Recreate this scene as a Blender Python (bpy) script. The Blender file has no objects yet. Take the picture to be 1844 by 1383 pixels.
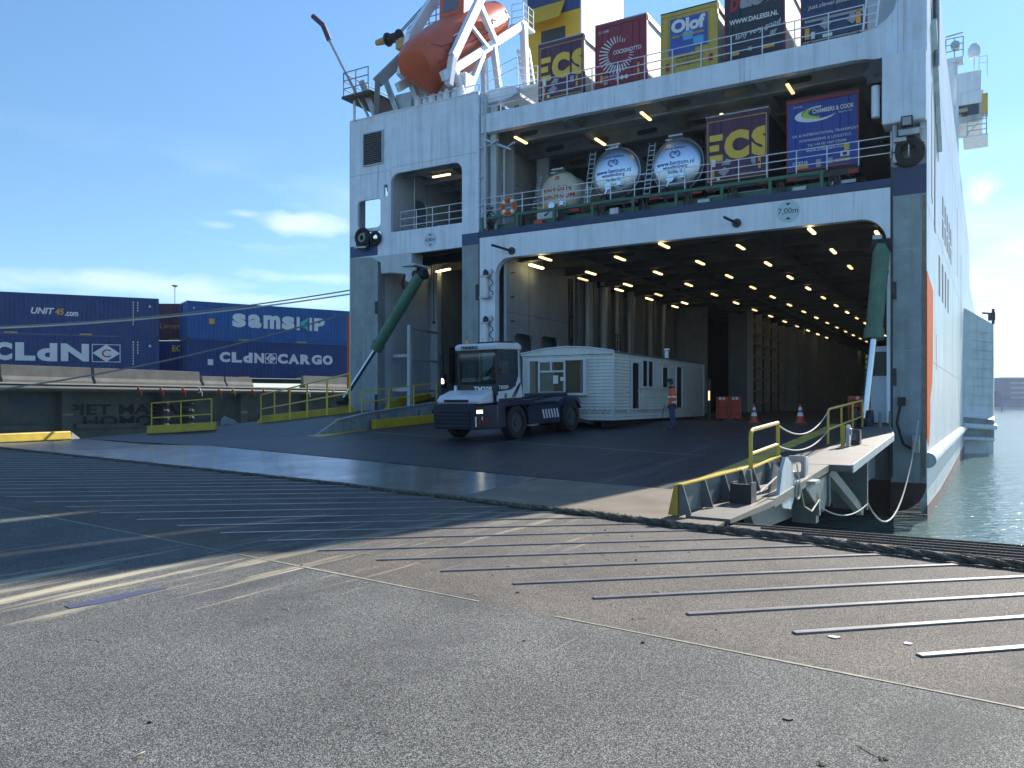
import bpy, bmesh, math, random
from mathutils import Vector, Matrix
random.seed(7)
R = math.radians
scene = bpy.context.scene
COL = scene.collection

# ------------------------------------------------------------------ camera
F, CX, HY, EZ = 1451.0, 922.0, 723.0, 1.65
cam = bpy.data.cameras.new('camera'); camo = bpy.data.objects.new('camera', cam); COL.objects.link(camo)
cam.sensor_width = 36; cam.lens = F / 1844 * 36; cam.shift_y = (HY - 691.5) / 1844
cam.clip_start = .1; cam.clip_end = 9000
camo.location = (0, 0, EZ); camo.rotation_euler = (R(90), 0, 0)
scene.camera = camo

# ------------------------------------------------------------------ world and sun
SUN_EL, SUN_AZ = 33.0, 48.5            # azimuth measured from +X towards +Y
world = bpy.data.worlds.new('World'); scene.world = world; world.use_nodes = True
nt = world.node_tree; nt.nodes.clear()
def wn(t, **k):
    n = nt.nodes.new(t)
    for a, b in k.items(): setattr(n, a, b)
    return n
sky = wn('ShaderNodeTexSky', sky_type='NISHITA'); sky.sun_disc = False
sky.sun_elevation = R(SUN_EL); sky.sun_rotation = R(90 - SUN_AZ)
sky.air_density = 1.0; sky.dust_density = .05; sky.ozone_density = 3.2
bg = wn('ShaderNodeBackground'); bg.inputs['Strength'].default_value = .12
tc = wn('ShaderNodeTexCoord'); mp = wn('ShaderNodeMapping')
mp.inputs['Scale'].default_value = (1.0, 1.0, 3.4); mp.inputs['Location'].default_value = (.37, .1, .62)
no = wn('ShaderNodeTexNoise'); no.inputs['Scale'].default_value = 3.6; no.inputs['Detail'].default_value = 7; no.inputs['Roughness'].default_value = .58
rp = wn('ShaderNodeValToRGB'); rp.color_ramp.elements[0].position = .55; rp.color_ramp.elements[1].position = .78
sx = wn('ShaderNodeSeparateXYZ')
lo = wn('ShaderNodeMapRange'); lo.inputs[1].default_value = .05; lo.inputs[2].default_value = .30; lo.inputs[3].default_value = 1; lo.inputs[4].default_value = 0
rt = wn('ShaderNodeMapRange'); rt.inputs[1].default_value = -.35; rt.inputs[2].default_value = .62; rt.inputs[3].default_value = 0; rt.inputs[4].default_value = .13
ad = wn('ShaderNodeMath', operation='ADD')
mu = wn('ShaderNodeMath', operation='MULTIPLY'); mu.use_clamp = True
mx = wn('ShaderNodeMixRGB'); mx.inputs['Color2'].default_value = (5.0, 5.5, 6.2, 1)
wo = wn('ShaderNodeOutputWorld')
L = nt.links.new
L(tc.outputs['Generated'], mp.inputs[0]); L(mp.outputs[0], no.inputs[0]); L(tc.outputs['Generated'], sx.inputs[0])
L(sx.outputs['X'], rt.inputs[0]); L(no.outputs[0], ad.inputs[0]); L(rt.outputs[0], ad.inputs[1]); L(ad.outputs[0], rp.inputs[0])
L(sx.outputs['Z'], lo.inputs[0]); L(lo.outputs[0], mu.inputs[0]); L(rp.outputs[0], mu.inputs[1])
# a few cloud banks standing low over the quay and over the harbour mouth
fac = mu.outputs[0]
nb_ = wn('ShaderNodeTexNoise'); nb_.inputs['Scale'].default_value = 9; nb_.inputs['Detail'].default_value = 8; nb_.inputs['Roughness'].default_value = .6
mpb = wn('ShaderNodeMapping'); mpb.inputs['Scale'].default_value = (1, 1, 2.2); L(tc.outputs['Generated'], mpb.inputs[0]); L(mpb.outputs[0], nb_.inputs[0])
for (px, py, wx, wy, amp) in ((525, 400, 120, 36, .6), (440, 385, 60, 16, .35), (395, 405, 50, 14, .25), (250, 512, 260, 40, .42), (560, 500, 170, 22, .38), (1765, 352, 46, 52, 1.0), (1850, 440, 120, 50, .7), (1840, 600, 150, 110, .95), (480, 540, 300, 22, .35)):
    d_ = Vector(((px - CX) / F, 1, (HY - py) / F)).normalized()
    cmb = wn('ShaderNodeVectorMath', operation='SUBTRACT'); cmb.inputs[1].default_value = d_; L(tc.outputs['Generated'], cmb.inputs[0])
    sc_ = wn('ShaderNodeVectorMath', operation='MULTIPLY'); sc_.inputs[1].default_value = (F / wx * .85, .9, F / wy * .95); L(cmb.outputs[0], sc_.inputs[0])
    ln_ = wn('ShaderNodeVectorMath', operation='LENGTH'); L(sc_.outputs[0], ln_.inputs[0])
    a1 = wn('ShaderNodeMapRange'); a1.inputs[1].default_value = 1.15; a1.inputs[2].default_value = 0; a1.inputs[3].default_value = -.35; a1.inputs[4].default_value = .38; L(ln_.outputs['Value'], a1.inputs[0])
    a2 = wn('ShaderNodeMath', operation='ADD'); L(a1.outputs[0], a2.inputs[0]); L(nb_.outputs[0], a2.inputs[1])
    a3 = wn('ShaderNodeMapRange'); a3.inputs[1].default_value = .50; a3.inputs[2].default_value = .80; a3.inputs[4].default_value = amp; L(a2.outputs[0], a3.inputs[0])
    a4 = wn('ShaderNodeMath', operation='MAXIMUM'); L(fac, a4.inputs[0]); L(a3.outputs[0], a4.inputs[1]); fac = a4.outputs[0]
L(fac, mx.inputs['Fac']); hz_ = wn('ShaderNodeMapRange'); hz_.inputs[1].default_value = 0; hz_.inputs[2].default_value = .42; hz_.inputs[3].default_value = .62; hz_.inputs[4].default_value = .84; L(sx.outputs['Z'], hz_.inputs[0])
tn = wn('ShaderNodeMixRGB', blend_type='MULTIPLY'); tn.inputs[0].default_value = 1; tn.inputs['Color2'].default_value = (.80, .97, 1.02, 1); L(sky.outputs[0], tn.inputs['Color1'])
th = wn('ShaderNodeMixRGB', blend_type='MULTIPLY'); th.inputs[0].default_value = 1; L(tn.outputs[0], th.inputs['Color1']); L(hz_.outputs[0], th.inputs['Color2']); L(th.outputs[0], mx.inputs['Color1']); L(mx.outputs[0], bg.inputs[0]); L(bg.outputs[0], wo.inputs[0])
sun = bpy.data.lights.new('sun', 'SUN'); sun.energy = 4.6; sun.angle = R(.5); sun.color = (1, .93, .83)
suno = bpy.data.objects.new('sun', sun); COL.objects.link(suno)
sd = Vector((math.cos(R(SUN_EL)) * math.cos(R(SUN_AZ)), math.cos(R(SUN_EL)) * math.sin(R(SUN_AZ)), math.sin(R(SUN_EL))))
suno.rotation_euler = sd.to_track_quat('Z', 'Y').to_euler()
scene.view_settings.view_transform = 'Standard'; scene.view_settings.look = 'None'
scene.view_settings.exposure = 1.02; scene.view_settings.gamma = 1; scene.view_settings.use_curve_mapping = False

# ------------------------------------------------------------------ frames: the ship's own axes (t across, d forward into the ship, z up)
C_, S_ = .8587, .5125
OX, OY = -8.18, 40.8
SHIP = Matrix.Translation((OX, OY, 0)) @ Matrix.Rotation(-math.atan2(S_, C_), 4, 'Z')
WORLD = Matrix.Identity(4)
def toS(X, Y):
    x, y = X - OX, Y - OY
    return x * C_ - y * S_, x * S_ + y * C_
def ray(px, py): return (px - CX) / F, (HY - py) / F
def onD(px, py, d):          # plane across the ship
    u, w = ray(px, py); Y = (d + OX * S_ + OY * C_) / (u * S_ + C_)
    return toS(u * Y, Y)[0], d, EZ + w * Y
def onT(px, py, t):          # plane along the ship
    u, w = ray(px, py); Y = (t + OX * C_ - OY * S_) / (u * C_ - S_)
    return t, toS(u * Y, Y)[1], EZ + w * Y
def onZ(px, py, z):
    u, w = ray(px, py); Y = (z - EZ) / w
    t, d = toS(u * Y, Y); return t, d, z
def onY(px, py, Y):
    u, w = ray(px, py); return Vector((u * Y, Y, EZ + w * Y))

# ------------------------------------------------------------------ materials
def new_mat(name):
    m = bpy.data.materials.new(name); m.use_nodes = True
    return m, m.node_tree, m.node_tree.nodes['Principled BSDF']
def mat(name, col, rough=.5, metal=0, var=.12, vs=1.3, streak=0, rust=0, rustcol=(.27, .16, .08), bump=0, bs=20, spec=.5, dirt=0, coat=0):
    m, t, b = new_mat(name); nd = t.nodes; ln = t.links.new
    b.inputs['Roughness'].default_value = rough; b.inputs['Metallic'].default_value = metal
    b.inputs['Specular IOR Level'].default_value = spec; b.inputs['Coat Weight'].default_value = coat
    co = nd.new('ShaderNodeTexCoord')
    n = nd.new('ShaderNodeTexNoise'); n.inputs['Scale'].default_value = vs; n.inputs['Detail'].default_value = 6; n.inputs['Roughness'].default_value = .62
    ln(co.outputs['Object'], n.inputs[0])
    r = nd.new('ShaderNodeMapRange'); r.inputs[1].default_value = .3; r.inputs[2].default_value = .7
    r.inputs[3].default_value = 1 - var; r.inputs[4].default_value = 1 + var * .5; ln(n.outputs[0], r.inputs[0])
    mxx = nd.new('ShaderNodeMixRGB'); mxx.blend_type = 'MULTIPLY'; mxx.inputs[0].default_value = 1
    mxx.inputs[1].default_value = (*col, 1); ln(r.outputs[0], mxx.inputs[2]); out = mxx.outputs[0]
    def layer(out, sc, lo_, hi_, fac, c2):
        mp_ = nd.new('ShaderNodeMapping'); mp_.inputs['Scale'].default_value = sc; ln(co.outputs['Object'], mp_.inputs[0])
        n2 = nd.new('ShaderNodeTexNoise'); n2.inputs['Scale'].default_value = 1; n2.inputs['Detail'].default_value = 7; n2.inputs['Roughness'].default_value = .65
        ln(mp_.outputs[0], n2.inputs[0])
        r2 = nd.new('ShaderNodeMapRange'); r2.inputs[1].default_value = lo_; r2.inputs[2].default_value = hi_
        r2.inputs[3].default_value = 0; r2.inputs[4].default_value = fac; ln(n2.outputs[0], r2.inputs[0])
        m2 = nd.new('ShaderNodeMixRGB'); ln(r2.outputs[0], m2.inputs[0]); ln(out, m2.inputs[1]); m2.inputs[2].default_value = (*c2, 1)
        return m2.outputs[0]
    if dirt: out = layer(out, (.9, .9, .9), .48, .75, dirt, (.06, .055, .05))
    if streak: out = layer(out, (3.2, 3.2, .16), .47, .72, streak, (.10, .09, .075))
    if rust:
        out = layer(out, (4.6, 4.6, .13), .64 - .08 * rust, .76, min(1, rust), rustcol)
        out = layer(out, (2.6, 2.6, 2.6), .66, .74, min(1, rust), rustcol)
    ln(out, b.inputs['Base Color'])
    if bump:
        n3 = nd.new('ShaderNodeTexNoise'); n3.inputs['Scale'].default_value = bs; n3.inputs['Detail'].default_value = 4; ln(co.outputs['Object'], n3.inputs[0])
        bp = nd.new('ShaderNodeBump'); bp.inputs['Strength'].default_value = bump; bp.inputs['Distance'].default_value = .02
        ln(n3.outputs[0], bp.inputs['Height']); ln(bp.outputs[0], b.inputs['Normal'])
    return m
def emit(name, col, s):
    m, t, b = new_mat(name); b.inputs['Base Color'].default_value = (*col, 1)
    b.inputs['Emission Color'].default_value = (*col, 1); b.inputs['Emission Strength'].default_value = s; return m
def glassmat(name, tint=(.6, .7, .7), a=.55, rough=.03):
    m, t, b = new_mat(name); nd = t.nodes; ln = t.links.new
    tr = nd.new('ShaderNodeBsdfTransparent'); tr.inputs[0].default_value = (*tint, 1)
    g = nd.new('ShaderNodeBsdfGlossy'); g.inputs['Roughness'].default_value = rough; g.inputs[0].default_value = (.9, .95, 1, 1)
    fr = nd.new('ShaderNodeLayerWeight'); fr.inputs[0].default_value = .5
    ad_ = nd.new('ShaderNodeMapRange'); ad_.inputs[1].default_value = .1; ad_.inputs[2].default_value = 1; ad_.inputs[3].default_value = .07; ad_.inputs[4].default_value = .7; ln(fr.outputs['Facing'], ad_.inputs[0])
    x = nd.new('ShaderNodeMixShader'); ln(ad_.outputs[0], x.inputs[0]); ln(tr.outputs[0], x.inputs[1]); ln(g.outputs[0], x.inputs[2])
    ln(x.outputs[0], nd['Material Output'].inputs[0]); return m

M = dict(
    white=mat('white_paint', (.76, .84, .95), .42, streak=.30, rust=.75, var=.12, bump=.10, bs=1.3),
    white2=mat('white_paint_clean', (.80, .87, .95), .45, var=.08, streak=.22, rust=.5),
    hullgrey=mat('hull_grey', (.29, .36, .385), .5, streak=.4, rust=.8, var=.25, dirt=.25, bump=.08, bs=1.5),
    hullwhite=mat('hull_side_white', (.56, .62, .64), .33, streak=.55, rust=.2, var=.2, vs=.4, bump=.12, bs=1.1),
    navy=mat('navy_paint', (.025, .075, .20), .5, var=.2, rust=.2),
    boot=mat('antifouling', (.055, .03, .032), .7, var=.3, rust=.3),
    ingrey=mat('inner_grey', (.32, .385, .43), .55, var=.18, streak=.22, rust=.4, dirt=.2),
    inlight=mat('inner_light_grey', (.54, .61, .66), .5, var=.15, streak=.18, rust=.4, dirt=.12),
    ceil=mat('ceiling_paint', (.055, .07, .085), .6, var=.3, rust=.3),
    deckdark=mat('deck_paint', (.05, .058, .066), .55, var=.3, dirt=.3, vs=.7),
    green=mat('green_coaming', (.02, .13, .08), .45, var=.2, rust=.2),
    dgrey=mat('weathered_grey', (.15, .175, .175), .5, var=.25, rust=.6, dirt=.3, vs=3),
    cylg=mat('cylinder_green', (.065, .19, .125), .45, var=.3, streak=.3, dirt=.5, vs=3),
    chrome=mat('chrome', (.55, .62, .68), .18, 1, var=.1),
    black=mat('black_rubber', (.012, .012, .014), .6, var=.3),
    dark=mat('dark_metal', (.03, .03, .034), .5, var=.3),
    tyre=mat('tyre', (.018, .018, .02), .8, var=.25, vs=6),
    yellow=mat('yellow_paint', (.58, .41, .02), .5, var=.2, rust=.5, rustcol=(.05, .035, .02), vs=2, dirt=.3),
    yellowrail=mat('yellow_rail', (.64, .46, .04), .45, var=.15, vs=6, dirt=.2),
    orange=mat('orange_paint', (.78, .11, .006), .75, var=.12, rust=.2, spec=.15),
    boat=mat('lifeboat_orange', (.66, .12, .05), .4, var=.14, vs=1.5, dirt=.12),
    lampb=emit('lamp_near_wall', (1, .76, .34), 4.5), lamp=emit('lamp', (1, .74, .36), .85),
    headlamp=emit('headlamp', (1, .9, .6), 2.0),
    glass=glassmat('glass'), glassd=glassmat('glass_dark', (.25, .3, .3), .6),
    galv=mat('galvanised', (.42, .45, .46), .42, .6, var=.25, vs=5, dirt=.2),
    steel=mat('steel', (.30, .31, .32), .4, .8, var=.3, vs=4, rust=.2),
    concrete=mat('concrete', (.125, .13, .122), .85, var=.3, vs=1.6, streak=.35, bump=.3, bs=14),
    concdark=mat('wall_concrete', (.085, .095, .095), .85, var=.4, vs=.9, streak=.5, bump=.4, bs=8),
    beige=mat('platform_paint', (.145, .14, .125), .6, var=.25, vs=3, dirt=.3, rust=.3),
    ropew=mat('rope_white', (.55, .52, .46), .8, var=.2, vs=20),
    roped=mat('coir_rope', (.17, .15, .115), .95, var=.75, vs=14, bump=.8, bs=60),
    paper=mat('paper', (.8, .8, .8), .7, var=.02),
    ink=mat('ink_white', (.80, .80, .80), .5, var=.06), inkgrey=mat('ink_grey', (.35, .36, .38), .5, var=.06),
    inkdark=mat('ink_dark', (.02, .025, .04), .5, var=.06), inkred=mat('ink_red', (.45, .02, .02), .5, var=.06),
    inkyel=mat('ink_yellow', (.80, .52, .06), .5, var=.06), inkteal=mat('ink_teal', (.08, .50, .48), .5, var=.06),
    inkorg=mat('ink_orange', (.80, .38, .05), .5, var=.06), inkblue=mat('ink_blue', (.03, .1, .42), .5, var=.06),
    inklb=mat('ink_lightblue', (.10, .42, .75), .5, var=.06), inkgr=mat('ink_green', (.42, .62, .08), .5, var=.06),
    graf=mat('graffiti', (.012, .02, .03), .8, var=.3), grafb=mat('graffiti_blue', (.03, .08, .16), .8, var=.3),
    cblue=mat('container_blue', (.003, .045, .20), .42, var=.25, dirt=.2, streak=.12),
    cblue2=mat('container_blue_bright', (.005, .11, .36), .42, var=.25, dirt=.25, streak=.12),
    cpurple=mat('container_purple', (.10, .03, .06), .5, var=.3, rust=.3),
    purple=mat('trailer_purple', (.085, .022, .075), .5, var=.15, streak=.2),
    crimson=mat('trailer_crimson', (.26, .015, .045), .5, var=.12, streak=.15),
    tyellow=mat('trailer_yellow', (.60, .42, .07), .5, var=.15, streak=.3),
    tnavy=mat('trailer_navy', (.018, .03, .05), .5, var=.2),
    tnavy2=mat('trailer_dark_blue', (.02, .05, .13), .5, var=.2),
    tblue=mat('trailer_blue', (.004, .055, .36), .45, var=.12),
    tside=mat('trailer_side', (.72, .70, .66), .5, var=.15, streak=.45),
    tsided=mat('trailer_side_dark', (.02, .035, .07), .5, var=.2),
    tan=mat('trailer_trim', (.55, .36, .14), .5, var=.2),
    tankst=mat('polished_tank', (.62, .72, .85), .40, 1, var=.08, vs=2),
    tankcr=mat('cream_tank', (.62, .58, .46), .4, var=.08, streak=.15),
    funy=mat('funnel_yellow', (.72, .42, .01), .45, var=.08), funb=mat('funnel_blue', (.008, .035, .16), .45, var=.1),
    siding=mat('caravan_siding', (.72, .73, .66), .5, var=.1, streak=.2), roofg=mat('caravan_roof', (.16, .18, .20), .6, var=.2),
    tnav=mat('tractor_navy', (.006, .016, .05), .35, var=.15, dirt=.25, coat=.3), twhite=mat('tractor_white', (.72, .73, .75), .3, var=.05, coat=.4, streak=.1),
    hivis=mat('hivis_orange', (.85, .14, .02), .7, var=.15, vs=12), jeans=mat('denim', (.035, .07, .14), .85, var=.25, vs=10),
    skin=mat('skin', (.45, .25, .17), .6, var=.08), cloth=mat('dark_cloth', (.02, .025, .05), .85, var=.2),
    redpl=mat('red_plastic', (.55, .06, .02), .45, var=.15), curtain=mat('curtain', (.85, .83, .76), .8, var=.2, vs=12),
    farb=mat('far_hazed_blue', (.17, .25, .38), .8, var=.2, vs=.03), farw=mat('far_pale', (.42, .5, .58), .8, var=.1),  # distance haze put into the far shore's blue-grey
)

nd_ = M['lamp'].node_tree.nodes; oi = nd_.new('ShaderNodeObjectInfo'); mr_ = nd_.new('ShaderNodeMapRange'); mr_.inputs[3].default_value = .6; mr_.inputs[4].default_value = 1.5
M['lamp'].node_tree.links.new(oi.outputs['Random'], mr_.inputs[0]); M['lamp'].node_tree.links.new(mr_.outputs[0], nd_['Principled BSDF'].inputs['Emission Strength'])   # tubes of different age
# ------------------------------------------------------------------ mesh builder
class MB:
    def __init__(s): s.v = []; s.f = []
    def add(s, vs, fs):
        o = len(s.v); s.v += [tuple(v) for v in vs]; s.f += [tuple(i + o for i in f) for f in fs]; return s
    def box(s, x0, x1, y0, y1, z0, z1):
        return s.add([(x0, y0, z0), (x1, y0, z0), (x1, y1, z0), (x0, y1, z0), (x0, y0, z1), (x1, y0, z1), (x1, y1, z1), (x0, y1, z1)],
                     [(0, 3, 2, 1), (4, 5, 6, 7), (0, 1, 5, 4), (1, 2, 6, 5), (2, 3, 7, 6), (3, 0, 4, 7)])
    def quad(s, *p): return s.add(p, [tuple(range(len(p)))])
    def prism(s, poly, axis, a, b):     # poly in the two other axes, extruded along axis from a to b
        def P(u, w, h): return {'x': (h, u, w), 'y': (u, h, w), 'z': (u, w, h)}[axis]
        n = len(poly); vs = [P(u, w, a) for u, w in poly] + [P(u, w, b) for u, w in poly]
        return s.add(vs, [tuple(range(n))[::-1], tuple(range(n, 2 * n))] + [(i, (i + 1) % n, n + (i + 1) % n, n + i) for i in range(n)])
    def beam(s, a, b, w, h=None, up=(0, 0, 1)):   # square bar from a to b
        h = h or w; a, b = Vector(a), Vector(b); d = (b - a).normalized(); u = Vector(up)
        if abs(d.dot(u)) > .98: u = Vector((0, 1, 0))
        x = d.cross(u).normalized(); y = x.cross(d)
        vs = [p + x * (i * w / 2) + y * (j * h / 2) for p in (a, b) for i, j in ((-1, -1), (1, -1), (1, 1), (-1, 1))]
        return s.add(vs, [(0, 3, 2, 1), (4, 5, 6, 7), (0, 1, 5, 4), (1, 2, 6, 5), (2, 3, 7, 6), (3, 0, 4, 7)])
    def tube(s, pts, r, n=8, cap=True, r2=None):
        pts = [Vector(p) for p in pts]; k = len(pts); rings = []; prev = None
        for i, p in enumerate(pts):
            d = (pts[min(i + 1, k - 1)] - pts[max(i - 1, 0)]).normalized()
            if prev is None:
                u = Vector((0, 0, 1)) if abs(d.z) < .9 else Vector((1, 0, 0))
                x = d.cross(u).normalized()
            else:
                x = (prev - d * prev.dot(d)).normalized()
            prev = x; y = d.cross(x); rr = r if r2 is None else r + (r2 - r) * i / (k - 1)
            rings.append([p + (x * math.cos(6.28319 * j / n) + y * math.sin(6.28319 * j / n)) * rr for j in range(n)])
        vs = [v for g in rings for v in g]; fs = []
        for i in range(k - 1):
            for j in range(n): fs.append((i * n + j, i * n + (j + 1) % n, (i + 1) * n + (j + 1) % n, (i + 1) * n + j))
        if cap: fs += [tuple(range(n))[::-1], tuple((k - 1) * n + j for j in range(n))]
        return s.add(vs, fs)
    def lathe(s, prof, c=(0, 0, 0), axis='z', n=20, sx=1, sy=1):   # prof: (radius, height)
        vs = []; fs = []
        for r, h in prof:
            for j in range(n):
                a = 6.28319 * j / n; u, w = r * math.cos(a) * sx, r * math.sin(a) * sy
                p = {'z': (u, w, h), 'y': (u, h, w), 'x': (h, u, w)}[axis]; vs.append((p[0] + c[0], p[1] + c[1], p[2] + c[2]))
        for i in range(len(prof) - 1):
            for j in range(n): fs.append((i * n + j, i * n + (j + 1) % n, (i + 1) * n + (j + 1) % n, (i + 1) * n + j))
        if prof[0][0] > 1e-6: fs.append(tuple(range(n))[::-1])
        if prof[-1][0] > 1e-6: fs.append(tuple((len(prof) - 1) * n + j for j in range(n)))
        return s.add(vs, fs)
    def torus(s, c, r, q, axis='y', n=24, m=8, a0=0, a1=360):
        pts = []
        for i in range(n + 1):
            a = R(a0 + (a1 - a0) * i / n); u, w = r * math.cos(a), r * math.sin(a)
            p = {'z': (u, w, 0), 'y': (u, 0, w), 'x': (0, u, w)}[axis]; pts.append((c[0] + p[0], c[1] + p[1], c[2] + p[2]))
        return s.tube(pts, q, m)
    def wheel(s, c, r, w, axis='x', n=24):
        p = [(r * .62, -w / 2), (r * .93, -w / 2), (r, -w * .36), (r, w * .36), (r * .93, w / 2), (r * .62, w / 2), (r * .6, w * .3), (r * .6, -w * .3), (r * .62, -w / 2)]
        return s.lathe(p, c, axis, n)
    def merge(s, me, mtx=None):
        o = len(s.v)
        for v in me.vertices:
            co = mtx @ v.co if mtx else v.co; s.v.append(tuple(co))
        s.f += [tuple(i + o for i in p.vertices) for p in me.polygons]; return s
    def xf(s, m): s.v = [tuple(m @ Vector(v)) for v in s.v]; return s

def link(o, parent=None):
    COL.objects.link(o)
    if parent: o.parent = parent
    return o
def obj(name, mb, m, parent=None, smooth=False, bevel=0, label=None):
    me = bpy.data.meshes.new(name); me.from_pydata(mb.v, [], mb.f); me.validate()
    bm = bmesh.new(); bm.from_mesh(me); bmesh.ops.remove_doubles(bm, verts=bm.verts, dist=1e-5)
    bmesh.ops.recalc_face_normals(bm, faces=bm.faces); bm.to_mesh(me); bm.free()
    me.materials.append(m)
    if smooth:
        for p in me.polygons: p.use_smooth = True
        try: me.set_sharp_from_angle(angle=R(38))
        except Exception: pass
    o = link(bpy.data.objects.new(name, me), parent)
    if bevel:
        b = o.modifiers.new('bevel', 'BEVEL'); b.width = bevel; b.segments = 2; b.limit_method = 'ANGLE'; b.angle_limit = R(35)
    if label: o['label'] = label
    return o
def tag(o, label, cat, group=None, kind=None):
    if label: o['label'] = label
    if cat: o['category'] = cat
    if group: o['group'] = group
    if kind: o['kind'] = kind
    return o
def thing(name, label, cat, loc=(0, 0, 0), rz=0, frame=SHIP, group=None, rx=0):
    o = link(bpy.data.objects.new(name, None)); o.empty_display_size = .2
    o.matrix_world = frame @ Matrix.Translation(loc) @ Matrix.Rotation(R(rz), 4, 'Z') @ Matrix.Rotation(R(rx), 4, 'X')
    return tag(o, label, cat, group)
def single(name, mb, m, label, cat, loc=(0, 0, 0), rz=0, frame=SHIP, group=None, kind=None, **k):
    o = obj(name, mb, m, **k)
    o.matrix_world = frame @ Matrix.Translation(loc) @ Matrix.Rotation(R(rz), 4, 'Z')
    return tag(o, label, cat, group, kind)
def copy_tree(o, parent=None):
    c = o.copy(); COL.objects.link(c); c.parent = parent
    for ch in list(o.children): copy_tree(ch, c)
    return c

def curve_mesh(cu):
    o = bpy.data.objects.new('tmp', cu); COL.objects.link(o)
    dg = bpy.context.evaluated_depsgraph_get(); dg.update()
    me = bpy.data.meshes.new_from_object(o.evaluated_get(dg)); bpy.data.objects.remove(o); return me
def rrect(x0, x1, z0, z1, r, n=6, corners=(1, 1, 1, 1)):   # corners: bl br tr tl
    P = []
    for (cx, cz, a0, k) in ((x0, z0, 180, 0), (x1, z0, 270, 1), (x1, z1, 0, 2), (x0, z1, 90, 3)):
        if not corners[k]: P.append((cx, cz)); continue
        ox = cx + (r if k in (0, 3) else -r); oz = cz + (r if k in (0, 1) else -r)
        for i in range(n + 1):
            a = R(a0 + 90 * i / n); P.append((ox + r * math.cos(a), oz + r * math.sin(a)))
    return P
def plate(outline, holes, y0, y1, mb=None, axis='y'):   # solid plate with holes, in the plane across the given axis
    cu = bpy.data.curves.new('c', 'CURVE'); cu.dimensions = '2D'; cu.fill_mode = 'BOTH'; cu.extrude = abs(y1 - y0) / 2
    for poly in [outline] + holes:
        sp = cu.splines.new('POLY'); sp.points.add(len(poly) - 1); sp.use_cyclic_u = True
        for i, (a, b) in enumerate(poly): sp.points[i].co = (a, b, 0, 1)
    me = curve_mesh(cu); mb = mb or MB(); c = (y0 + y1) / 2
    for v in me.vertices:
        a, b, h = v.co; v.co = (a, c - h, b) if axis == 'y' else (c + h, a, b)
    return mb.merge(me)
def text(parent, name, s, size, loc, m, rz=0, sx=1, bold=0, shear=0, align='CENTER', depth=.006, rx=90, tilt=0):
    cu = bpy.data.curves.new('t', 'FONT'); cu.body = s; cu.size = size; cu.extrude = depth; cu.offset = bold * size
    cu.align_x = align; cu.align_y = 'CENTER'; cu.shear = shear; cu.resolution_u = 3
    me = curve_mesh(cu)
    zs = [v.co.y for v in me.vertices]; mid = (min(zs) + max(zs)) / 2
    for v in me.vertices: v.co.y -= mid
    mx_ = Matrix.Translation(loc) @ Matrix.Rotation(R(rz), 4, 'Z') @ Matrix.Rotation(R(rx), 4, 'X') @ Matrix.Rotation(R(tilt), 4, 'Z') @ Matrix.Diagonal((sx, 1, 1, 1))
    me.transform(mx_); me.materials.clear(); me.materials.append(m); me.name = name
    return link(bpy.data.objects.new(name, me), parent)
def fit(parent, s, x0, x1, z0, z1, m, y=-.012, bold=.03, shear=0, name='lettering', depth=.004):   # text scaled to fill a rectangle facing -y
    cu = bpy.data.curves.new('t', 'FONT'); cu.body = s; cu.size = 1; cu.extrude = depth; cu.offset = bold; cu.shear = shear; cu.resolution_u = 3
    me = curve_mesh(cu); X = [v.co.x for v in me.vertices]; Z = [v.co.y for v in me.vertices]
    ax, bx, az, bz = min(X), max(X), min(Z), max(Z)
    for v in me.vertices:
        a, b, h = v.co; v.co = (x0 + (a - ax) / (bx - ax) * (x1 - x0), y - h, z0 + (b - az) / (bz - az) * (z1 - z0))
    me.materials.clear(); me.materials.append(m); me.name = name
    return link(bpy.data.objects.new(name, me), parent)
def clip_x(o, xmax):
    bm = bmesh.new(); bm.from_mesh(o.data)
    bmesh.ops.bisect_plane(bm, geom=bm.verts[:] + bm.edges[:] + bm.faces[:], plane_co=(xmax, 0, 0), plane_no=(1, 0, 0), clear_outer=True)
    bm.to_mesh(o.data); bm.free()
def disc(c, r, n=20, y=.004):   # thin disc facing -y
    return [(c[0] + r * math.cos(6.28319 * i / n), c[1] + r * math.sin(6.28319 * i / n)) for i in range(n)]

# ================================================================== SETTING
# water
def water_mat():
    m, t, b = new_mat('harbour_water'); nd = t.nodes; ln = t.links.new
    b.inputs['Base Color'].default_value = (.095, .165, .155, 1); b.inputs['Roughness'].default_value = .12; b.inputs['IOR'].default_value = 1.33
    co = nd.new('ShaderNodeTexCoord'); mp_ = nd.new('ShaderNodeMapping'); mp_.inputs['Scale'].default_value = (1, 1.5, 1); mp_.inputs['Rotation'].default_value = (0, 0, .5)
    ln(co.outputs['Object'], mp_.inputs[0])
    n1 = nd.new('ShaderNodeTexNoise'); n1.inputs['Scale'].default_value = 1.5; n1.inputs['Detail'].default_value = 5; ln(mp_.outputs[0], n1.inputs[0])
    n2 = nd.new('ShaderNodeTexNoise'); n2.inputs['Scale'].default_value = .25; n2.inputs['Detail'].default_value = 3; ln(mp_.outputs[0], n2.inputs[0])
    a = nd.new('ShaderNodeMath'); a.operation = 'ADD'; ln(n1.outputs[0], a.inputs[0]); ln(n2.outputs[0], a.inputs[1])
    bp = nd.new('ShaderNodeBump'); bp.inputs['Strength'].default_value = .42; bp.inputs['Distance'].default_value = .25
    ln(a.outputs[0], bp.inputs['Height']); ln(bp.outputs[0], b.inputs['Normal']); return m
WZ = -2.4
single('water', MB().quad((-3500, -3500, 0), (3500, -3500, 0), (3500, 4500, 0), (-3500, 4500, 0)), water_mat(), None, None, (0, 0, WZ), frame=WORLD, kind='structure')

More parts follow.
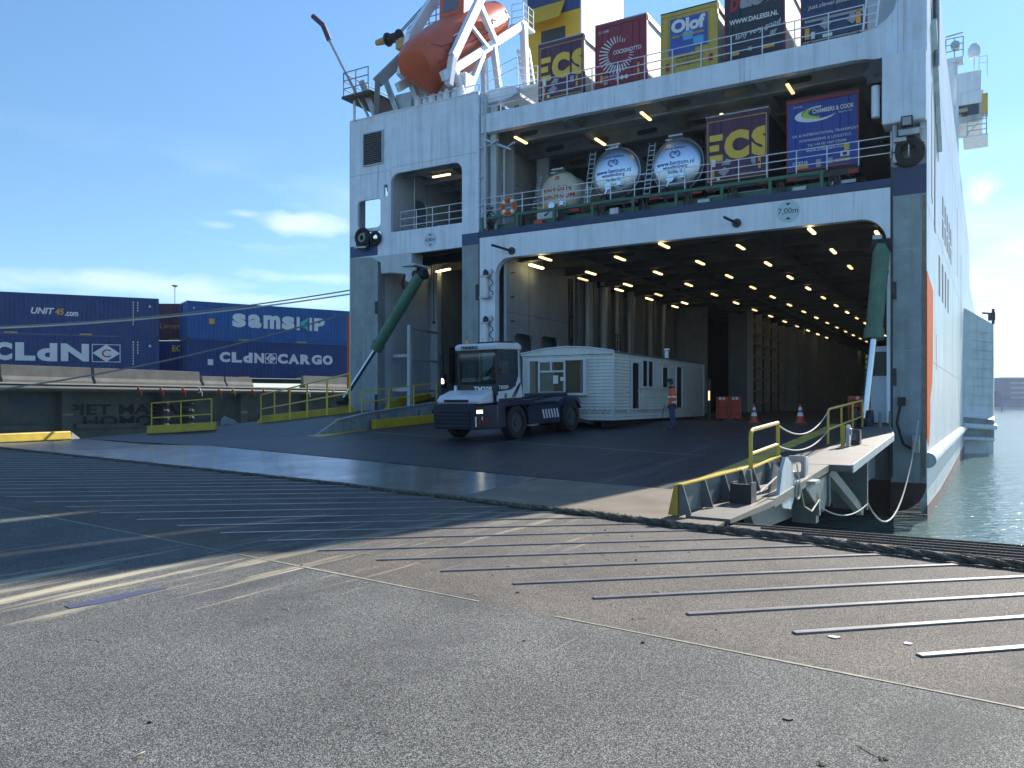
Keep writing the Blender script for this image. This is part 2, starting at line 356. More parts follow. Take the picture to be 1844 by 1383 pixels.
def grit_mat(name, c1, c2, sand=.0, brown=False):
    m, t, b = new_mat(name); nd = t.nodes; ln = t.links.new
    co = nd.new('ShaderNodeTexCoord')
    v = nd.new('ShaderNodeTexVoronoi'); v.inputs['Scale'].default_value = 215; ln(co.outputs['Object'], v.inputs['Vector']); vs_ = nd.new('ShaderNodeSeparateColor'); ln(v.outputs['Color'], vs_.inputs[0])
    r = nd.new('ShaderNodeValToRGB'); e = r.color_ramp.elements
    e[0].position = .18; e[0].color = (*[x * .35 for x in c1], 1); e[1].position = .93; e[1].color = (*c2, 1)
    x = e.new(.6); x.color = (*c1, 1); ln(vs_.outputs[0], r.inputs[0])
    n = nd.new('ShaderNodeTexNoise'); n.inputs['Scale'].default_value = .9; n.inputs['Detail'].default_value = 6; ln(co.outputs['Object'], n.inputs[0])
    mr = nd.new('ShaderNodeMapRange'); mr.inputs[1].default_value = .3; mr.inputs[2].default_value = .7; mr.inputs[3].default_value = .82; mr.inputs[4].default_value = 1.15; ln(n.outputs[0], mr.inputs[0])
    mxx = nd.new('ShaderNodeMixRGB'); mxx.blend_type = 'MULTIPLY'; mxx.inputs[0].default_value = 1; ln(r.outputs[0], mxx.inputs[1]); ln(mr.outputs[0], mxx.inputs[2])
    out = mxx.outputs[0]
    ns = nd.new('ShaderNodeTexNoise'); ns.inputs['Scale'].default_value = .55; ns.inputs['Detail'].default_value = 9; ns.inputs['Roughness'].default_value = .72; ns.inputs['Distortion'].default_value = .6
    mps = nd.new('ShaderNodeMapping'); mps.inputs['Location'].default_value = (3.1, 7.7, 0); mps.inputs['Scale'].default_value = (1.5, .7, 1); mps.inputs['Rotation'].default_value = (0, 0, .25); ln(co.outputs['Object'], mps.inputs[0]); ln(mps.outputs[0], ns.inputs[0])
    rs = nd.new('ShaderNodeMapRange'); rs.inputs[1].default_value = .52; rs.inputs[2].default_value = .72; rs.inputs[4].default_value = .75; ln(ns.outputs[0], rs.inputs[0])
    ms = nd.new('ShaderNodeMixRGB'); ln(rs.outputs[0], ms.inputs[0]); ln(out, ms.inputs[1]); ms.inputs[2].default_value = (.05, .052, .055, 1); out = ms.outputs[0]
    # sand swept along the driving direction, mostly on the left; fine tan tracks
    mp_ = nd.new('ShaderNodeMapping'); mp_.inputs['Rotation'].default_value = (0, 0, R(12)); mp_.inputs['Scale'].default_value = (3.2, .16, 1)
    ln(co.outputs['Object'], mp_.inputs[0])
    n2 = nd.new('ShaderNodeTexNoise'); n2.inputs['Scale'].default_value = 1.35; n2.inputs['Detail'].default_value = 9; n2.inputs['Roughness'].default_value = .7; n2.inputs['Distortion'].default_value = .3; ln(mp_.outputs[0], n2.inputs[0])
    sp = nd.new('ShaderNodeSeparateXYZ'); ln(co.outputs['Object'], sp.inputs[0])
    q0 = nd.new('ShaderNodeMath'); q0.operation = 'MULTIPLY_ADD'; q0.inputs[1].default_value = -.21; q0.inputs[2].default_value = -26.3; ln(sp.outputs['Y'], q0.inputs[0])   # X - .21*Y - 26.3: distance across the tracks
    q1 = nd.new('ShaderNodeMath'); q1.operation = 'ADD'; ln(sp.outputs['X'], q1.inputs[0]); ln(q0.outputs[0], q1.inputs[1])
    q2 = nd.new('ShaderNodeMath'); q2.operation = 'ABSOLUTE'; ln(q1.outputs[0], q2.inputs[0])
    mr3 = nd.new('ShaderNodeMapRange'); mr3.inputs[1].default_value = .0; mr3.inputs[2].default_value = 3.2; mr3.inputs[3].default_value = .085; mr3.inputs[4].default_value = -.09; ln(q2.outputs[0], mr3.inputs[0])
    ad_ = nd.new('ShaderNodeMath'); ad_.operation = 'ADD'; ln(n2.outputs[0], ad_.inputs[0]); ln(mr3.outputs[0], ad_.inputs[1])
    mr2 = nd.new('ShaderNodeMapRange'); mr2.inputs[1].default_value = .57; mr2.inputs[2].default_value = .66; mr2.inputs[4].default_value = sand; ln(ad_.outputs[0], mr2.inputs[0])
    m2 = nd.new('ShaderNodeMixRGB'); ln(mr2.outputs[0], m2.inputs[0]); ln(out, m2.inputs[1]); m2.inputs[2].default_value = (.48, .42, .29, 1)
    ln(m2.outputs[0], b.inputs['Base Color']); b.inputs['Roughness'].default_value = .85; b.inputs['Specular IOR Level'].default_value = .25
    bp = nd.new('ShaderNodeBump'); bp.inputs['Strength'].default_value = .6; bp.inputs['Distance'].default_value = .003
    ln(vs_.outputs[0], bp.inputs['Height']); ln(bp.outputs[0], b.inputs['Normal']); return m
M['grit'] = grit_mat('grit_grey', (.078, .082, .080), (.31, .315, .30), .95)
M['gritb'] = grit_mat('grit_brown', (.098, .088, .078), (.30, .268, .23), .45)

# linkspan: two sheets meeting at a seam
def seam(t): return -24.19 - (t - 14.98) * .1168
SL, SR = -5.7, 40.0
single('roadway', MB().quad((SL, -75, 0), (SR, -75, 0), (SR, seam(SR), 0), (SL, seam(SL), 0)), M['grit'], None, None, kind='structure')
lk = MB(); far = [(SR, -19.93), (24.0, -19.93), (SL, -11.0)]
lk.quad((SL, seam(SL), 0), (SR, seam(SR), 0), (SR, -19.93, 0), (24.0, -19.93, 0), (SL, -11.0, 0))
lk.quad((24.0, -19.93, 0), (SR, -19.93, 0), (SR, -19.93, -1.0), (24.0, -19.93, -1.0))
lk.quad((SL, -11, 0), (24.0, -19.93, 0), (24.0, -19.93, -1.0), (SL, -11, -1.0))
lk.quad((SL, -75, 0), (SL, -11, 0), (SL, -11, -2.0), (SL, -75, -2.0))
span = single('linkspan_deck', lk, M['gritb'], None, None, kind='structure')
sl = MB()
for i in range(60):
    a = SL + i * .75; w = .010 + .012 * random.random()
    if random.random() < .12: continue
    sl.quad((a, seam(a) - w, .004), (a + .75, seam(a + .75) - w, .004), (a + .75, seam(a + .75) + w, .004), (a, seam(a) + w, .004))
obj('seam_filler', sl, mat('seam_filler', (.30, .29, .22), .8, var=.4, vs=9), span)
# flat steel grip bars welded to the linkspan
ends = [(1655, 1182), (1430, 1141), (1238, 1107), (1069, 1078), (925, 1052), (795, 1029), (680, 1009), (573, 992), (482, 975), (397, 961), (320, 948), (247, 937), (180, 925), (118, 914), (62, 905), (11, 896)]
def rope_d(t): return -15.75 - (t + 2.02) * .169 if t < 16.7 else -18.92 - (t - 16.7) * .228
P = []
for e in ends:
    t, d, _ = onZ(e[0], e[1], 0); P.append((t, d))
st = [(P[i + 1][0] - P[i][0], P[i + 1][1] - P[i][1]) for i in range(8, 15)]
st = (sum(a for a, b in st) / 7, sum(b for a, b in st) / 7)
k = (P[-1][0], P[-1][1])
while k[0] > SL + 1 and len(P) < 34:
    k = (k[0] + st[0], k[1] + st[1]); P.append(k)
M['bar'] = mat('grip_bar_steel', (.30, .30, .31), .38, .55, var=.3, vs=3, dirt=.3)
for t, d in P:
    Y = OY - S_ * t + C_ * d
    ang = max(1.5, min(12.5, 13.6 - 7.4 * math.log(Y / 4.9) * 1.0)) + 30.83
    dx, dy = math.cos(R(ang)), math.sin(R(ang)); w = .030
    # length up to the rope line
    s = 0
    while s < 30 and d + dy * s < rope_d(t + dx * s) - .05 and t + dx * s < 35: s += .05
    nx, ny = -dy * w, dx * w
    b = MB(); h = .014; a = (t, d); c = (t + dx * s, d + dy * s)
    q = [(a[0] - nx, a[1] - ny), (c[0] - nx, c[1] - ny), (c[0] + nx, c[1] + ny), (a[0] + nx, a[1] + ny)]
    b.prism(q, 'z', .001, h); obj('grip_bar', b, M['bar'], span)
# ribbed edge strip beyond the rope, right side
for i in range(8):
    o_ = .08 + i * .19; x0 = 24.8 + i * .55; b = MB()
    q = [(x0, -19.95 - o_), (SR - 2, -19.95 - o_), (SR - 2, -19.93 - o_), (x0, -19.93 - o_)]
    b.prism(q, 'z', .001, .022); obj('grip_bar', b, M['gritb'], span)

# unseen bank added behind the viewer to dim horizon reflections and fill light
b = MB().prism([(-140, 0), (-60, 0), (-70, 7.5), (-120, 9)], 'x', -150, 160)
single('added_bank', b, mat('bank_dark', (.045, .055, .05), .9, var=.4, vs=.2), None, None, kind='structure')
# coir rope along the toe of the ramp
rb = MB(); pts = []
for i in range(740):
    t = -3.5 + i * .05; thick = .026 + .022 * max(0, min(1, (t - 17) / 9))
    pts.append((t, rope_d(t) + .03 * math.sin(i * .11) + .02 * math.sin(i * .31), thick))
for s_ in (0, 2.1, 4.2):
    rb.tube([(t, d + math.cos(j * .42 + s_) * th * .55, th + math.sin(j * .42 + s_) * th * .5) for j, (t, d, th) in enumerate(pts)], .024, 6, False)
for i in range(5200):
    t, d, th = random.choice(pts); a = random.uniform(0, 6.28); l_ = random.uniform(.02, .09)
    o_ = (t, d + math.cos(a) * th * .9, max(.008, th + math.sin(a) * th * .9)); b2 = random.uniform(-1, 1)
    rb.tube([o_, (t + l_ * b2, o_[1] + l_ * random.uniform(-.7, .7), max(.004, o_[2] + random.uniform(-.03, .03)))], .0035, 3, False)
single('coir_rope', rb, M['roped'], 'long frayed dark rope lying along the toe of the ship ramp', 'rope', smooth=False)

# straws and clods of dirt on the linkspan
M['straw'] = mat('straw', (.52, .44, .26), .8, var=.2, vs=30); M['clod'] = mat('clod', (.05, .045, .04), .9, var=.4, vs=30)
sp_px = [(490, 975), (600, 1000), (650, 1000), (700, 1010), (740, 1012), (950, 968), (1010, 950), (1025, 1000), (1080, 1000), (1100, 1010), (1150, 985), (1175, 1067), (1190, 1070), (860, 1075), (900, 1110), (520, 1100), (485, 1115), (180, 1155), (1150, 1115), (870, 945), (1240, 1010), (1290, 990), (1090, 965), (240, 1365), (680, 1320), (1330, 950)]
for i, (px, py) in enumerate(sp_px):
    t, d, _ = onZ(px, py, 0); L_ = random.uniform(.05, .16); a = random.uniform(0, 3.1)
    q = [(0, 0, .005), (L_ * .5 * math.cos(a), L_ * .5 * math.sin(a), .012), (L_ * math.cos(a + .4), L_ * math.sin(a + .4), .005)]
    single('straw', MB().tube(q, .0028, 5), M['straw'], 'short pale straw lying on the ' + ('grey road surface nearest the viewer' if d < seam(t) else 'brown strip between the grip bars'), 'straw', (t, d, 0), group='straws scattered over the linkspan')
cl_px = [(906, 921), (1007, 1020), (1018, 1017), (1139, 1115), (932, 1068), (1146, 1009), (887, 1036), (1138, 966), (1068, 963), (1078, 945), (543, 1019), (1241, 995), (944, 1155), (1535, 973), (1290, 1135), (1090, 955), (270, 1302), (1158, 1158)]
for i, (px, py) in enumerate(cl_px):
    t, d, _ = onZ(px, py, 0); b = MB(); r = random.uniform(.008, .017)
    b.lathe([(0, 0), (r, .003), (r * .9, r * .5), (r * .4, r * .8), (0, r * .8)], n=7, sx=1.5, sy=.8); b.v = [(x * random.uniform(.8, 1.25), y * random.uniform(.8, 1.25), z) for x, y, z in b.v]
    single('dirt_clod', b, M['clod'], 'small dark clod of dirt on the ' + ('grey road surface nearest the viewer' if d < seam(t) else 'brown strip between the grip bars'), 'dirt', (t, d, .001), random.uniform(0, 90), group='clods of dirt scattered over the linkspan')
def chip(px, py, r, m, lab, cat, name):
    t, d, _ = onZ(px, py, 0); q = [(r * random.uniform(.7, 1.2) * math.cos(a), r * .8 * random.uniform(.7, 1.2) * math.sin(a)) for a in (0, .9, 1.9, 2.8, 3.9, 5.1)]
    single(name, MB().prism(q, 'z', .002, .008), m, lab, cat, (t, d, 0))
chip(1419, 1295, .030, M['concrete'], 'small flat grey stone chip alone on the dark grit nearest the viewer', 'stone', 'stone_chip')
chip(1635, 1160, .035, M['paper'], 'pinkish white paper scrap between the two nearest grip bars', 'litter', 'paper_scrap')
chip(1502, 1148, .045, M['galv'], 'grey metal sliver lying against the second nearest grip bar', 'litter', 'metal_sliver')
chip(925, 1020, .09, M['concrete'], 'pale dust patch sticking to a grip bar in mid linkspan', 'dust', 'dust_patch')
for px, py, lab in ((1590, 1367, 'frayed straw knot at the bottom edge, right of the other knot'), (1478, 1376, 'frayed straw knot at the bottom edge, left of the other knot')):
    t, d, _ = onZ(px, py, 0); b = MB()
    for k in range(16):
        a = random.uniform(0, 6.28); b.tube([(0, 0, .008), (.012 * math.cos(a), .012 * math.sin(a), random.uniform(.003, .015)), (.024 * math.cos(a + .8), .024 * math.sin(a + .8), .003)], .002, 4)
    if px > 1500: b.tube([(-.01, .01, .008), (-.06, .05, .01), (-.13, .11, .006)], .0028, 5)
    single('straw_knot', b, M['straw'], lab, 'straw', (t, d, 0))
t, d, _ = onZ(212, 1076, 0)
q = [(x, y) for x, y in ((-.09, -.40), (.05, -.42), (.10, -.2), (.09, .1), (.06, .42), (-.03, .40), (-.07, .1))]
single('steel_patch', MB().prism([(x * .9, y) for x, y in q], 'z', .001, .006), mat('bare_steel_patch', (.10, .095, .16), .5, .3, var=.1), 'long bare violet-grey steel patch showing through the sand', 'steel patch', (t, d, 0), -3)

# ------------------------------------------------------------------ quay on the left
QT = -16.24; QZ = 2.60
q = MB().quad((QT - .02, -120, QZ), (QT - .02, 260, QZ), (-900, 260, QZ), (-900, -120, QZ))
single('quay_ground', q, mat('quay_asphalt', (.10, .10, .10), .8, var=.2), None, None, kind='structure')
qw = thing('quay_wall', 'dark stained concrete quay wall with graffiti under a pale coping', 'quay wall', (QT, 0, 0))
b = MB().box(-1.4, -.75, -120, 260, -4, 2.2); obj('wall', b, M['concdark'], qw)
b = MB().box(-1.5, .12, -120, 260, 2.2, 2.585); obj('coping_beam', b, M['concdark'], qw, bevel=.04)
b = MB().box(-.9, .16, -120, 260, 2.588, 2.66); obj('coping_edge', b, mat('coping_pale', (.55, .52, .46), .8, var=.2, vs=1), qw)
b = MB().tube([(.30, -60, 2.36), (.30, 200, 2.36)], .13, 10); obj('pipe', b, mat('pipe_dark', (.06, .07, .07), .6, var=.3), qw, smooth=True)
for i in range(16):
    b = MB().box(-.75, -.25, -30 + i * 6.2, -29.4 + i * 6.2, -4, 2.2); obj('buttress', b, M['concdark'], qw, bevel=.03)
b = MB()
for i in range(7): b.box(-.75, -.6, -29 + i * 6.2, -24.8 + i * 6.2, .1, .35)
obj('ledge', b, M['concdark'], qw)
for i, px in enumerate((250, 290, 330, 360, 395, 420, 455, 475, 520, 555, 600)):
    x, y, z = onT(px, 700, QT + .4); b = MB().torus((0, 0, 0), .155, .03, 'y', 14, 6)
    m = (M['redpl'], M['redpl'], M['orange'], M['ink'], M['redpl'], M['yellow'])[i % 6]
    o = obj('strap', b.xf(Matrix.Translation((.30, y, 2.36))), m, qw)
    b = MB().beam((.46, y + .1, 2.3), (.44, y + .15, 2.0), .03); obj('strap_tail', b, m, qw)
def wall_text(s, px, py, size, m, nm='graffiti'):
    x, y, z = onT(px, py, QT - .74); text(qw, nm, s, size, (-.74, y, z), m, rz=90, bold=.02, sx=1.7, depth=.004)
wall_text('PIET MAS A', 226, 737, .85, M['graf']); wall_text('HOMO', 214, 758, .85, M['graf'])
wall_text('R.W.W', 52, 714, .42, M['grafb']); wall_text('ALBU', 52, 726, .46, M['grafb'])
for px in (302, 347):
    x, y, z = onT(px, 745, QT + .3); b = MB()
    for k in range(5): b.torus((-.2, y, -.3 + k * .45), .28, .15, 'z', 14, 6)
    o = single('tyre_fender', b, M['tyre'], 'column of black tyres hanging on the quay wall, ' + ('left' if px == 302 else 'right') + ' one behind the yellow railing', 'fender', (QT, 0, 0), group='tyre columns on the quay wall')
# concrete barriers
def barrier(pa, pb, h, lab, sun=False):
    ya = onT(pa, 694, QT - .8)[1]; yb = onT(pb, 697, QT - .8)[1]
    prof = [(-.32, 0), (.32, 0), (.30, .16), (.14, .36), (.09, h), (-.09, h), (-.14, .36), (-.30, .16)]
    o = single('concrete_barrier', MB().prism(prof, 'y', 0, yb - ya - .08), M['concrete'], lab, 'barrier', (QT - .85, ya, QZ + .06), group='concrete barriers on the quay', bevel=.02)
barrier(-90, -2, .95, 'stained concrete barrier cut off by the left edge'); barrier(0, 165, .95, 'long stained concrete barrier below the large white diamond logo, left end at frame')
barrier(168, 360, .95, 'long stained concrete barrier in the middle of the row, pale lit end'); barrier(363, 404, .68, 'short dark concrete block right of the long barriers')
barrier(405, 454, .68, 'short pale grey concrete block at the left side of the gap'); barrier(545, 626, .95, 'sunlit concrete barrier beside the ship stern, right of the gap')

# ------------------------------------------------------------------ containers on the quay
def container(name, pL, pR, z0, z1, m, lab, frame_m=None, length=None, depth=2.44, nm='shipping_container', group='shipping containers stacked behind the quay'):
    """pL, pR: world (X, Y) of the front face's ends"""
    dx, dy = pR[0] - pL[0], pR[1] - pL[1]; Ln = math.hypot(dx, dy); a = math.degrees(math.atan2(dy, dx)); h = z1 - z0
    t = thing(nm, lab, 'container', (pL[0], pL[1], z0), a, WORLD, group)
    prof = []; x = .28; pit = .278
    n = int((Ln - .56) / pit); pit = (Ln - .56) / n
    for i in range(n):
        prof += [(x, .035), (x + pit * .35, .035), (x + pit * .5, .0), (x + pit * .85, .0)]; x += pit
    prof.append((x, .035))
    prof += [(x, .2), (.28, .2)]
    obj('corrugated_side', MB().prism(prof, 'z', .16, h - .12), m, t)
    b = MB().box(.12, Ln - .12, .2, depth, .16, h - .1); obj('body', b, m, t)
    b = MB().box(0, Ln, -.02, .16, 0, .16).box(0, Ln, -.02, .14, h - .12, h).box(0, .28, -.02, .18, .16, h - .12).box(Ln - .28, Ln, -.02, .18, .16, h - .12)
    b.box(0, .2, depth - .2, depth, 0, h).box(Ln - .2, Ln, depth - .2, depth, 0, h).box(0, Ln, depth - .1, depth, h - .12, h).box(0, .16, .1, depth, 0, .16).box(Ln - .16, Ln, .1, depth, 0, .16).box(0, .16, .1, depth, h - .12, h).box(Ln - .16, Ln, .1, depth, h - .12, h)
    obj('frame', b, frame_m or m, t)
    for x_ in (.0, Ln - .2):
        for z_ in (0, h - .13): obj('corner_casting', MB().box(x_, x_ + .2, -.03, -.005 + .1, z_ + .003, z_ + .13), M['dark'], t)
    b = MB()
    for x_ in (Ln * .28, Ln * .62): b.box(x_, x_ + .8, -.03, .02, .03, .12)
    obj('fork_pocket', b, M['yellow'], t)
    return t, Ln
def ctext(t, s, x, z, size, m, sx=1, bold=.02, shear=0, nm='lettering', align='CENTER'): return text(t, nm, s, size, (x, -.012, z), m, sx=sx, bold=bold, shear=shear, align=align, depth=.006)
def marks(t, x, z):
    ctext(t, 'CLXU', x, z, .18, M['ink'], nm='serial_number').rotation_euler = (0, 0, 0)
LA, LB = (-38.9, 54.6), (-26.3, 60.0); RA, RB = (-24.6, 61.0), (-13.26, 68.67)
# upper left
t, Ln = container('', LA, LB, 6.42, 9.30, M['cblue'], 'dark blue shipping container with UNIT45.com lettering, on top of the left stack')
fit(t, 'UNIT', Ln - 8.25, Ln - 6.8, 1.42, 1.88, M['ink'], shear=.25); fit(t, '45', Ln - 6.76, Ln - 6.2, 1.40, 1.86, M['inkorg'], shear=.2); fit(t, '.com', Ln - 6.14, Ln - 5.3, 1.34, 1.66, M['ink'])
for k, x in enumerate((1.75, 1.45)):
    b = MB()
    for j in range(9 if k == 0 else 4): b.box(Ln - x, Ln - x + .06, -.02, -.008, 2.45 - j * .2, 2.58 - j * .2)
    obj('serial_number', b, M['ink'], t)
def tri(t, x, z, s=.2): obj('warning_triangle', MB().prism([(x - s / 2, z), (x + s / 2, z), (x, z + s)], 'y', -.04, -.025), M['ink'], t)
tri(t, Ln - .6, 2.2)
# lower left
t, Ln = container('', LA, LB, 3.50, 6.40, M['cblue'], 'dark blue container with a large white four letter logo and diamond, bottom of left stack')
fit(t, 'C', Ln - 10.5, Ln - 9.38, 1.03, 2.30, M['ink'], bold=.06); fit(t, 'L', Ln - 9.2, Ln - 7.98, 1.03, 2.30, M['ink'], bold=.07); fit(t, 'd', Ln - 7.88, Ln - 6.62, 1.01, 2.30, M['ink'], bold=.05); fit(t, 'N', Ln - 6.4, Ln - 4.62, 1.03, 2.30, M['ink'], bold=.05)
def diamond(t, cx, cz, w, h, y=-.012):
    b = plate([(cx - w / 2, cz - h / 2), (cx + w / 2, cz - h / 2), (cx + w / 2, cz + h / 2), (cx - w / 2, cz + h / 2)], [[(cx - w / 2 + .05, cz - h / 2 + .05), (cx + w / 2 - .05, cz - h / 2 + .05), (cx + w / 2 - .05, cz + h / 2 - .05), (cx - w / 2 + .05, cz + h / 2 - .05)]], y, y + .01)
    obj('emblem_frame', b, M['ink'], t)
    b = MB().prism([(cx - w / 2 + .04, cz), (cx, cz - h / 2 + .02), (cx + w / 2 - .04, cz), (cx, cz + h / 2 - .02)], 'y', y - .003, y + .006); obj('emblem', b, M['ink'], t)
    text(t, 'emblem_letter', 'C', h * .62, (cx, y - .008, cz - .01), M['inkred'], sx=1.15, bold=.01, depth=.002)
diamond(t, Ln - 3.5, 1.66, 1.86, 1.30)
for k, x in enumerate((1.75, 1.45)):
    b = MB()
    for j in range(9 if k == 0 else 5): b.box(Ln - x, Ln - x + .06, -.02, -.008, 2.45 - j * .2, 2.58 - j * .2)
    obj('serial_number', b, M['ink'], t)
tri(t, Ln - .6, 2.2)
# middle
t, Ln = container('', (-31.2, 64.3), (-25.15, 64.6), 6.55, 9.48, M['cpurple'], 'dull purple-brown shipping container wedged between the two blue stacks, upper')
fit(t, 'Limeto', Ln - 3.0, Ln - 1.05, .95, 1.35, M['tan'], bold=0); obj('label_plate', MB().box(Ln - 1.15, Ln - .85, -.04, -.03, 2.2, 2.5), M['paper'], t)
t, Ln = container('', (-31.2, 64.3), (-25.15, 64.6), 3.55, 6.50, M['cblue'], 'dark blue shipping container with small ECS letters, below the purple one')
fit(t, 'ECS', Ln - 2.05, Ln - 1.0, 2.1, 2.6, M['inkyel'])
# right
t, Ln = container('', RA, RB, 6.42, 9.30, M['cblue2'], 'brighter blue shipping container with large rounded white lettering, top of the right stack')
for ch, xa, xb, m in (('s', 413, 437, 'ink'), ('a', 441, 465, 'ink'), ('m', 469, 500, 'ink'), ('s', 503, 527, 'ink'), ('I', 531, 537, 'ink'), ('<', 539, 553, 'inkteal'), ('I', 556, 561, 'ink'), ('P', 565, 586, 'ink')):
    fit(t, ch, (xa - 336) / 23., (xb - 336) / 23., 1.05, 2.13, M[m], bold=.05)
obj('label_plate', MB().box(1.6, 2.0, -.04, -.03, 1.2, 1.6), M['inkorg'], t); tri(t, .5, 2.3, .15)
t, Ln = container('', RA, RB, 3.50, 6.40, M['cblue'], 'dark blue shipping container with white CARGO lettering, bottom of the right stack')
for ch, xa, xb in (('C', 391, 409), ('L', 412, 430), ('d', 432, 449), ('N', 452, 470), ('C', 495, 514), ('A', 515, 536), ('R', 538, 558), ('G', 560, 580), ('O', 582, 602)):
    fit(t, ch, (xa - 336) / 23., (xb - 336) / 23., 1.2, 2.0, M['ink'], bold=.06)
diamond(t, (482.5 - 336) / 23., 1.6, .92, .80)
obj('label_plate', MB().box(1.5, 1.9, -.04, -.03, .95, 1.4), M['paper'], t)
def wagon(pL, pR, lab):
    dx, dy = pR[0] - pL[0], pR[1] - pL[1]; Ln = math.hypot(dx, dy)
    t = thing('flat_wagon', lab, 'wagon', (pL[0], pL[1], QZ), math.degrees(math.atan2(dy, dx)), WORLD, 'flat wagons under the containers')
    obj('chassis', MB().box(0, Ln, .1, 2.3, .55, .88), M['dark'], t)
    for x in (1.2, 2.6, Ln - 2.6, Ln - 1.2): obj('wheel', MB().wheel((x, .5, .46), .46, .3, 'y', 16), M['tyre'], t)
wagon(LA, LB, 'dark flat wagon under the left container stack'); wagon(RA, RB, 'dark flat wagon under the right container stack'); wagon((-31.2, 64.3), (-25.15, 64.6), 'dark flat wagon under the purple and blue containers in the middle')

# tall yard lamp
p = onY(315, 560, 150); tp = onY(315, 514, 150)
t = thing('lamp_pole', 'tall slim yard lamp with a round flat head rising behind the containers', 'lamp post', (p.x, p.y, QZ), 0, WORLD)
obj('pole', MB().tube([(0, 0, 0), (0, 0, tp.z - QZ)], .12, 8, r2=.08), M['galv'], t)
obj('lamp_head', MB().lathe([(.1, tp.z - QZ - .35), (.62, tp.z - QZ - .1), (.62, tp.z - QZ), (.1, tp.z - QZ + .15)], n=16), M['galv'], t)

# far shore, right
fs = onY(1800, 737, 420)
b = MB()
for i in range(70):
    x0 = 180 + i * 9; h = random.uniform(3, 8.5)
    b.box(x0, x0 + random.uniform(5, 14), 421, 440, -3, h)
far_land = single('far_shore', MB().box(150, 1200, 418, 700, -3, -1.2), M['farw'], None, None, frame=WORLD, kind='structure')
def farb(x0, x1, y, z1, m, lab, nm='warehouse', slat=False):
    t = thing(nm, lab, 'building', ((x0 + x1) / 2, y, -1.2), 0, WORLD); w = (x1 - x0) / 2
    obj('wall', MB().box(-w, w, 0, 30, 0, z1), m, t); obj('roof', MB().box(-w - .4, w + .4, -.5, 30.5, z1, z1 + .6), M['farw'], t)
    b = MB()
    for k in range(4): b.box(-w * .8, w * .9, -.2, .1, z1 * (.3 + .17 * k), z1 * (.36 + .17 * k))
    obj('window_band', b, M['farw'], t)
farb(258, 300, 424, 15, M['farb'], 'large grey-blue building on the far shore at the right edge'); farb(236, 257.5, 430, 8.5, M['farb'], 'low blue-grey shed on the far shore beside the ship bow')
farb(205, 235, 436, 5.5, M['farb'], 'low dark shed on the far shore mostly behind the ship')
for i, (px, top) in enumerate(((1796, 706), (1801, 700), (1808, 703), (1813, 707), (1817, 698), (1820, 704))):
    p = onY(px, 720, 445); tp = onY(px, top, 445)
    single('far_mast', MB().tube([(0, 0, 0), (0, 0, tp.z + 1.2)], .3, 5), M['farb'], 'thin mast rising above the far shore sheds', 'mast', (p.x, p.y, -1.2), frame=WORLD, group='masts on the far shore')
p = onY(1804, 737, 330)
t = thing('mooring_post', 'dark post standing in the water before the far shore', 'post', (p.x, 330, WZ), 0, WORLD)
obj('pile', MB().tube([(0, 0, -1), (0, 0, 5.2)], .5, 8), M['farb'], t); obj('cap', MB().box(-.9, .9, -.9, .9, 5.2, 6.2), M['farb'], t)

# ================================================================== THE FERRY (one thing, coordinates in the ship's axes)
ship = thing('ferry', 'huge white and grey cargo ferry seen from its open stern with the ramp lowered', 'ship', (0, 0, 0))
def part(name, mb, m, parent=None, **k): return obj(name, mb, m, parent or ship, **k)
# --- port upper block
hl = [rrect(2.62, 6.83, 9.93, 12.78, .45, corners=(0, 0, 1, 1)), rrect(.48, 1.96, 10.29, 11.71, .22), [(2.17, 11.74), (2.41, 11.74), (2.41, 12.32), (2.17, 12.32)], rrect(.9, 1.98, 9.5, 10.12, .2)]
part('stern_plate', plate([(0, 8.9), (2.55, 8.78), (6.83, 8.80), (6.83, 9.2), (7.75, 9.2), (7.75, 15.78), (0, 15.78)], hl, 0, .14), M['white'])
b = MB().box(-.04, 0, -.02, .3, -2.3, 15.8).box(0, 7.75, -.03, .3, 15.785, 15.84); part('edge_trim', b, M['white2'])
b = MB()
for z, x0, x1 in ((13.02, 0, 2.55), (13.1, 2.7, 7.7), (9.95, 0, 1.3)): b.beam((x0, -.004, z), (x1, -.004, z - .04), .012)
part('weld_seam', b, M['ingrey'])
# louvre
b = MB().box(.86, 2.15, -.07, -.01, 13.38, 13.44).box(.86, 2.15, -.07, -.01, 14.98, 15.04).box(.86, .92, -.07, -.01, 13.44, 14.98).box(2.09, 2.15, -.07, -.01, 13.44, 14.98)
lv = part('louvre', b, M['galv']); b = MB()
for k in range(17):
    z = 13.5 + k * .09; b.add([(.92, -.07, z), (2.09, -.07, z), (2.09, -.012, z + .06), (.92, -.012, z + .06)], [(0, 1, 2, 3)])
part('slat', b, M['galv'], lv); part('backing', MB().box(.92, 2.09, -.008, -.002, 13.44, 14.98), M['dark'], lv)
# blue bands
part('blue_band', MB().box(0, 1.78, -.006, .1, 8.9, 9.47), M['navy']); part('blue_band', MB().box(6.83, 7.75, -.012, .1, 8.86, 9.38), M['navy'])
# lower port pillar, middle pillar
part('stern_pillar', MB().box(0, 1.78, .006, .55, -2.4, 8.9), M['hullgrey'])
part('stern_pillar', MB().box(6.83, 7.75, .006, .7, -1.5, 9.2), M['hullgrey'])
part('hinge_pad', MB().box(7.60, 7.76, -.04, .0, 6.3, 7.0), M['dark']); part('hinge_pad', MB().box(7.60, 7.76, -.04, .0, 2.6, 3.3), M['dark']); part('hinge_pad', MB().box(1.62, 1.78, -.04, 0, 6.0, 6.6), M['dark']); part('hinge_pad', MB().box(1.62, 1.78, -.04, 0, 1.2, 2.0), M['dark'])
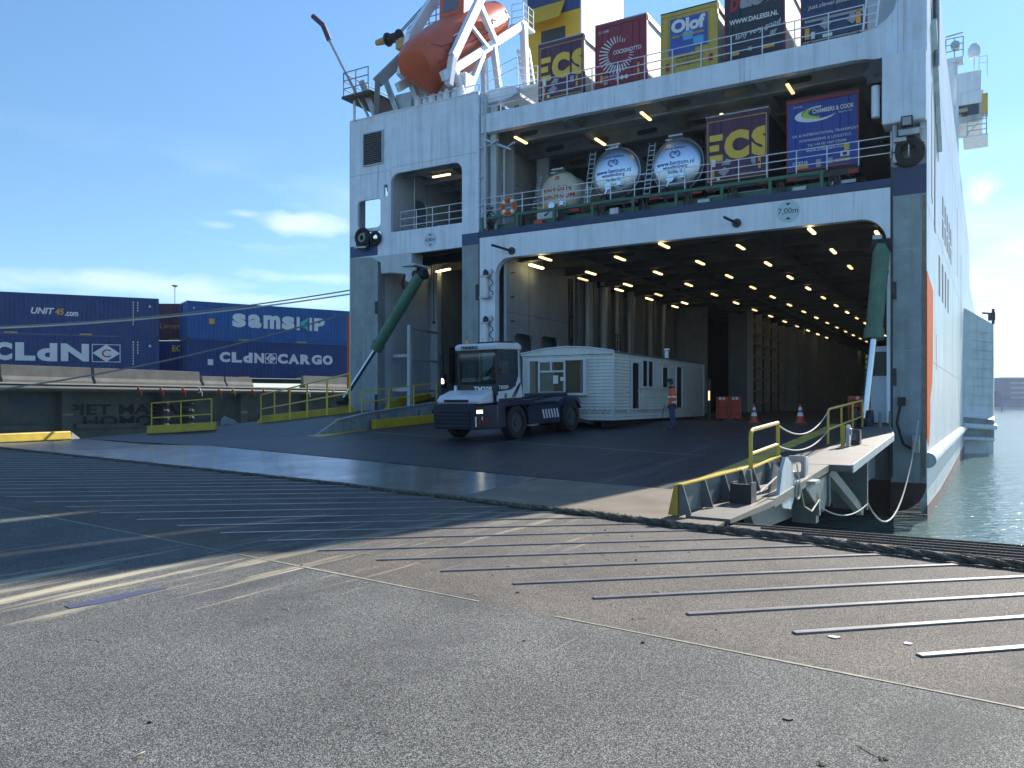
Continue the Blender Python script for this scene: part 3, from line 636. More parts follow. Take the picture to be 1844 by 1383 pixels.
# roller fairleads on the port side
b = MB().lathe([(.42, 0), (.3, .1), (.28, .35), (.42, .5)], (1.0, -.25, 9.55), 'y', 20)
b.torus((1.0, -.22, 9.82), .36, .13, 'y', 20, 8).torus((1.72, -.12, 9.72), .27, .1, 'y', 18, 8); part('fairlead', b, M['black'], smooth=True)
part('fairlead_rim', MB().torus((1.02, -.3, 9.78), .18, .05, 'y', 16, 6).beam((.5, -.25, 9.35), (1.3, -.3, 9.3), .08), M['galv'], smooth=True)
# inside of the port block: deck, side wall, ceiling
b = MB().box(.05, 2.55, .16, 9, 9.7, 9.78).box(2.55, 6.83, .16, 30, 9.7, 9.92); part('gallery_deck', b, M['ingrey'])
b = plate(rrect(.16, 9, 9.78, 15.2, .01), [rrect(1.9, 3.0, 9.95, 12.0, .3)], 2.50, 2.58, axis='x')   # between fairlead room and gallery
part('gallery_wall', b, M['inlight'])
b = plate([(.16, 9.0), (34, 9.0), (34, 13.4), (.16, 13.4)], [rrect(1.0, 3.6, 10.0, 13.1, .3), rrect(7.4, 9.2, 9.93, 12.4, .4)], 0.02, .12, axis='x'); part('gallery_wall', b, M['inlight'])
part('gallery_wall', MB().box(6.84, 6.95, .2, 34, 9.0, 13.4).box(.1, 6.9, 16, 16.1, 9, 13.4), M['ingrey'])
part('gallery_ceiling', MB().box(0, 7.7, .16, 34, 13.3, 13.4), M['ingrey'])
b = MB()
for k in range(9): b.box(.2, 7.6, .9 + k * 1.7, 1.05 + k * 1.7, 12.85, 13.3)
for t_ in (3.4, 5.2): b.box(t_, t_ + .1, .2, 16, 12.95, 13.3)
for k in range(10): b.tube([(2.8 + .35 * k, .3, 13.1), (2.8 + .35 * k, 15, 13.1)], .05, 6)
part('ceiling_girder', b, M['ingrey'])
def railpart(pts, h=1.0, n=3, step=1.5, r=.022, m=None, name='railing', parent=None, lean=(0, 0, 0), r_top=None):
    b = MB(); pts = [Vector(p) for p in pts]
    for i in range(len(pts) - 1):
        a, c = pts[i], pts[i + 1]; Ld = (c - a).length; k = max(1, round(Ld / step))
        for j in range(k + 1):
            if j == 0 and i > 0: continue
            p = a + (c - a) * j / k; b.tube([p, p + Vector((0, 0, h))], r, 6)
        for q_ in range(n):
            z = h * (q_ + 1) / n; b.tube([a + Vector((0, 0, z)), c + Vector((0, 0, z))], r_top if (r_top and q_ == n - 1) else r * .9, 6)
    return obj(name, b, m or M['white2'], parent or ship, smooth=True)
railpart([(2.9, .4, 9.92), (6.8, .4, 9.92)], 1.05, 3, 1.0); railpart([(2.9, .4, 9.92), (2.9, 3.6, 9.92)], 1.05, 3, 1.2)
part('pipe', MB().tube([(3.15, 1.2, 9.9), (3.15, 1.2, 13.0)], .03, 6), M['galv'])
# --- port lane opening: inner wall, flange, lintel, cylinder bracket
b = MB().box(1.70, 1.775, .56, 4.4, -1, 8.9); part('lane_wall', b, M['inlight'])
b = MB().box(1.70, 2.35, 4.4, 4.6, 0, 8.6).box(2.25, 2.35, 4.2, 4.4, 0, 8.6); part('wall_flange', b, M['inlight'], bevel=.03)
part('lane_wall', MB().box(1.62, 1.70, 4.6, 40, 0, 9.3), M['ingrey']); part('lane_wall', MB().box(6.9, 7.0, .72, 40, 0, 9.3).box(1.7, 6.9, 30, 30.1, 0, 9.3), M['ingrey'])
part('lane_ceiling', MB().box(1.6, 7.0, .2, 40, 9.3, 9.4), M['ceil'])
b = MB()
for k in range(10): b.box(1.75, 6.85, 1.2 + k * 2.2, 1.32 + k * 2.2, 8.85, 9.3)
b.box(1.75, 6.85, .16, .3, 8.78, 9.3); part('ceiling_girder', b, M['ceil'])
b = MB().prism([(1.3, 8.85), (3.9, 8.85), (3.9, 7.75), (2.6, 7.95), (2.0, 7.95), (1.95, 8.5)], 'y', -.02, .9); part('cylinder_bracket', b, M['inlight'], bevel=.05)
# ladder-like guide frame standing inside the opening
b = MB(); x0 = onD(735, 600, .9)[0]; x1 = onD(770, 600, 4.3)[0]
b.box(x0, x0 + .18, .8, 1.0, 1.3, 5.45)
for z in (5.3, 3.75, 2.2): b.beam((x0 + .1, .9, z), (2.3, 4.3, z + .02), .14, .1)
b.box(x0 - .9, x0, .8, .95, 3.85, 4.0).box(x0 - .95, x0, .8, .95, 2.15, 2.35); part('guide_frame', b, M['inlight'], bevel=.015)
# --- hydraulic cylinders of the ramp
def cylinder(top, mid, bot, m, r=.26):
    top, mid, bot = Vector(top), Vector(mid), Vector(bot)
    d = (mid - top).normalized()
    c = part('hydraulic_cylinder', MB().tube([top, top + d * .3, mid - d * .25, mid - d * .24, mid], r, 16), m, smooth=True)
    part('collar', MB().tube([mid - d * .3, mid + d * .04], r * 1.18, 16), m, c, smooth=True); part('collar', MB().tube([top + d * .9, top + d * .98], r * 1.06, 16), m, c, smooth=True)
    part('rod', MB().tube([mid, bot], r * .40, 12), M['chrome'], c, smooth=True)
    part('pivot', MB().lathe([(.0, -.32), (.24, -.32), (.24, .32), (0, .32)], tuple(top), 'x', 16), M['black'], c); part('pivot', MB().lathe([(0, -.25), (.2, -.25), (.2, .25), (0, .25)], tuple(bot), 'x', 14), M['black'], c)
    return c
cl = cylinder(onD(757, 495, -.9), onD(677, 628, -1.1), onD(617, 722, -1.4), M['cylg'], .27)
hb = MB()
for k in range(3):
    c0 = Vector(onD(737, 508, -.8)); pts = [c0 + Vector(((.35 - .05 * k) * math.cos(a / 8 * 5.2 + .6) - .15 * k, .05 * k, (.42 - .04 * k) * math.sin(a / 8 * 5.2 + .6))) for a in range(9)]
    hb.tube(pts, .03, 6)
hb.box(onD(745, 498, -.9)[0] - .1, onD(745, 498, -.9)[0] + .1, -.8, -.5, 7.45, 7.9); part('hose', hb, M['black'], cl, smooth=True)
part('bracket_lug', MB().prism([(4.35, 8.0), (4.9, 7.9), (4.75, 7.15), (4.3, 7.3)], 'y', -1.0, -.85).prism([(4.2, 7.95), (5.0, 7.95), (5.0, 8.05), (4.2, 8.05)], 'y', -1.2, .0), M['inlight'], bevel=.02)
cr = cylinder(onD(1588, 442, -.15), onD(1573, 608, -.6), onD(1556, 762, -.9), M['cylg'], .28)
b = MB().tube([onD(1580, 470, -.42), onD(1562, 600, -.85)], .03, 6); part('hose', b, M['cylg'], cr)
# --- main opening frame and beam
ro = [(7.87, -1.0), (8.70, -1.0), (8.70, 7.35)]
for i in range(1, 8):
    a = R(180 - 90 * i / 7); ro.append((8.7 + .75 + .75 * math.cos(a), 7.33 + .75 * math.sin(a)))
ro.append((23.9, 8.08))
for i in range(1, 8):
    a = R(90 - 90 * i / 7); ro.append((23.9 + .86 * math.cos(a), 7.22 + .86 * math.sin(a)))
ro += [(24.76, .9), (24.87, .9), (24.87, 9.09), (7.87, 9.09)]
part('stern_frame', plate(ro, [], -.10, .25), M['white2'])
part('frame_edge', MB().box(7.78, 7.86, -.06, .25, -1, 9.12).box(7.8, 24.9, -.06, .25, 9.095, 9.14), M['dark'])
# navy strip and green coaming with clutter at the edge of the trailer deck
part('deck_edge', MB().box(7.78, 24.9, -.02, .5, 9.145, 9.42), M['tnavy2'])
gb = MB().box(7.85, 22.7, .0, .10, 9.92, 10.04)
for k in range(9): gb.box(7.9 + k * 1.83, 8.02 + k * 1.83, .0, .12, 9.42, 9.92)
gb.box(7.85, 22.7, .55, .65, 9.42, 9.75); part('coaming', gb, M['green'])
railpart([(7.9, .05, 10.04), (24.9, .05, 10.04)], .86, 3, 1.09, .02)
# twist locks / lashing gear clutter: individual bundles
for i in range(9):
    x = 8.3 + i * 1.83 + random.uniform(-.1, .1); b = MB()
    for k in range(9):
        a = random.uniform(-.25, .25); b.beam((x + a, .28, 9.42), (x + a * .4 + random.uniform(-.1, .1), .22, 9.85 + random.uniform(-.1, .12)), .045)
    part('lashing_gear', b, M['dark'])
    if i % 2:
        y = random.choice(('ink', 'galv', 'redpl', 'inkorg')); part('gear_box', MB().box(x + .45, x + .85 + .1 * random.random(), .2, .45, 9.42, 9.42 + random.uniform(.12, .34)), M[y], bevel=.02)
# pegs in the beam
for px, py, qx, qy in ((922, 452, 885, 441), (1327, 402, 1304, 391)):
    a = Vector(onD(px, py, -.1)); c = Vector(onD(qx, qy, -.9)); b = MB().tube([a, c], .055, 8); b.lathe([(0, -.16), (.17, -.16), (.17, -.1), (0, -.1)], (a.x, 0, a.z), 'y', 14); part('boom_peg', b, M['dark'], smooth=True)
# clearance signs
def sign(cx, cz, r, s, sz, m, y):
    g = part('clearance_sign', MB().prism(disc((cx, cz), r, 28), 'y', y - .003, y + .006), m)
    text(g, 'lettering', s, sz, (cx, y - .006, cz), M['inkdark'], bold=0, depth=.003)
    part('arrow', MB().prism([(cx - .1, cz + r * .72), (cx + .1, cz + r * .72), (cx, cz + r * .5)], 'y', y - .009, y - .003).prism([(cx - .1, cz - r * .72), (cx + .1, cz - r * .72), (cx, cz - r * .5)], 'y', y - .009, y - .003), M['inkdark'], g)
sign(21.45, 8.67, .42, '7,00m', .30, mat('sign_pale_blue', (.50, .66, .72), .5, var=.05), -.106)
sign(5.02, 9.32, .36, '4,80m', .24, mat('sign_pale_blue2', (.55, .65, .74), .5, var=.05), -.01)
# equipment on the frame's left leg
def fitting(z):
    f = part('roller_guide', MB().box(8.05, 8.55, -.42, -.11, z, z + .08), M['galv']); part('top_plate', MB().box(8.1, 8.5, -.4, -.11, z + .95, z + 1.02), M['galv'], f); part('roller', MB().lathe([(.13, z + .08), (.15, z + .3), (.15, z + .7), (.1, z + .95)], (8.28, -.27, 0), 'z', 14), M['ink'], f, smooth=True)
    part('roller_cap', MB().lathe([(0, z + 1.0), (.12, z + 1.0), (.12, z + 1.2), (.05, z + 1.3), (0, z + 1.3)], (8.3, -.27, 0), 'z', 12), M['dark'], f)
    b = MB(); pts = [(8.55 + .12 * math.sin(k * 1.7), -.2, z + 1.3 - k * .13) for k in range(10)]; b.tube(pts, .02, 5); part('cable', b, M['black'], f)
fitting(6.3); fitting(4.2)
# --- cargo hold
HZ = .85
b = MB().box(7.7, 24.9, .02, 118, HZ - .1, HZ); part('vehicle_deck', b, M['deckdark'])
def nb(n, *a): part(n, MB().box(*a), M['ingrey'])
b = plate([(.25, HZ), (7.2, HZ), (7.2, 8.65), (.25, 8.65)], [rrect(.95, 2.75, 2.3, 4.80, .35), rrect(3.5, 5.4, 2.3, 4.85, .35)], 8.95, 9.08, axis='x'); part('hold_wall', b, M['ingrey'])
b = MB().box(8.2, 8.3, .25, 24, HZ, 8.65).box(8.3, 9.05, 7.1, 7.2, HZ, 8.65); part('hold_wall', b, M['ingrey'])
b = MB().box(8.2, 10.95, 24, 24.15, HZ, 8.65); part('bulkhead', b, M['ingrey'])
b = MB()
for k in range(9):
    y = 8.1 + k * 1.85; b.box(8.3, 8.95, y, y + .14, HZ, 8.6).box(8.85, 8.95, y - .12, y + .3, HZ, 8.6)
part('wall_frame', b, M['ingrey'])
for (y, r) in ((8.9, .16), (9.35, .1), (11.0, .22), (12.9, .12), (14.8, .14), (15.3, .08), (18.2, .16), (20.6, .12)):
    part('pipe', MB().tube([(9.0, y, HZ), (9.0, y, 8.4)], r, 10).tube([(9.0, y, 3.4), (9.0, y, 3.55)], r * 1.3, 10), M['inlight'], smooth=True)
b = MB()
for k in range(6): b.box(8.98 + .1, 9.3, 6.55, 6.62, 1.2 + k * 1.2, 1.26 + k * 1.2).tube([(9.1, .62, 2 + k * 1.1), (9.28, .62, 2 + k * 1.1)], .03, 6)
b.box(9.1, 9.16, 6.4, 6.52, HZ, 8); b.box(9.1, 9.16, 6.7, 6.82, HZ, 8); part('wall_ladder', b, M['dark'])
b = MB()
for k in range(8): b.beam((9.1, 12.4, 2.6 + k * .42), (9.1, 13.1, 2.6 + k * .42), .03)
for y in (12.4, 12.75, 13.1): b.tube([(9.1, y, 2.5), (9.1, y, 5.6)], .02, 5)
part('wall_ladder', b, M['dark'])
part('weld_seam', MB().box(9.081, 9.086, .3, 7.1, 5.7, 5.715).box(9.081, 9.086, 2.3, 2.312, HZ, 8.4), M['dark'])
# starboard wall, casing wall, end
part('hold_wall', MB().box(24.88, 24.98, .02, 118, HZ, 8.65), M['ingrey'])
part('hold_wall', MB().box(8.3, 24.9, 118, 118.2, HZ, 8.65).box(8.1, 8.2, 24, 118, HZ, 8.65), M['ceil'])  # deep walls made near-black, painting in the dark of the hold
part('casing', MB().box(10.95, 12.3, 29.2, 117.9, HZ, 8.65), M['ingrey'])
b = MB()
for k in range(5): b.box(12.31, 12.75, 29.25 + k * 2.6, 29.4 + k * 2.6, HZ, 8.3)
for k in range(8): b.box(12.31, 12.8, 29.2, 39.2, 1.5 + k * .88, 1.58 + k * .88)
part('casing_shelf', b, M['paper'])
b = MB()
for k in range(26): b.box(12.31, 13.5, 41.2 + k * 3.0, 41.35 + k * 3.0, HZ, 8.1).box(12.31, 12.7, 42.5 + k * 3, 42.6 + k * 3, HZ, 8.1)
for z in (2.4, 4.2, 6.0): b.box(12.31, 12.6, 41, 117, z, z + .08)
part('casing_frame', b, M['inlight'])
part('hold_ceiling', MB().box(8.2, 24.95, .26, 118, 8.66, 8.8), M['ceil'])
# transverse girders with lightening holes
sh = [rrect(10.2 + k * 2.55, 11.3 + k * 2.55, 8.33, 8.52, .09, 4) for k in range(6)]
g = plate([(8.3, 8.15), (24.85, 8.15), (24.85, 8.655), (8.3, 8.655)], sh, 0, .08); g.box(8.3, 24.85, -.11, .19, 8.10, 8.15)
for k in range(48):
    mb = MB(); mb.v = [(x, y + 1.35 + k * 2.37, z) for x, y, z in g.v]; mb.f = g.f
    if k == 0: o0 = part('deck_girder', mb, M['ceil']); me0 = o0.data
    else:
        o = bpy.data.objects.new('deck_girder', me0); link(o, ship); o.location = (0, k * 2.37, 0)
b = MB()
for t_ in (11.8, 15.2, 20.0): b.box(t_, t_ + .12, .3, 118, 8.2, 8.65).box(t_ - .12, t_ + .24, .3, 118, 8.13, 8.18)
part('long_girder', b, M['ceil'])
# lamps
lm = MB().box(-.06, .06, -.52, .52, -.05, .02); lme = None
def lamp(t_, d_, z_, rz=0):
    global lme
    if lme is None:
        o = obj('lamp', lm, M['lamp'], ship, bevel=.02); lme = o.data
    else: o = link(bpy.data.objects.new('lamp', lme), ship)
    o.location = (t_, d_, z_); o.rotation_euler = (0, 0, R(rz)); return o
for t_, d0, n in ((19.07, 2.27, 15), (16.5, .35, 15), (13.8, 2.15, 12), (10.95, .1 + .4, 5), (9.75, 2.1, 5), (22.17, .5, 3), (24.2, 2.3, 3)):
    for k in range(n):
        if t_ == 24.2 and k == 1: continue
        if t_ == 9.75 and k == 0: o = part('lamp', MB().box(-.075, .075, -.6, .6, -.05, .02), M['lampb']); o.location = (9.6, 2.1, 7.98); continue
        lamp(t_, d0 + k * 4.68, 7.98)
for px, py in ((1536, 639), (1551, 644), (1563, 649)): x = onZ(px, py, 7.6); lamp(x[0] + .4, min(112, x[1]), 7.9)
for px, py in ((938, 244), (1081, 247), (1163, 200), (1305, 203), (1423, 150)):
    x = onZ(px, py, 13.75); lamp(x[0], max(.7, x[1]), 13.55)
x = onZ(795, 314, 12.85); lamp(x[0], x[1], 12.8, 90); x = onZ(795, 459, 8.85); o = part('lamp', MB().box(-.075, .075, -.6, .6, -.05, .02), M['lampb']); o.location = (2.6, 4.4, 8.7); o.rotation_euler = (0, 0, R(70))
x = onT(790, 685, 1.75); f = part('floodlight', MB().box(1.72, 1.8, x[1] - .7, x[1] + .7, x[2] - .4, x[2] + .35), M['dark']); part('lens', MB().box(1.8, 1.83, x[1] - .38, x[1] + .38, x[2] - .18, x[2] + .18), M['headlamp'], f)
# black hose on the lane wall
b = MB().box(1.72, 1.9, 6.2, 6.5, 2.7, 4.7); b.tube([(1.85, 6.3, 2.7), (1.9, 6.5, 2.0), (1.95, 6.9, 1.5)], .05, 6); part('hose', b, M['black'])
part('hose', MB().tube([(3.0, 3.0, 8.8), (3.0, 3.0, 5.8)], .015, 5).box(2.95, 3.05, 2.95, 3.05, 5.7, 5.8), M['black'])
# --- starboard pillar and upper right block
part('stern_pillar', plate([(24.88, -2.15), (24.9, -2.15)] + [(25.0 + .98 * math.sin(R(a)), -1.15 - 1.0 * math.cos(R(a))) for a in range(0, 91, 10)] + [(25.98, 10.0)] + [(25.43 + .55 * math.cos(R(a)), 10.2 + .6 * math.sin(R(a))) for a in range(0, 181, 15)] + [(24.88, 10.0)], [rrect(25.12, 25.72, 9.98, 10.52, .25)], .0, .6), M['hullgrey'])
part('pillar_edge', MB().box(24.89, 24.95, -.02, .3, -1, 9.8), M['dark'])
for z in (5.2, 2.2): part('hinge_pad', MB().box(24.95, 25.06, -.05, 0, z, z + .6), M['dark'])
part('worn_edge', MB().box(25.86, 25.975, -.008, -.001, -.9, 8.7), mat('worn_brown_edge', (.24, .20, .15), .7, var=.35, rust=.6, vs=3))
part('fairlead', MB().torus((25.42, -.03, 10.25), .38, .17, 'y', 24, 8), M['black'], smooth=True)
part('blue_band', MB().box(24.9, 25.985, -.006, .05, 8.78, 9.78), M['tnavy2'])
part('weld_seam', MB().box(24.95, 25.98, -.004, .0, 3.4, 3.42).box(24.95, 25.98, -.004, .0, 6.9, 6.92).box(24.95, 25.98, -.004, .0, .2, .22), M['galv'])
part('antifouling_band', plate([(24.89, -2.16)] + [(25.0 + .985 * math.sin(R(a)), -1.15 - 1.005 * math.cos(R(a))) for a in range(0, 91, 10)] + [(24.89, -1.15)], [], -.012, .0), M['boot'])
part('transom', MB().box(.0, 24.88, .75, 1.0, -2.6, HZ - .12), M['hullgrey']); part('transom_band', MB().box(0, 24.88, .74, .75, -2.6, -1.15), M['boot'])
# upper beam
ub = [(7.9, 13.87), (23.7, 13.78), (24.1, 13.74), (24.4, 13.66), (26.0, 13.66), (26.0, 16.3), (25.4, 16.4), (25.4, 23), (25.1, 23), (25.1, 16.2), (25.08, 15.6), (24.98, 15.25), (24.75, 14.98), (24.4, 14.78), (23.9, 14.70), (7.9, 14.72)]  # narrow strip above the corner raised out of view to shape the cast shadow
part('deck_beam', plate(ub, [], -.02, .3), M['white'])
b = MB().box(24.63, 25.995, -.35, .6, 11.22, 13.62); part('sponson_box', b, M['white'], bevel=.05)
b = MB().box(24.2, 24.6, -.2, .25, 13.0, 13.6); b.lathe([(0, -.3), (.2, -.3), (.2, .2), (0, .2)], (24.25, 0, 13.1), 'y', 14).box(24.15, 24.6, -.3, .1, 12.75, 12.95); part('hinge_block', b, M['dark'])
part('post', MB().tube([(24.4, -.05, 11.6), (24.4, -.05, 12.7)], .14, 10), M['white2'], smooth=True)
part('inner_wall', MB().box(25.2, 25.9, .7, 3, 10.4, 11.2).box(25.1, 25.95, .62, .7, 9.9, 15), M['inlight'])
b = MB().tube([(25.02, -.1, 9.9), (25.02, -.1, 11.2)], .09, 8); part('post', b, M['galv'], smooth=True)
f = part('floodlight', MB().box(25.25, 25.6, -.5, -.32, 11.0, 11.35), M['black']); part('lens', MB().box(25.29, 25.56, -.51, -.5, 11.04, 11.31), M['inkgrey'], f)
part('junction_box', MB().box(25.15, 25.8, -.3, -.1, 10.75, 10.98).box(25.0, 25.4, -.35, -.1, 10.55, 10.7), M['galv'], bevel=.02)
railpart([(24.9, -.1, 10.1), (26, -.1, 10.1)], .9, 2, .6, .02)
# cutout in upper right quarter with ladder and rails
part('cutout_back', MB().box(23.99, 25.6, 1.2, 1.3, 14.8, 23), M['inlight'])  # widened and raised out of view as filler against sun streaks
b = MB(); 
for dx in (0, .42): b.beam((24.0 + dx, -.08, 14.75), (24.35 + dx, .5, 19), .06)
for k in range(14): b.beam((24.03 + .024 * k, -.06 + .04 * k, 15 + k * .29), (24.45 + .024 * k, -.06 + .04 * k, 15 + k * .29), .035)
part('stair', b, M['white2'])
part('weld_seam', MB().box(24.62, 26.0, -.026, -.02, 16.2, 16.22).box(25.1, 25.115, -.026, -.02, 13.7, 19.5), M['ingrey'])
railpart([(9.9, .05, 14.72), (24.0, .05, 14.72)], .98, 3, 1.18, .022)
railpart([(7.9, .05, 14.72), (9.9, .05, 14.72)], .98, 3, 1.0, .022)
# white column left of trailer deck and its wall
b = MB().box(7.76, 8.05, .15, .5, 9.42, 15.7).box(8.05, 8.2, .9, 1.1, 9.42, 13.8).box(8.2, 8.5, .3, .45, 9.42, 15.2); part('column', b, M['inlight'])
b = MB().tube([(8.12, -.02, 9.5), (8.12, -.02, 15.6)], .05, 8).tube([(8.75, .6, 9.5), (8.75, .6, 13.2)], .05, 8).tube([(8.75, .6, 13.2), (9.3, .6, 13.4)], .05, 8); part('pipe', b, M['inlight'], smooth=True)
b = MB()
for z in (10.6, 11.9, 13.2, 14.7): b.beam((7.78, -.02, z), (8.2, -.02, z + .02), .05)
b.beam((8.2, -.1, 13.5), (9.3, .3, 13.0), .09).beam((8.3, -.1, 13.2), (8.9, -.1, 13.4), .06); part('bracket', b, M['galv'])
part('trailer_deck_wall', MB().box(7.7, 7.78, .5, 60, 9.4, 13.9).box(8.45, 9.1, 4.2, 4.4, 9.4, 13.8).box(7.8, 8.4, 2.0, 2.15, 9.4, 13.8).box(24.9, 24.98, .6, 60, 9.4, 13.9).box(7.8, 24.9, 60, 60.1, 9.4, 13.9), M['inlight'])
b = MB()
for z in (10.3, 11.3, 12.3): b.beam((7.8, .5, z), (7.8, 12, z + .0), .05)
part('wall_stiffener', b, M['inlight'])
part('trailer_deck', MB().box(7.78, 24.9, .12, 60, 9.145, 9.40), M['deckdark'])
part('weather_deck', MB().box(7.0, 25.2, .31, 60, 14.35, 14.45), M['ingrey'])
b = MB()
for t_ in (7.9, 12.0, 16.1, 20.2, 24.0): b.box(t_, t_ + .1, .31, 50, 13.85, 14.35).box(t_ - .1, t_ + .2, .31, 50, 13.8, 13.85)
part('long_girder', b, M['ingrey'])
g = plate([(7.9, 13.75), (24.6, 13.75), (24.6, 14.35), (7.9, 14.35)], [rrect(9.0 + k * 2.4, 10.0 + k * 2.4, 13.92, 14.17, .12, 4) for k in range(6)], 0, .08); g.box(7.9, 24.6, -.14, .22, 13.68, 13.75)
for k in range(9):
    mb = MB(); mb.v = [(x, y + 1.5 + k * 2.6, z) for x, y, z in g.v]; mb.f = g.f; part('deck_girder', mb, M['ingrey'])
# --- hulls
b = MB(); pr = [(0, 16.3), (4.5, 16.5), (5.5, 19.3), (12, 18.4), (57, 16.6), (60, 12.9), (160, 12.9), (160, -2.2), (0.3, -2.2), (0, -1.2)]
b.prism(pr, 'x', 25.80, 26.0); part('hull_side', b, M['hullwhite'])
b = MB().prism([(0.1, -2.7), (150, -2.7), (150, -1.55), (40, -1.75), (8, -2.05), (0.1, -1.9)], 'x', 26.0, 26.012); part('waterline_band', b, mat('pinkish_antifouling', (.22, .14, .135), .7, var=.4, dirt=.4, vs=1.5))
op = [(0, .4), (.8, .1), (1.3, .5), (1.7, 1.1), (1.5, 1.7), (2.6, 2.3), (3.0, 3.0), (3.2, 5.8), (0, 6.1)]
part('orange_stripe', MB().prism(op, 'x', 26.001, 26.012).box(25.985, 26.012, -.01, 0, .4, 6.1), M['orange'])
part('orange_stripe', MB().box(-.20, -.042, -.03, 3.2, .9, 6.0), M['orange'])
part('hull_side', MB().prism([(0.3, 9.9), (160, 9.9), (160, -3), (.3, -3)], 'x', -.04, .02), M['white'])
part('hull_side', MB().box(-.04, .02, 12, 160, 9.9, 15.7).box(-.04, .02, .2, 12, 13.2, 15.7).box(-.04, .02, 3.8, 7.2, 9.9, 13.2), M['white'])
part('fender_pipe', MB().tube([(26.02, .05, -.36), (26.02, 40.5, -.36)], .27, 14), M['hullwhite'], smooth=True)
wn_ = [(6.7 + k * 2.6, 6.1 + k * .0, 7.9) for k in range(4)]
for k in range(4): part('opening_shade_plate', MB().box(26.0, 26.015, 7.0 + k * 2.55, 7.9 + k * 2.55, 6.1, 7.75), M['dark'])  # flat dark plates painted as the shade inside the hull slots
for k in range(5):
    for j in range(2): part('opening_shade_plate', MB().box(26.0, 26.015, 9.8 + k * 2.0, 10.6 + k * 2.0, 9.0 + j * 1.0, 9.8 + j * 1.0), M['dark'])
part('opening_shade_plate', MB().prism([(4.0, 8.3), (4.6, 8.2), (4.8, 13.0), (4.3, 13.6)], 'x', 26.0, 26.015), M['dark'])
part('opening_shade_plate', MB().prism([(2.3, 9.2), (2.9, 9.0), (3.0, 12.6), (2.6, 13.4), (2.4, 12.5)], 'x', 26.0, 26.015), M['ingrey'])
part('recess_shade_plate', MB().prism([(2.0, 16.0), (6.6, 11.5), (6.8, 11.9), (6.8, 19.0), (2.0, 19.4)], 'x', 26.0, 26.02), M['hullgrey'])  # flat darker plate painted as the shaded recess
part('diagonal_brace', MB().beam((26.06, 2.4, 15.6), (26.06, 6.4, 11.9), .22), M['white2'])
part('pipe', MB().tube([(26.12, 3.2, 14.2), (26.12, 3.2, 19)], .1, 8), M['steel'])
b = MB()
for y, z0, z1 in ((27, 9.5, 13.8), (34, 6, 12)): b.box(26.0, 26.015, y, y + .25, z0, z1)
b.box(26.0, 26.004, 0, 30, 3.1, 3.13).box(26.0, 26.004, 0, 60, 8.4, 8.43).box(26.0, 26.004, 20, 20.05, -1, 16).box(26.0, 26.004, 30, 30.05, -1, 16).box(26.0, 26.004, 0, 35, 14.6, 14.63); part('weld_seam', b, M['ingrey'])
part('draught_mark', MB().box(26.0, 26.01, 5.2, 5.35, 2.9, 4.3), M['hullgrey'])
# shoulder where the hull widens forward
sh_ = [(25.9, 41.0), (27.98, 42.5), (28.1, 120), (25.9, 120)]
b = MB(); zt = lambda t_: 8.95 - (t_ - 26) * .65
vs = [(t_, y, -2.6) for t_, y in sh_] + [(t_, y, zt(t_)) for t_, y in sh_]
b.add(vs, [(0, 1, 2, 3), (7, 6, 5, 4), (0, 4, 5, 1), (1, 5, 6, 2), (2, 6, 7, 3), (3, 7, 4, 0)]); shd = part('hull_shoulder', b, mat('shoulder_grey', (.62, .72, .78), .45, streak=.25, var=.2, vs=.6))
b = MB()
for k in range(9): b.beam((26.5, 41.35, 1.4 + k * .72), (27.93, 42.4, 1.35 + k * .70), .03)
part('plate_seam', b, M['hullwhite'], shd)
part('shelf', MB().add([(25.9, 40.2, .45), (28.02, 40.6, .2), (28.02, 44, .2), (25.9, 44, .45), (25.9, 40.2, -1.15), (28.02, 40.6, -1.15), (28.02, 44, -1.15), (25.9, 44, -1.15)], [(0, 1, 2, 3), (0, 4, 5, 1), (1, 5, 6, 2), (4, 7, 6, 5)]), M['hullgrey'])
part('shelf_top', MB().add([(25.9, 40.1, .47), (28.05, 40.5, .24), (28.05, 42.6, .5), (25.9, 41.2, 1.0), ], [(0, 1, 2, 3)]), M['paper'])
part('fender_pipe', MB().tube([(25.9, 40.1, -.2), (28.06, 40.55, -.32), (28.08, 44, -.32)], .2, 12).tube([(25.95, 40.2, -1.2), (28.02, 40.6, -1.25)], .16, 10), M['white2'], smooth=True)
b = MB().tube([(27.95, 42.6, 7.7), (27.95, 42.6, 8.9)], .12, 6).box(27.6, 28.1, 42.4, 42.9, 8.0, 8.6).tube([(27.2, 42.4, 8.6), (28.0, 42.5, 8.5)], .08, 6); part('deck_fitting', b, M['dark'], shd)
# --- bridge wing far forward
BW = 42
b = MB().box(24.0, 27.15, BW, BW + 4, 26.0, 27.6).box(24, 27.3, BW - .1, BW + 4, 25.0, 26.0); bw = part('bridge_wing', b, M['white2'], bevel=.06)
part('window', MB().box(25.6, 27.0, BW - .03, BW - .005, 24.1, 25.0).box(27.3, 27.32, BW + .3, BW + 3.5, 24.1, 25.0), M['glassd'], bw)
part('wing_base', MB().box(24, 27.2, BW + .02, BW + 4, 23.6, 24.99), M['hullwhite'], bw)
b = MB().box(27.2, 27.6, BW - .3, BW + 1.2, 24.2, 25.6); part('side_box', b, M['tyellow'], bw)
railpart([(26.2, BW - .4, 22.4), (27.5, BW - .4, 22.4), (27.5, BW + 2, 22.4)], 1.6, 4, 1.0, .04, M['galv'], parent=bw)
railpart([(27.0, BW, 27.6), (27.55, BW, 27.6), (27.55, BW + 2, 27.6)], 1.0, 2, .6, .03, parent=bw)
part('balcony', MB().box(25.9, 27.6, BW - .5, BW + 3, 22.3, 22.42).beam((26, BW, 22.4), (27.4, BW, 24), .08), M['white2'], bw)
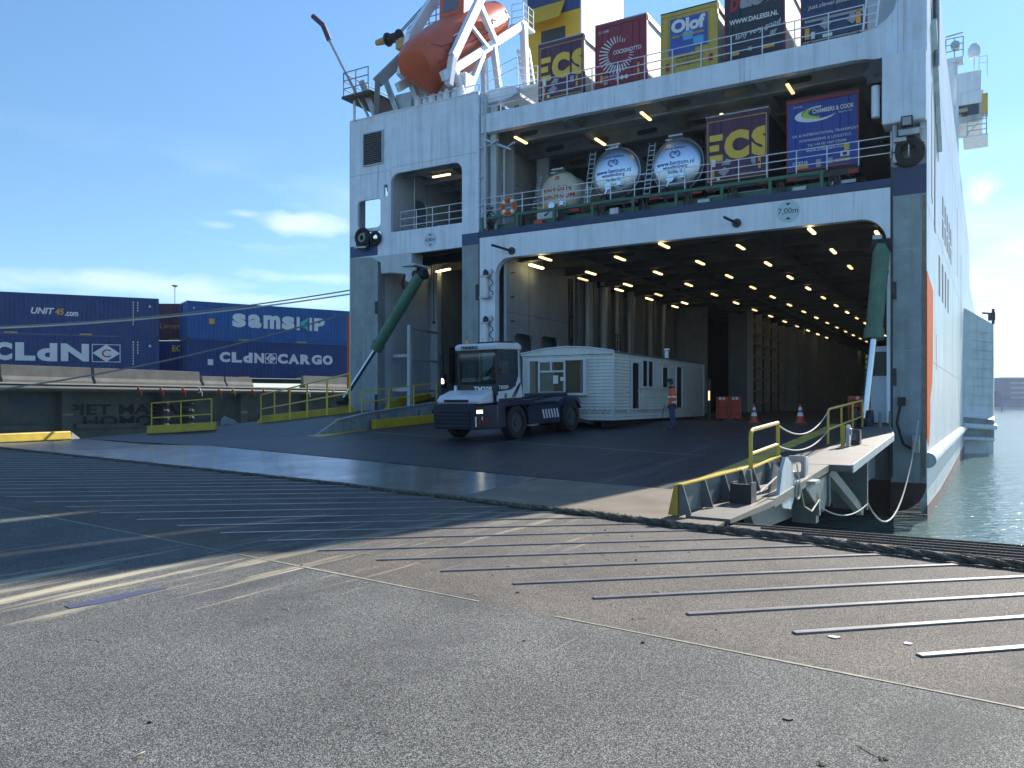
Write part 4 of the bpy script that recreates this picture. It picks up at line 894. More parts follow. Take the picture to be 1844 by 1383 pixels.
rd = part('radar_dome', MB().lathe([(.0, 28.9), (.34, 28.95), (.46, 29.3), (.44, 29.7), (.25, 30.05), (0, 30.12)], (26.65, BW + 1, 0), n=18), M['white2'], bw, smooth=True); part('post', MB().tube([(26.65, BW + 1, 27.6), (26.65, BW + 1, 28.95)], .07, 6), M['white2'], bw)
b = MB().tube([(25.4, 36, 16), (25.4, 36, 26.4)], .35, 12).box(24.9, 26.1, 35.5, 36.5, 26.2, 26.5).tube([(25.75, 35.5, 16), (25.75, 35.5, 25)], .07, 6); part('mast', b, M['white2'], smooth=True)
railpart([(25.0, 35.5, 26.5), (26.1, 35.5, 26.5)], 1.4, 3, .5, .04, M['galv']); part('searchlight', MB().lathe([(0, 0), (.3, 0), (.3, .5), (0, .6)], (25.6, 35.2, 27.3), 'y', 12).beam((25.0, 35.3, 28.0), (26.1, 35.3, 28.1), .08), M['galv'])
# --- funnel
FD = 12; a = onD(948, 0, FD)[0]; c = onD(1045, 45, FD)[0]
FZ = onD(1045, 14, FD)[2]
fn = part('funnel', MB().box(a, c, FD, FD + 5.2, 14.4, FZ), M['funy']); part('funnel_top', MB().box(a - .01, c - .01, FD - .012, FD + 5.2, FZ + .01, 33), M['funb'], fn)
part('funnel_side', MB().box(c + .002, c + .1, FD, FD + 6.2, 14.4, 33), M['white2'], fn)
x0, x1 = onD(975, 70, FD)[0], onD(1018, 60, FD)[0]; z0, z1 = onD(996, 74, FD)[2], onD(996, 52, FD)[2]
part('louvre', MB().box(x0, x1, FD - .03, FD - .012, z0, z1), M['dark'], fn); part('flap', MB().add([(x0 - .8, FD - .02, z1 + 1.5), (x1, FD - .02, z1 + 1.5), (x1, FD - .8, z1 + .2), (x0 - .8, FD - .8, z1 + .2), (x0 - .8, FD - .08, z1 + 1.5), (x1, FD - .08, z1 + 1.5), (x1, FD - .86, z1 + .2), (x0 - .8, FD - .86, z1 + .2)], [(0, 1, 2, 3), (7, 6, 5, 4), (1, 2, 6, 5), (0, 3, 7, 4), (2, 3, 7, 6)]), M['funy'], fn)
# --- boat deck on top of the port block
part('boat_deck', MB().box(.02, 7.74, .15, 20, 15.65, 15.78), M['ingrey'])
railpart([(-.0, -.5, 16.9), (1.6, -.5, 16.9)], 1.2, 3, .8, .03, M['galv']); railpart([(-.0, -.5, 16.9), (0, 3, 16.9)], 1.2, 3, 1.6, .03, M['galv'])
part('platform', MB().box(-.05, 1.8, -.6, 3, 16.78, 16.9), M['dark'])
b = MB().beam((1.5, .2, 15.8), (.9, -.2, 17.6), .28).beam((1.5, .2, 15.8), (2.6, .4, 15.9), .25).beam((2.7, .5, 15.8), (1.9, .3, 17.9), .25); part('davit_leg', b, M['galv'])
part('pole', MB().tube([(.35, -.1, 15.8), (.35, -.1, 17.4)], .07, 8), M['white2'], smooth=True)
b = MB().tube([(1.25, -.1, 15.85), (.45, -.25, 17.3), (-1.1, -.5, 20.2)], .07, 8); jb = part('jib', b, M['galv'], smooth=True)
part('jib_tip', MB().tube([(-1.0, -.48, 20.0), (-1.35, -.55, 20.8), (-2.0, -.6, 21.4)], .13, 8), M['cpurple'], jb, smooth=True)
b = MB().box(3.6, 6.6, .6, 1.4, 15.8, 17.2).box(2.4, 3.4, .6, 1.6, 15.8, 16.9); part('deck_house', b, M['inlight'], bevel=.04)
b = MB()
for k in range(7): b.lathe([(0, 15.8), (.16, 15.82), (.2, 16.1), (.1, 16.4), (0, 16.42)], (4.1 + k * .42, .25 + .1 * (k % 2), 0), 'z', 10)
part('bollard', b, M['white2'], smooth=True)
# davit: sloping slipway rails, booms and legs
sl_ = math.tan(R(36))
def sp_(t_, y, o_=0): return (t_, y, 16.75 + (y + .5) * sl_ + o_)
b = MB()
for t_ in (3.7, 6.3): b.beam(sp_(t_, -.8), sp_(t_, 6.6), .22, .40)
for y in (1.0, 4.0, 6.5): b.beam(sp_(3.7, y, -.1), sp_(6.3, y, -.1), .2)
part('slipway', b, M['white2'])
b = MB()
for t_ in (3.7, 6.3):
    b.beam((t_, 1.2, 15.8), sp_(t_, .2, -.1), .28).beam((t_, .9, 15.8), sp_(t_, 2.6, -.2), .25).beam((t_, 4.6, 15.8), sp_(t_, 3.6, -.2), .28).beam(sp_(t_, 6.6, .1), (t_ + .05, 7.0, 15.8), .32)
part('davit_leg', b, M['white2'])
b = MB()
b.beam((6.45, -.2, 17.6), (6.45, 3.2, 23.0), .26, .42).beam((6.45, 3.2, 23.0), (6.45, 4.8, 25.2), .26, .42).beam((6.45, 1.2, 19.7), sp_(6.4, 2.9), .16).beam((6.45, 2.0, 21.0), sp_(6.4, 3.6), .28).beam((6.45, -.2, 17.6), (6.3, -.3, 16.3), .3)
part('davit_boom', b, M['white2'])
pts = [(3.45, -.2, 17.3), (3.45, .5, 19.5), (3.45, 2.0, 21.6), (3.45, 3.6, 23.2), (3.45, 5.5, 24.4)]; b = MB()
for i in range(4): b.beam(pts[i], pts[i + 1], .3, .5)
part('davit_boom', b, M['white2']); part('slip_side', MB().beam((2.2, -.5, 17.2), (2.6, 1.0, 18.9), .3, .5).beam((2.2, -.5, 17.2), (1.6, .1, 15.9), .25), M['galv'])
b = MB().tube([(2.0, 1.2, 20.2), (4.0, 4, 24.5)], .03, 5).tube([(2.2, 1.2, 20.2), (4.2, 4, 24.5)], .03, 5); part('wire', b, M['dark'])
w = part('winch', MB().lathe([(.0, -.9), (.34, -.9), (.34, -.8), (.24, -.75), (.24, -.2), (.34, -.15), (.34, -.05), (0, -.05)], (2.3, 1.2, 20.1), 'x', 16), M['black'], smooth=True)
part('winch_motor', MB().lathe([(0, -1.6), (.14, -1.6), (.18, -1.2), (.18, -.9), (0, -.9)], (2.3, 1.2, 20.1), 'x', 12).box(2.1, 2.8, 1.0, 1.5, 19.4, 19.9), M['tan'], w, smooth=True)
railpart([(2.4, 1.6, 19.6), (3.3, 1.6, 20.2), (3.3, 4, 21.6)], 1.0, 3, .7, .03, M['galv'])
railpart([(5.7, 6.4, 21.9), (6.35, 6.5, 21.9), (6.35, 7.6, 21.9)], 1.1, 3, .5, .025); part('platform', MB().box(5.6, 6.45, 6.3, 7.6, 21.78, 21.9), M['white2'])
b = MB()
for k in range(6): b.box(5.5 + k * .06, 6.2 + k * .06, 7.2, 7.5, 20.8 - k * .34, 20.86 - k * .34)
b.beam((5.5, 7.35, 21.0), (5.9, 7.35, 18.6), .07).beam((6.2, 7.35, 21.0), (6.6, 7.35, 18.6), .07); part('stair', b, M['white2'])
railpart([(7.2, 4.5, 17.6), (9.2, 5.0, 17.6), (10.6, 5.2, 16.2)], 1.0, 3, .9, .022); part('platform', MB().box(5.8, 9.2, 4.4, 8.5, 17.45, 17.58).box(7.75, 9.0, .6, 3.2, 15.9, 16.05), M['white2'])
railpart([(4.2, .1, 15.84), (7.7, .1, 15.84)], .35, 1, 1.2, .03); railpart([(7.8, .5, 15.9), (9.5, .5, 16.3)], .9, 2, .8, .022)
part('walkway_beam', MB().prism([(7.75, 15.7), (9.3, 15.9), (9.6, 15.75), (9.6, 15.5), (9.2, 15.35), (7.75, 15.3)], 'y', .3, .6), M['white2'], bevel=.03)
part('mast', MB().tube([(5.6, 8, 22), (5.6, 8, 30)], .13, 8), M['white2'], smooth=True)
part('winch', MB().lathe([(0, 0), (.35, 0), (.35, .8), (0, .8)], (9.2, 1.0, 14.9), 'y', 14), M['dark'])

# --- the stern ramp
def rz_(d): return HZ + .042 * d
def crease(t): return -12.4 - .217 * t
M['ramp'] = mat('ramp_deck', (.030, .036, .046), .42, var=.35, vs=.8, dirt=.1, bump=.15, bs=3)
nd = M['ramp'].node_tree.nodes; ln = M['ramp'].node_tree.links.new      # scuffs and tyre wear along the driving direction
b_ = nd['Principled BSDF']; src = b_.inputs['Base Color'].links[0].from_socket
co = nd.new('ShaderNodeTexCoord'); mp_ = nd.new('ShaderNodeMapping'); mp_.inputs['Scale'].default_value = (5.5, .22, 1); mp_.inputs['Rotation'].default_value = (0, 0, R(24)); ln(co.outputs['Object'], mp_.inputs[0])
n_ = nd.new('ShaderNodeTexNoise'); n_.inputs['Scale'].default_value = 1.5; n_.inputs['Detail'].default_value = 8; n_.inputs['Roughness'].default_value = .7; ln(mp_.outputs[0], n_.inputs[0])
r_ = nd.new('ShaderNodeMapRange'); r_.inputs[1].default_value = .50; r_.inputs[2].default_value = .70; r_.inputs[4].default_value = .75; ln(n_.outputs[0], r_.inputs[0])
m_ = nd.new('ShaderNodeMixRGB'); ln(r_.outputs[0], m_.inputs[0]); ln(src, m_.inputs[1]); m_.inputs[2].default_value = (.17, .17, .16, 1); ln(m_.outputs[0], b_.inputs['Base Color'])
r2 = nd.new('ShaderNodeMapRange'); r2.inputs[1].default_value = .4; r2.inputs[2].default_value = .7; r2.inputs[3].default_value = .42; r2.inputs[4].default_value = .62; b_.inputs['Specular IOR Level'].default_value = .3; ln(n_.outputs[0], r2.inputs[0]); ln(r2.outputs[0], b_.inputs['Roughness'])
ca, cb = crease(6.9), crease(24.2)
ramp = part('stern_ramp', MB().add([(6.9, ca, rz_(ca)), (24.3, cb, rz_(cb)), (24.3, -.1, rz_(-.1)), (6.9, -.1, rz_(-.1)), (6.9, ca, rz_(ca) - .2), (24.3, cb, rz_(cb) - .2), (24.3, -.1, .2), (6.9, -.1, .2)],
    [(0, 1, 2, 3), (7, 6, 5, 4), (0, 4, 5, 1), (1, 5, 6, 2), (3, 2, 6, 7), (0, 3, 7, 4)]), M['ramp'])
# flap at the toe, six leaves
M['flap'] = mat('flap_steel', (.74, .77, .82), .20, .95, var=.3, vs=1.1, dirt=.2, bump=.05, bs=4)
M['flapb'] = mat('flap_steel_sandy', (.21, .175, .13), .55, .1, var=.35, vs=1.3, dirt=.2, bump=.1, bs=4)
cuts = [-3.6, 2.0, 6.9, 11.5, 16.0, 20.2, 24.9]
for i in range(6):
    t0, t1 = cuts[i] + .012, cuts[i + 1] - .012
    def zc(t): return .13 if t < 5 else max(.13, rz_(crease(t)) - .012) if t < 24.4 else .13
    q = [(t0, rope_d(t0) + .10, .045), (t1, rope_d(t1) + .10, .045), (t1, crease(t1) - .035, zc(t1)), (t0, crease(t0) - .035, zc(t0))]
    vs = q + [(x, y, z - .04) for x, y, z in q]
    part('ramp_flap', MB().add(vs, [(0, 1, 2, 3), (7, 6, 5, 4), (0, 4, 5, 1), (1, 5, 6, 2), (2, 6, 7, 3), (3, 7, 4, 0)]), M['flap'] if i < 5 else M['flapb'], ramp)
part('hinge_line', MB().add([(-3.6, crease(-3.6) - .03, .10), (6.9, crease(6.9) - .03, rz_(ca) - .06), (6.9, crease(6.9) + .02, rz_(ca) - .06), (-3.6, crease(-3.6) + .02, .10)], [(0, 1, 2, 3)]), M['dark'], ramp)
# port lane of the ramp, rising more steeply
def zl(d): return 1.2 + .11 * d if d < 0 else 1.2 + .16 * d
c0, c1 = crease(-4.2) + .02, crease(6.7) + .02
lane = [(-4.4, c0, .12), (6.72, c1, .24), (6.72, -9.0, .30), (6.72, 0, 1.2), (6.72, 4.2, zl(4.2)), (1.8, 4.2, zl(4.2)), (1.8, 0, 1.2), (.5, -.2, 1.18), (-1.9, -4.6, .69), (-4.0, -8.6, .27)]
b = MB()
def tri_(a, bb, c): b.add([a, bb, c], [(0, 1, 2)])
L0, L1, L2, L3 = lane[0], (-4.0, -8.6, .27), (-1.9, -4.6, zl(-4.6)), (.5, -.2, zl(-.2))
Rr = [(6.72, c1, .24), (6.72, -8.6, .27), (6.72, -4.6, zl(-4.6)), (6.72, -.2, zl(-.2))]
Ls = [L0, L1, L2, L3]
for i in range(3): b.add([Ls[i], Rr[i], Rr[i + 1], Ls[i + 1]], [(0, 1, 2, 3)])
b.add([(.5, -.2, zl(-.2)), (6.72, -.2, zl(-.2)), (6.72, 0, 1.2), (1.8, 0, 1.2)], [(0, 1, 2, 3)]); b.add([(1.8, 0, 1.2), (6.72, 0, 1.2), (6.72, 4.2, zl(4.2)), (1.8, 4.2, zl(4.2))], [(0, 1, 2, 3)])
b.add([(1.8, 4.2, zl(4.2)), (6.85, 4.2, zl(4.2)), (6.85, 30, zl(4.2)), (1.8, 30, zl(4.2))], [(0, 1, 2, 3)])
for i in range(3):
    p, q_ = Ls[i], Ls[i + 1]; b.add([p, q_, (q_[0], q_[1], q_[2] - .3), (p[0], p[1], p[2] - .2)], [(0, 1, 2, 3)])
part('ramp_lane', b, M['ramp'], ramp)
part('lane_side_wall', MB().prism([(-9.4, .42), (-8.3, .93), (-6.5, 1.2), (-2, 1.6), (-.12, 1.72), (-.12, .5)], 'x', 6.74, 6.88), M['hullgrey'], ramp, bevel=.01)
b = MB()
for k in range(8):
    y = -7.6 + k * .95; z = 1.2 + (y + 6.5) * .088; b.box(6.885, 6.96, y, y + .05, rz_(y) - .02, z - .03)
pr = [(-8.3, .93), (-6.5, 1.2), (-2, 1.6), (-.12, 1.72)]
for i in range(3): b.beam((6.84, pr[i][0], pr[i][1] + .02), (6.84, pr[i + 1][0], pr[i + 1][1] + .02), .24, .04)
part('stiffener', b, M['hullgrey'], ramp)
for y in (-6.0, -3.4): part('lug', MB().box(6.98, 7.06, y, y + .5, rz_(y) + .36, rz_(y) + .58), M['galv'], ramp)
railpart([(6.84, -6.9, 1.18), (6.84, -2.0, 1.62)], .85, 2, 1.6, .03, M['yellowrail'], 'ramp_railing', ramp)
part('ramp_railing', MB().tube([(6.84, -8.2, .98), (6.84, -8.6, .75), (6.84, -9.0, .5)], .04, 6).tube([(6.84, -1.3, 1.7), (6.84, -1.0, 1.95), (6.84, -.2, 2.05)], .035, 6), M['yellowrail'], ramp)
def curb(pts, w, h, m='yellow', nm='curb', tip=None):
    pts = [Vector(p) for p in pts]; b = MB()
    for i in range(len(pts) - 1):
        a, c = pts[i], pts[i + 1]; d = (c - a).normalized(); s = Vector((-d.y, d.x, 0)).normalized() * w / 2
        up0 = Vector((0, 0, h)); top = .55
        vs = [a - s, a + s, c + s, c - s, a - s * top + up0 + d * (tip or 0), a + s * top + up0 + d * (tip or 0), c + s * top + up0 - d * (tip or 0), c - s * top + up0 - d * (tip or 0)]
        b.add(vs, [(3, 2, 1, 0), (4, 5, 6, 7), (0, 4, 7, 3), (1, 2, 6, 5), (0, 1, 5, 4), (2, 3, 7, 6)])
    return part(nm, b, M[m], ramp, bevel=.02)
curb([onZ(266, 781, .26), onZ(389, 774, .42)], .3, .34); curb([onZ(462, 764, .60), onZ(640, 743, 1.10)], .3, .36, tip=.25)
railpart([onZ(273, 779, .27 + .30), onZ(381, 773, .42 + .30)], 1.02, 2, 1.6, .025, M['yellowrail'], 'ramp_railing', ramp)
a, c = onZ(470, 762, .62 + .3), onZ(630, 743, 1.08 + .3); railpart([a, c], .95, 2, 1.7, .025, M['yellowrail'], 'ramp_railing', ramp)
curb([(2.05, .3, zl(.3)), (2.15, 3.9, zl(3.9))], .25, .36, tip=.2)
curb([(7.12, -6.5, rz_(-6.5)), (7.12, -1.4, rz_(-1.4))], .26, .36)
part('curb', MB().lathe([(.13, 0), (.13, .33), (.1, .36), (0, .36)], (7.12, -6.5, rz_(-6.5)), 'z', 12), M['yellow'], ramp)
part('pivot_plate', MB().prism([(-.0, 0), (1.0, 0), (.62, .32), (.18, .52), (.04, .42)], 'y', -.06, .06).xf(Matrix.Translation((-2.9, -5.6, .45)) @ Matrix.Rotation(R(60), 4, 'Z')), M['hullgrey'], ramp)
part('painted_patch', MB().add([(6.98, -10.0, rz_(-10) + .004), (7.9, -10.3, rz_(-10.3) + .004), (7.3, -7.0, rz_(-7) + .004), (6.98, -6.8, rz_(-6.8) + .004)], [(0, 1, 2, 3)]), M['yellow'], ramp)
sd_ = lambda y, o: (y, rz_(y) + o)
st_ = MB(); 
def flat(t0, d0, t1, d1, w, o=.004): return [(t0 - w / 2, d0, rz_(d0) + o), (t0 + w / 2, d0, rz_(d0) + o), (t1 + w / 2, d1, rz_(d1) + o), (t1 - w / 2, d1, rz_(d1) + o)]
part('edge_line', MB().add(flat(23.35, crease(23.35), 23.2, -.2, .42), [(0, 1, 2, 3)]), mat('worn_yellow_line', (.60, .46, .09), .6, var=.4, dirt=.45, vs=2), ramp)
part('weld_line', MB().add([(7.0, -7.55, rz_(-7.55) + .004), (22, -11.9, rz_(-11.9) + .004), (22, -11.86, rz_(-11.86) + .004), (7, -7.51, rz_(-7.51) + .004)], [(0, 1, 2, 3)]), M['hullwhite'], ramp)
# starboard side of the ramp: guards, rails, platform, brackets
b = MB()
pl = [(24.32, -20.15), (24.95, -20.2), (24.98, -12.9), (25.42, -12.6), (25.42, -4.8), (24.86, -.3), (24.32, -.3)]
def zp(d): return max(.09, rz_(d) + .012)
n = len(pl); vs = [(x, y, zp(y)) for x, y in pl] + [(x, y, zp(y) - .16) for x, y in pl]
vs2 = vs
b.add([(24.32, -20.15, .09), (24.95, -20.2, .09), (24.98, -17.8, .1), (24.32, -17.8, .1), (24.32, -20.15, .03), (24.95, -20.2, .03), (24.98, -17.8, .0), (24.32, -17.8, .0)], [(0, 1, 2, 3), (0, 4, 5, 1), (1, 5, 6, 2)])
for (t0, t1, y0, y1) in ((24.32, 24.98, -17.8, -12.9), (24.32, 25.42, -12.85, -4.8)):
    b.add([(t0, y0, zp(y0)), (t1, y0, zp(y0)), (t1, y1, zp(y1)), (t0, y1, zp(y1)), (t0, y0, zp(y0) - .14), (t1, y0, zp(y0) - .14), (t1, y1, zp(y1) - .14), (t0, y1, zp(y1) - .14)],
          [(0, 1, 2, 3), (7, 6, 5, 4), (0, 4, 5, 1), (1, 5, 6, 2), (2, 6, 7, 3), (3, 7, 4, 0)])
b.add([(24.32, -4.8, zp(-4.8)), (25.42, -4.8, zp(-4.8)), (24.87, -.3, zp(-.3)), (24.32, -.3, zp(-.3))], [(0, 1, 2, 3)])
part('side_platform', b, M['beige'], ramp)
part('platform_edge', MB().beam((25.43, -12.85, zp(-12.85) - .07), (25.43, -4.8, zp(-4.8) - .07), .04, .17).beam((25.43, -4.8, zp(-4.8) - .07), (24.87, -.3, zp(-.3) - .07), .04, .17), M['galv'], ramp)
b = MB().prism([(-17.5, -.15), (-17.0, -.55), (-12.9, -.7), (-9, -.9), (-1, -.9), (-1, .6), (-9, .3), (-17.5, .0)], 'x', 24.35, 24.5); part('side_girder', b, M['dgrey'], ramp)
b = MB().prism([(-15.2, .05), (-12.9, .12), (-12.95, -.35), (-13.3, -.62), (-14.1, -.42)], 'x', 24.6, 24.95).box(24.52, 25.0, -12.95, -12.85, -.55, .15); part('bracket', b, M['dgrey'], ramp, bevel=.02)
b = MB().beam((24.9, -12.7, .15), (25.15, -9.6, -1.05), .16).beam((24.9, -12.3, .2), (25.15, -9.4, -.95), .08).box(24.5, 25.3, -9.5, -9.35, -1.0, .35).beam((25.2, -9.4, .3), (25.2, -9.4, -1.0), .06); part('strut', b, M['dgrey'], ramp)
b = MB().prism([(-9.3, .35), (-6.6, .45), (-9.3, -.5)], 'x', 24.9, 24.94).prism([(-12.0, .2), (-9.6, .3), (-9.6, -.6)], 'x', 24.52, 24.56); part('gusset', b, M['dgrey'], ramp)
part('side_box', MB().box(24.5, 24.95, -14.2, -13.9, -.75, -.15).box(24.96, 25.0, -14.15, -13.95, -.6, -.3), M['dgrey'], ramp)
# guards
def guard(pa, pb, h, npan):
    (t0, d0), (t1, d1) = pa, pb; b = MB(); z0, z1 = zp(d0), zp(d1)
    b.add([(t0 - .04, d0, z0), (t1 - .04, d1, z1), (t1 - .04, d1, z1 + h), (t0 - .04, d0, z0 + h), (t0, d0, z0), (t1, d1, z1), (t1, d1, z1 + h), (t0, d0, z0 + h)], [(0, 3, 2, 1), (4, 5, 6, 7), (3, 7, 6, 2), (0, 4, 7, 3), (1, 2, 6, 5)])
    for k in range(npan + 1):
        y = d0 + (d1 - d0) * k / npan; t = t0 + (t1 - t0) * k / npan; z = z0 + (z1 - z0) * k / npan; b.prism([(t, z), (t + .17, z), (t + .05, z + h), (t, z + h)], 'y', y - .015, y + .015)
    g = part('side_guard', b, M['dgrey'], ramp)
    part('guard_cap', MB().add([(t0 - .05, d0, z0 + h), (t0 + .04, d0, z0 + h), (t1 + .04, d1, z1 + h), (t1 - .05, d1, z1 + h), (t0 - .05, d0, z0 + h + .02), (t0 + .04, d0, z0 + h + .02), (t1 + .04, d1, z1 + h + .02), (t1 - .05, d1, z1 + h + .02)], [(0, 3, 2, 1), (4, 5, 6, 7), (0, 1, 5, 4), (2, 3, 7, 6), (1, 2, 6, 5), (0, 4, 7, 3)]), M['yellowrail'], ramp)
guard((24.22, -20.1), (24.36, -17.55), .40, 3); guard((24.40, -17.0), (24.40, -14.9), .36, 2)
part('guard_end', MB().prism([(24.06, .08), (24.20, .08), (24.20, .50), (24.15, .50)], 'y', -20.13, -20.05), mat('rusty_yellow', (.50, .33, .04), .6, var=.3, rust=.9, vs=3), ramp)
part('guard_end', MB().prism([(24.28, .1), (24.5, .1), (24.44, .5), (24.38, .5)], 'y', -17.2, -17.12), M['dgrey'], ramp)
def looprail(t0, d0, t1, d1, zb0, zb1, h, posts, r=.032, nm='ramp_railing'):
    a, c = Vector((t0, d0, zb0)), Vector((t1, d1, zb1)); u = Vector((0, 0, h)); b = MB(); e = (c - a).normalized() * .12; dz = Vector((0, 0, .12))
    b.tube([a, a + u - dz, a + u - dz * .3 + e * .3, a + u + e, c + u - e * .3, c + u], r, 8); b.tube([c, c + u + Vector((0, 0, .02))], r, 8)
    b.tube([a + u * .45, c + u * .45], r * .85, 8)
    for k in range(1, posts): p = a + (c - a) * k / posts; b.tube([p, p + u], r * .9, 8)
    return part(nm, b, M['yellowrail'], ramp, smooth=True)
looprail(24.4, -17.0, 24.4, -15.0, .42, .50, .74, 1, .036)
a = onT(1491, 795, 24.15); c = onT(1553, 768, 24.15); looprail(24.15, a[1], 24.15, c[1] + .0, a[2] - .12, c[2] - .1, .98, 3)
a0 = (24.4, -15.0, 1.22); 
def catn(p, q, sag, r, m, nm, par=ramp, n=14):
    p, q = Vector(p), Vector(q); b = MB(); b.tube([p + (q - p) * i / n + Vector((0, 0, -4 * sag * (i / n) * (1 - i / n))) for i in range(n + 1)], r, 6); return obj(nm, b, M[m], par, smooth=True)
e1 = (24.15, a[1], a[2] + .80)
catn((24.4, -15.0, 1.20), e1, .36, .016, 'ropew', 'guard_rope'); catn((24.4, -15.0, .80), (24.15, a[1], a[2] + .30), .26, .016, 'ropew', 'guard_rope')
# pedestals, lugs
def pedestal(x, y, z, w, h, m='galv'):
    pb = plate([(x, z), (x + w, z), (x + w * .96, z + h), (x + w * .04, z + h)], [rrect(x + w * .22, x + w * .76, z + h * .34, z + h * .74, .04, 4)], y, y + .06); pb.box(x + w * .9, x + w, y + .06, y + .3, z, z + h * .95); pb.box(x - .05, x + w + .2, y - .08, y + .4, z - .05, z)
    part('fairlead_plate', pb, M[m], ramp)
pedestal(24.62, -15.1, .17, .30, .46); pedestal(24.62, -8.2, .52, .34, .40, 'dark')
b = MB().prism([(-18.6, .08), (-18.3, .08), (-18.32, .42), (-18.58, .42)], 'x', 24.5, 24.54).prism([(-18.6, .08), (-18.3, .08), (-18.32, .42), (-18.58, .42)], 'x', 24.78, 24.82).box(24.5, 24.82, -18.62, -18.55, .08, .4); b.lathe([(0, 24.54), (.09, 24.54), (.09, 24.78), (0, 24.78)], (0, -18.45, .25), 'x', 12); part('roller_box', b, M['dark'], ramp)
b = MB().prism([(-17.4, .12), (-17.1, -.12), (-16.5, -.2), (-16.2, .0), (-16.2, .3), (-16.5, .62), (-16.9, .72), (-17.2, .5)], 'x', 24.9, 24.96); lp = part('lifting_plate', b, M['hullwhite'], ramp, bevel=.01)
part('lifting_plate', MB().prism([(-17.2, .12), (-16.2, .05), (-16.3, .45), (-16.9, .62)], 'x', 24.72, 24.76), M['dgrey'], ramp)
part('cable', MB().tube([(24.93, -16.6, .6), (24.9, -17.3, .42), (24.85, -18.2, .25)], .015, 5).torus((24.99, -16.1, .1), .16, .022, 'x', 14, 5).tube([(24.99, -16.2, .55), (25.0, -15.9, .1), (25.0, -15.6, -.25), (25.0, -14.9, -.42), (25.0, -14.2, -.3)], .014, 5), M['ropew'], ramp, smooth=True)
part('lug', MB().prism([(-8.9, .52), (-8.55, .52), (-8.58, .95), (-8.7, 1.06), (-8.85, .98)], 'x', 24.72, 24.80).torus((24.82, -8.72, .88), .07, .02, 'x', 12, 5), M['hullwhite'], ramp); part('lug', MB().box(24.6, 24.70, -8.9, -8.85, .52, 1.05), M['yellow'], ramp)
for (x, y) in ((24.75, -2.2), (24.62, -1.3), (24.9, -.9)): part('lug', MB().prism([(y, zp(y)), (y + .35, zp(y)), (y + .25, zp(y) + .5), (y + .1, zp(y) + .5)], 'x', x, x + .05), M['dgrey'], ramp)
part('cylinder_foot', MB().prism([(-1.5, .8), (-.3, .85), (-.6, 1.35), (-1.2, 1.35)], 'x', 23.85, 23.95).prism([(-1.5, .8), (-.3, .85), (-.6, 1.35), (-1.2, 1.35)], 'x', 24.3, 24.4), M['dark'], ramp)
# hazard-striped upright and white cabinet behind the right cylinder
cb = part('cabinet', MB().box(24.2, 24.82, .2, .9, .9, 3.6), M['inlight'], bevel=.02); part('cabinet_window', MB().box(24.24, 24.8, .18, .197, 2.55, 3.4), M['dark'], cb)
hz = part('upright', MB().box(24.05, 24.18, .15, .3, .9, 3.3), M['yellowrail']); b = MB()
for k in range(12): b.add([(24.045, .145, 1.0 + k * .19), (24.185, .145, 1.06 + k * .19), (24.185, .145, 1.16 + k * .19), (24.045, .145, 1.1 + k * .19)], [(0, 1, 2, 3)])
part('hazard_stripes', b, M['black'], hz)
# ropes hanging by the starboard pillar
catn((25.3, -9.4, -.85), (25.75, -.15, 1.0), 1.6, .022, 'ropew', 'hanging_rope', ship); catn((24.95, -14.0, -.4), (25.3, -9.4, -.85), .25, .014, 'ropew', 'hanging_rope', ship)
part('rope_block', MB().box(25.55, 25.8, -.35, -.05, -.1, .5).lathe([(0, -.4), (.12, -.4), (.12, -.3), (0, -.3)], (25.68, 0, .25), 'y', 12), M['galv'], bevel=.02)
part('hose', MB().tube([(25.2, -.1, 1.6), (25.1, -.3, .9), (25.3, -.25, .2), (25.6, -.2, 0)], .05, 6).box(25.1, 25.35, -.15, -.02, 1.5, 1.8), M['black'], smooth=True)
part('floodlight', MB().box(24.3, 24.6, .0, .2, 7.2, 7.5), M['galv'])

# --- pallet of stacked yellow/black linkspan kerb on the far left
b = MB(); a, c = Vector(onZ(-60, 800, .0)), Vector(onZ(124, 791, .0)); d = (c - a).normalized(); s = Vector((-d.y, d.x, 0)) * .2; u = Vector((0, 0, .36))
b.add([a - s, a + s, c + s, c - s, a - s * .7 + u, a + s * .7 + u, c + s * .7 + u, c - s * .7 + u], [(3, 2, 1, 0), (4, 5, 6, 7), (0, 4, 7, 3), (1, 2, 6, 5), (0, 1, 5, 4), (2, 3, 7, 6)])
k1 = thing('yellow_kerb', 'scuffed yellow steel kerb at the left edge of the linkspan, no railing on it', 'kerb', (0, 0, 0)); obj('kerb_beam', b, M['yellow'], k1, bevel=.04)
e = c + d * .5; obj('end_shoe', MB().add([c - s * .9, c + s * .9, e + s * .6, e - s * .6, c - s * .8 + u * .9, c + s * .8 + u * .9], [(0, 4, 3), (1, 2, 5), (4, 5, 2, 3), (0, 1, 5, 4)]), M['galv'], k1)

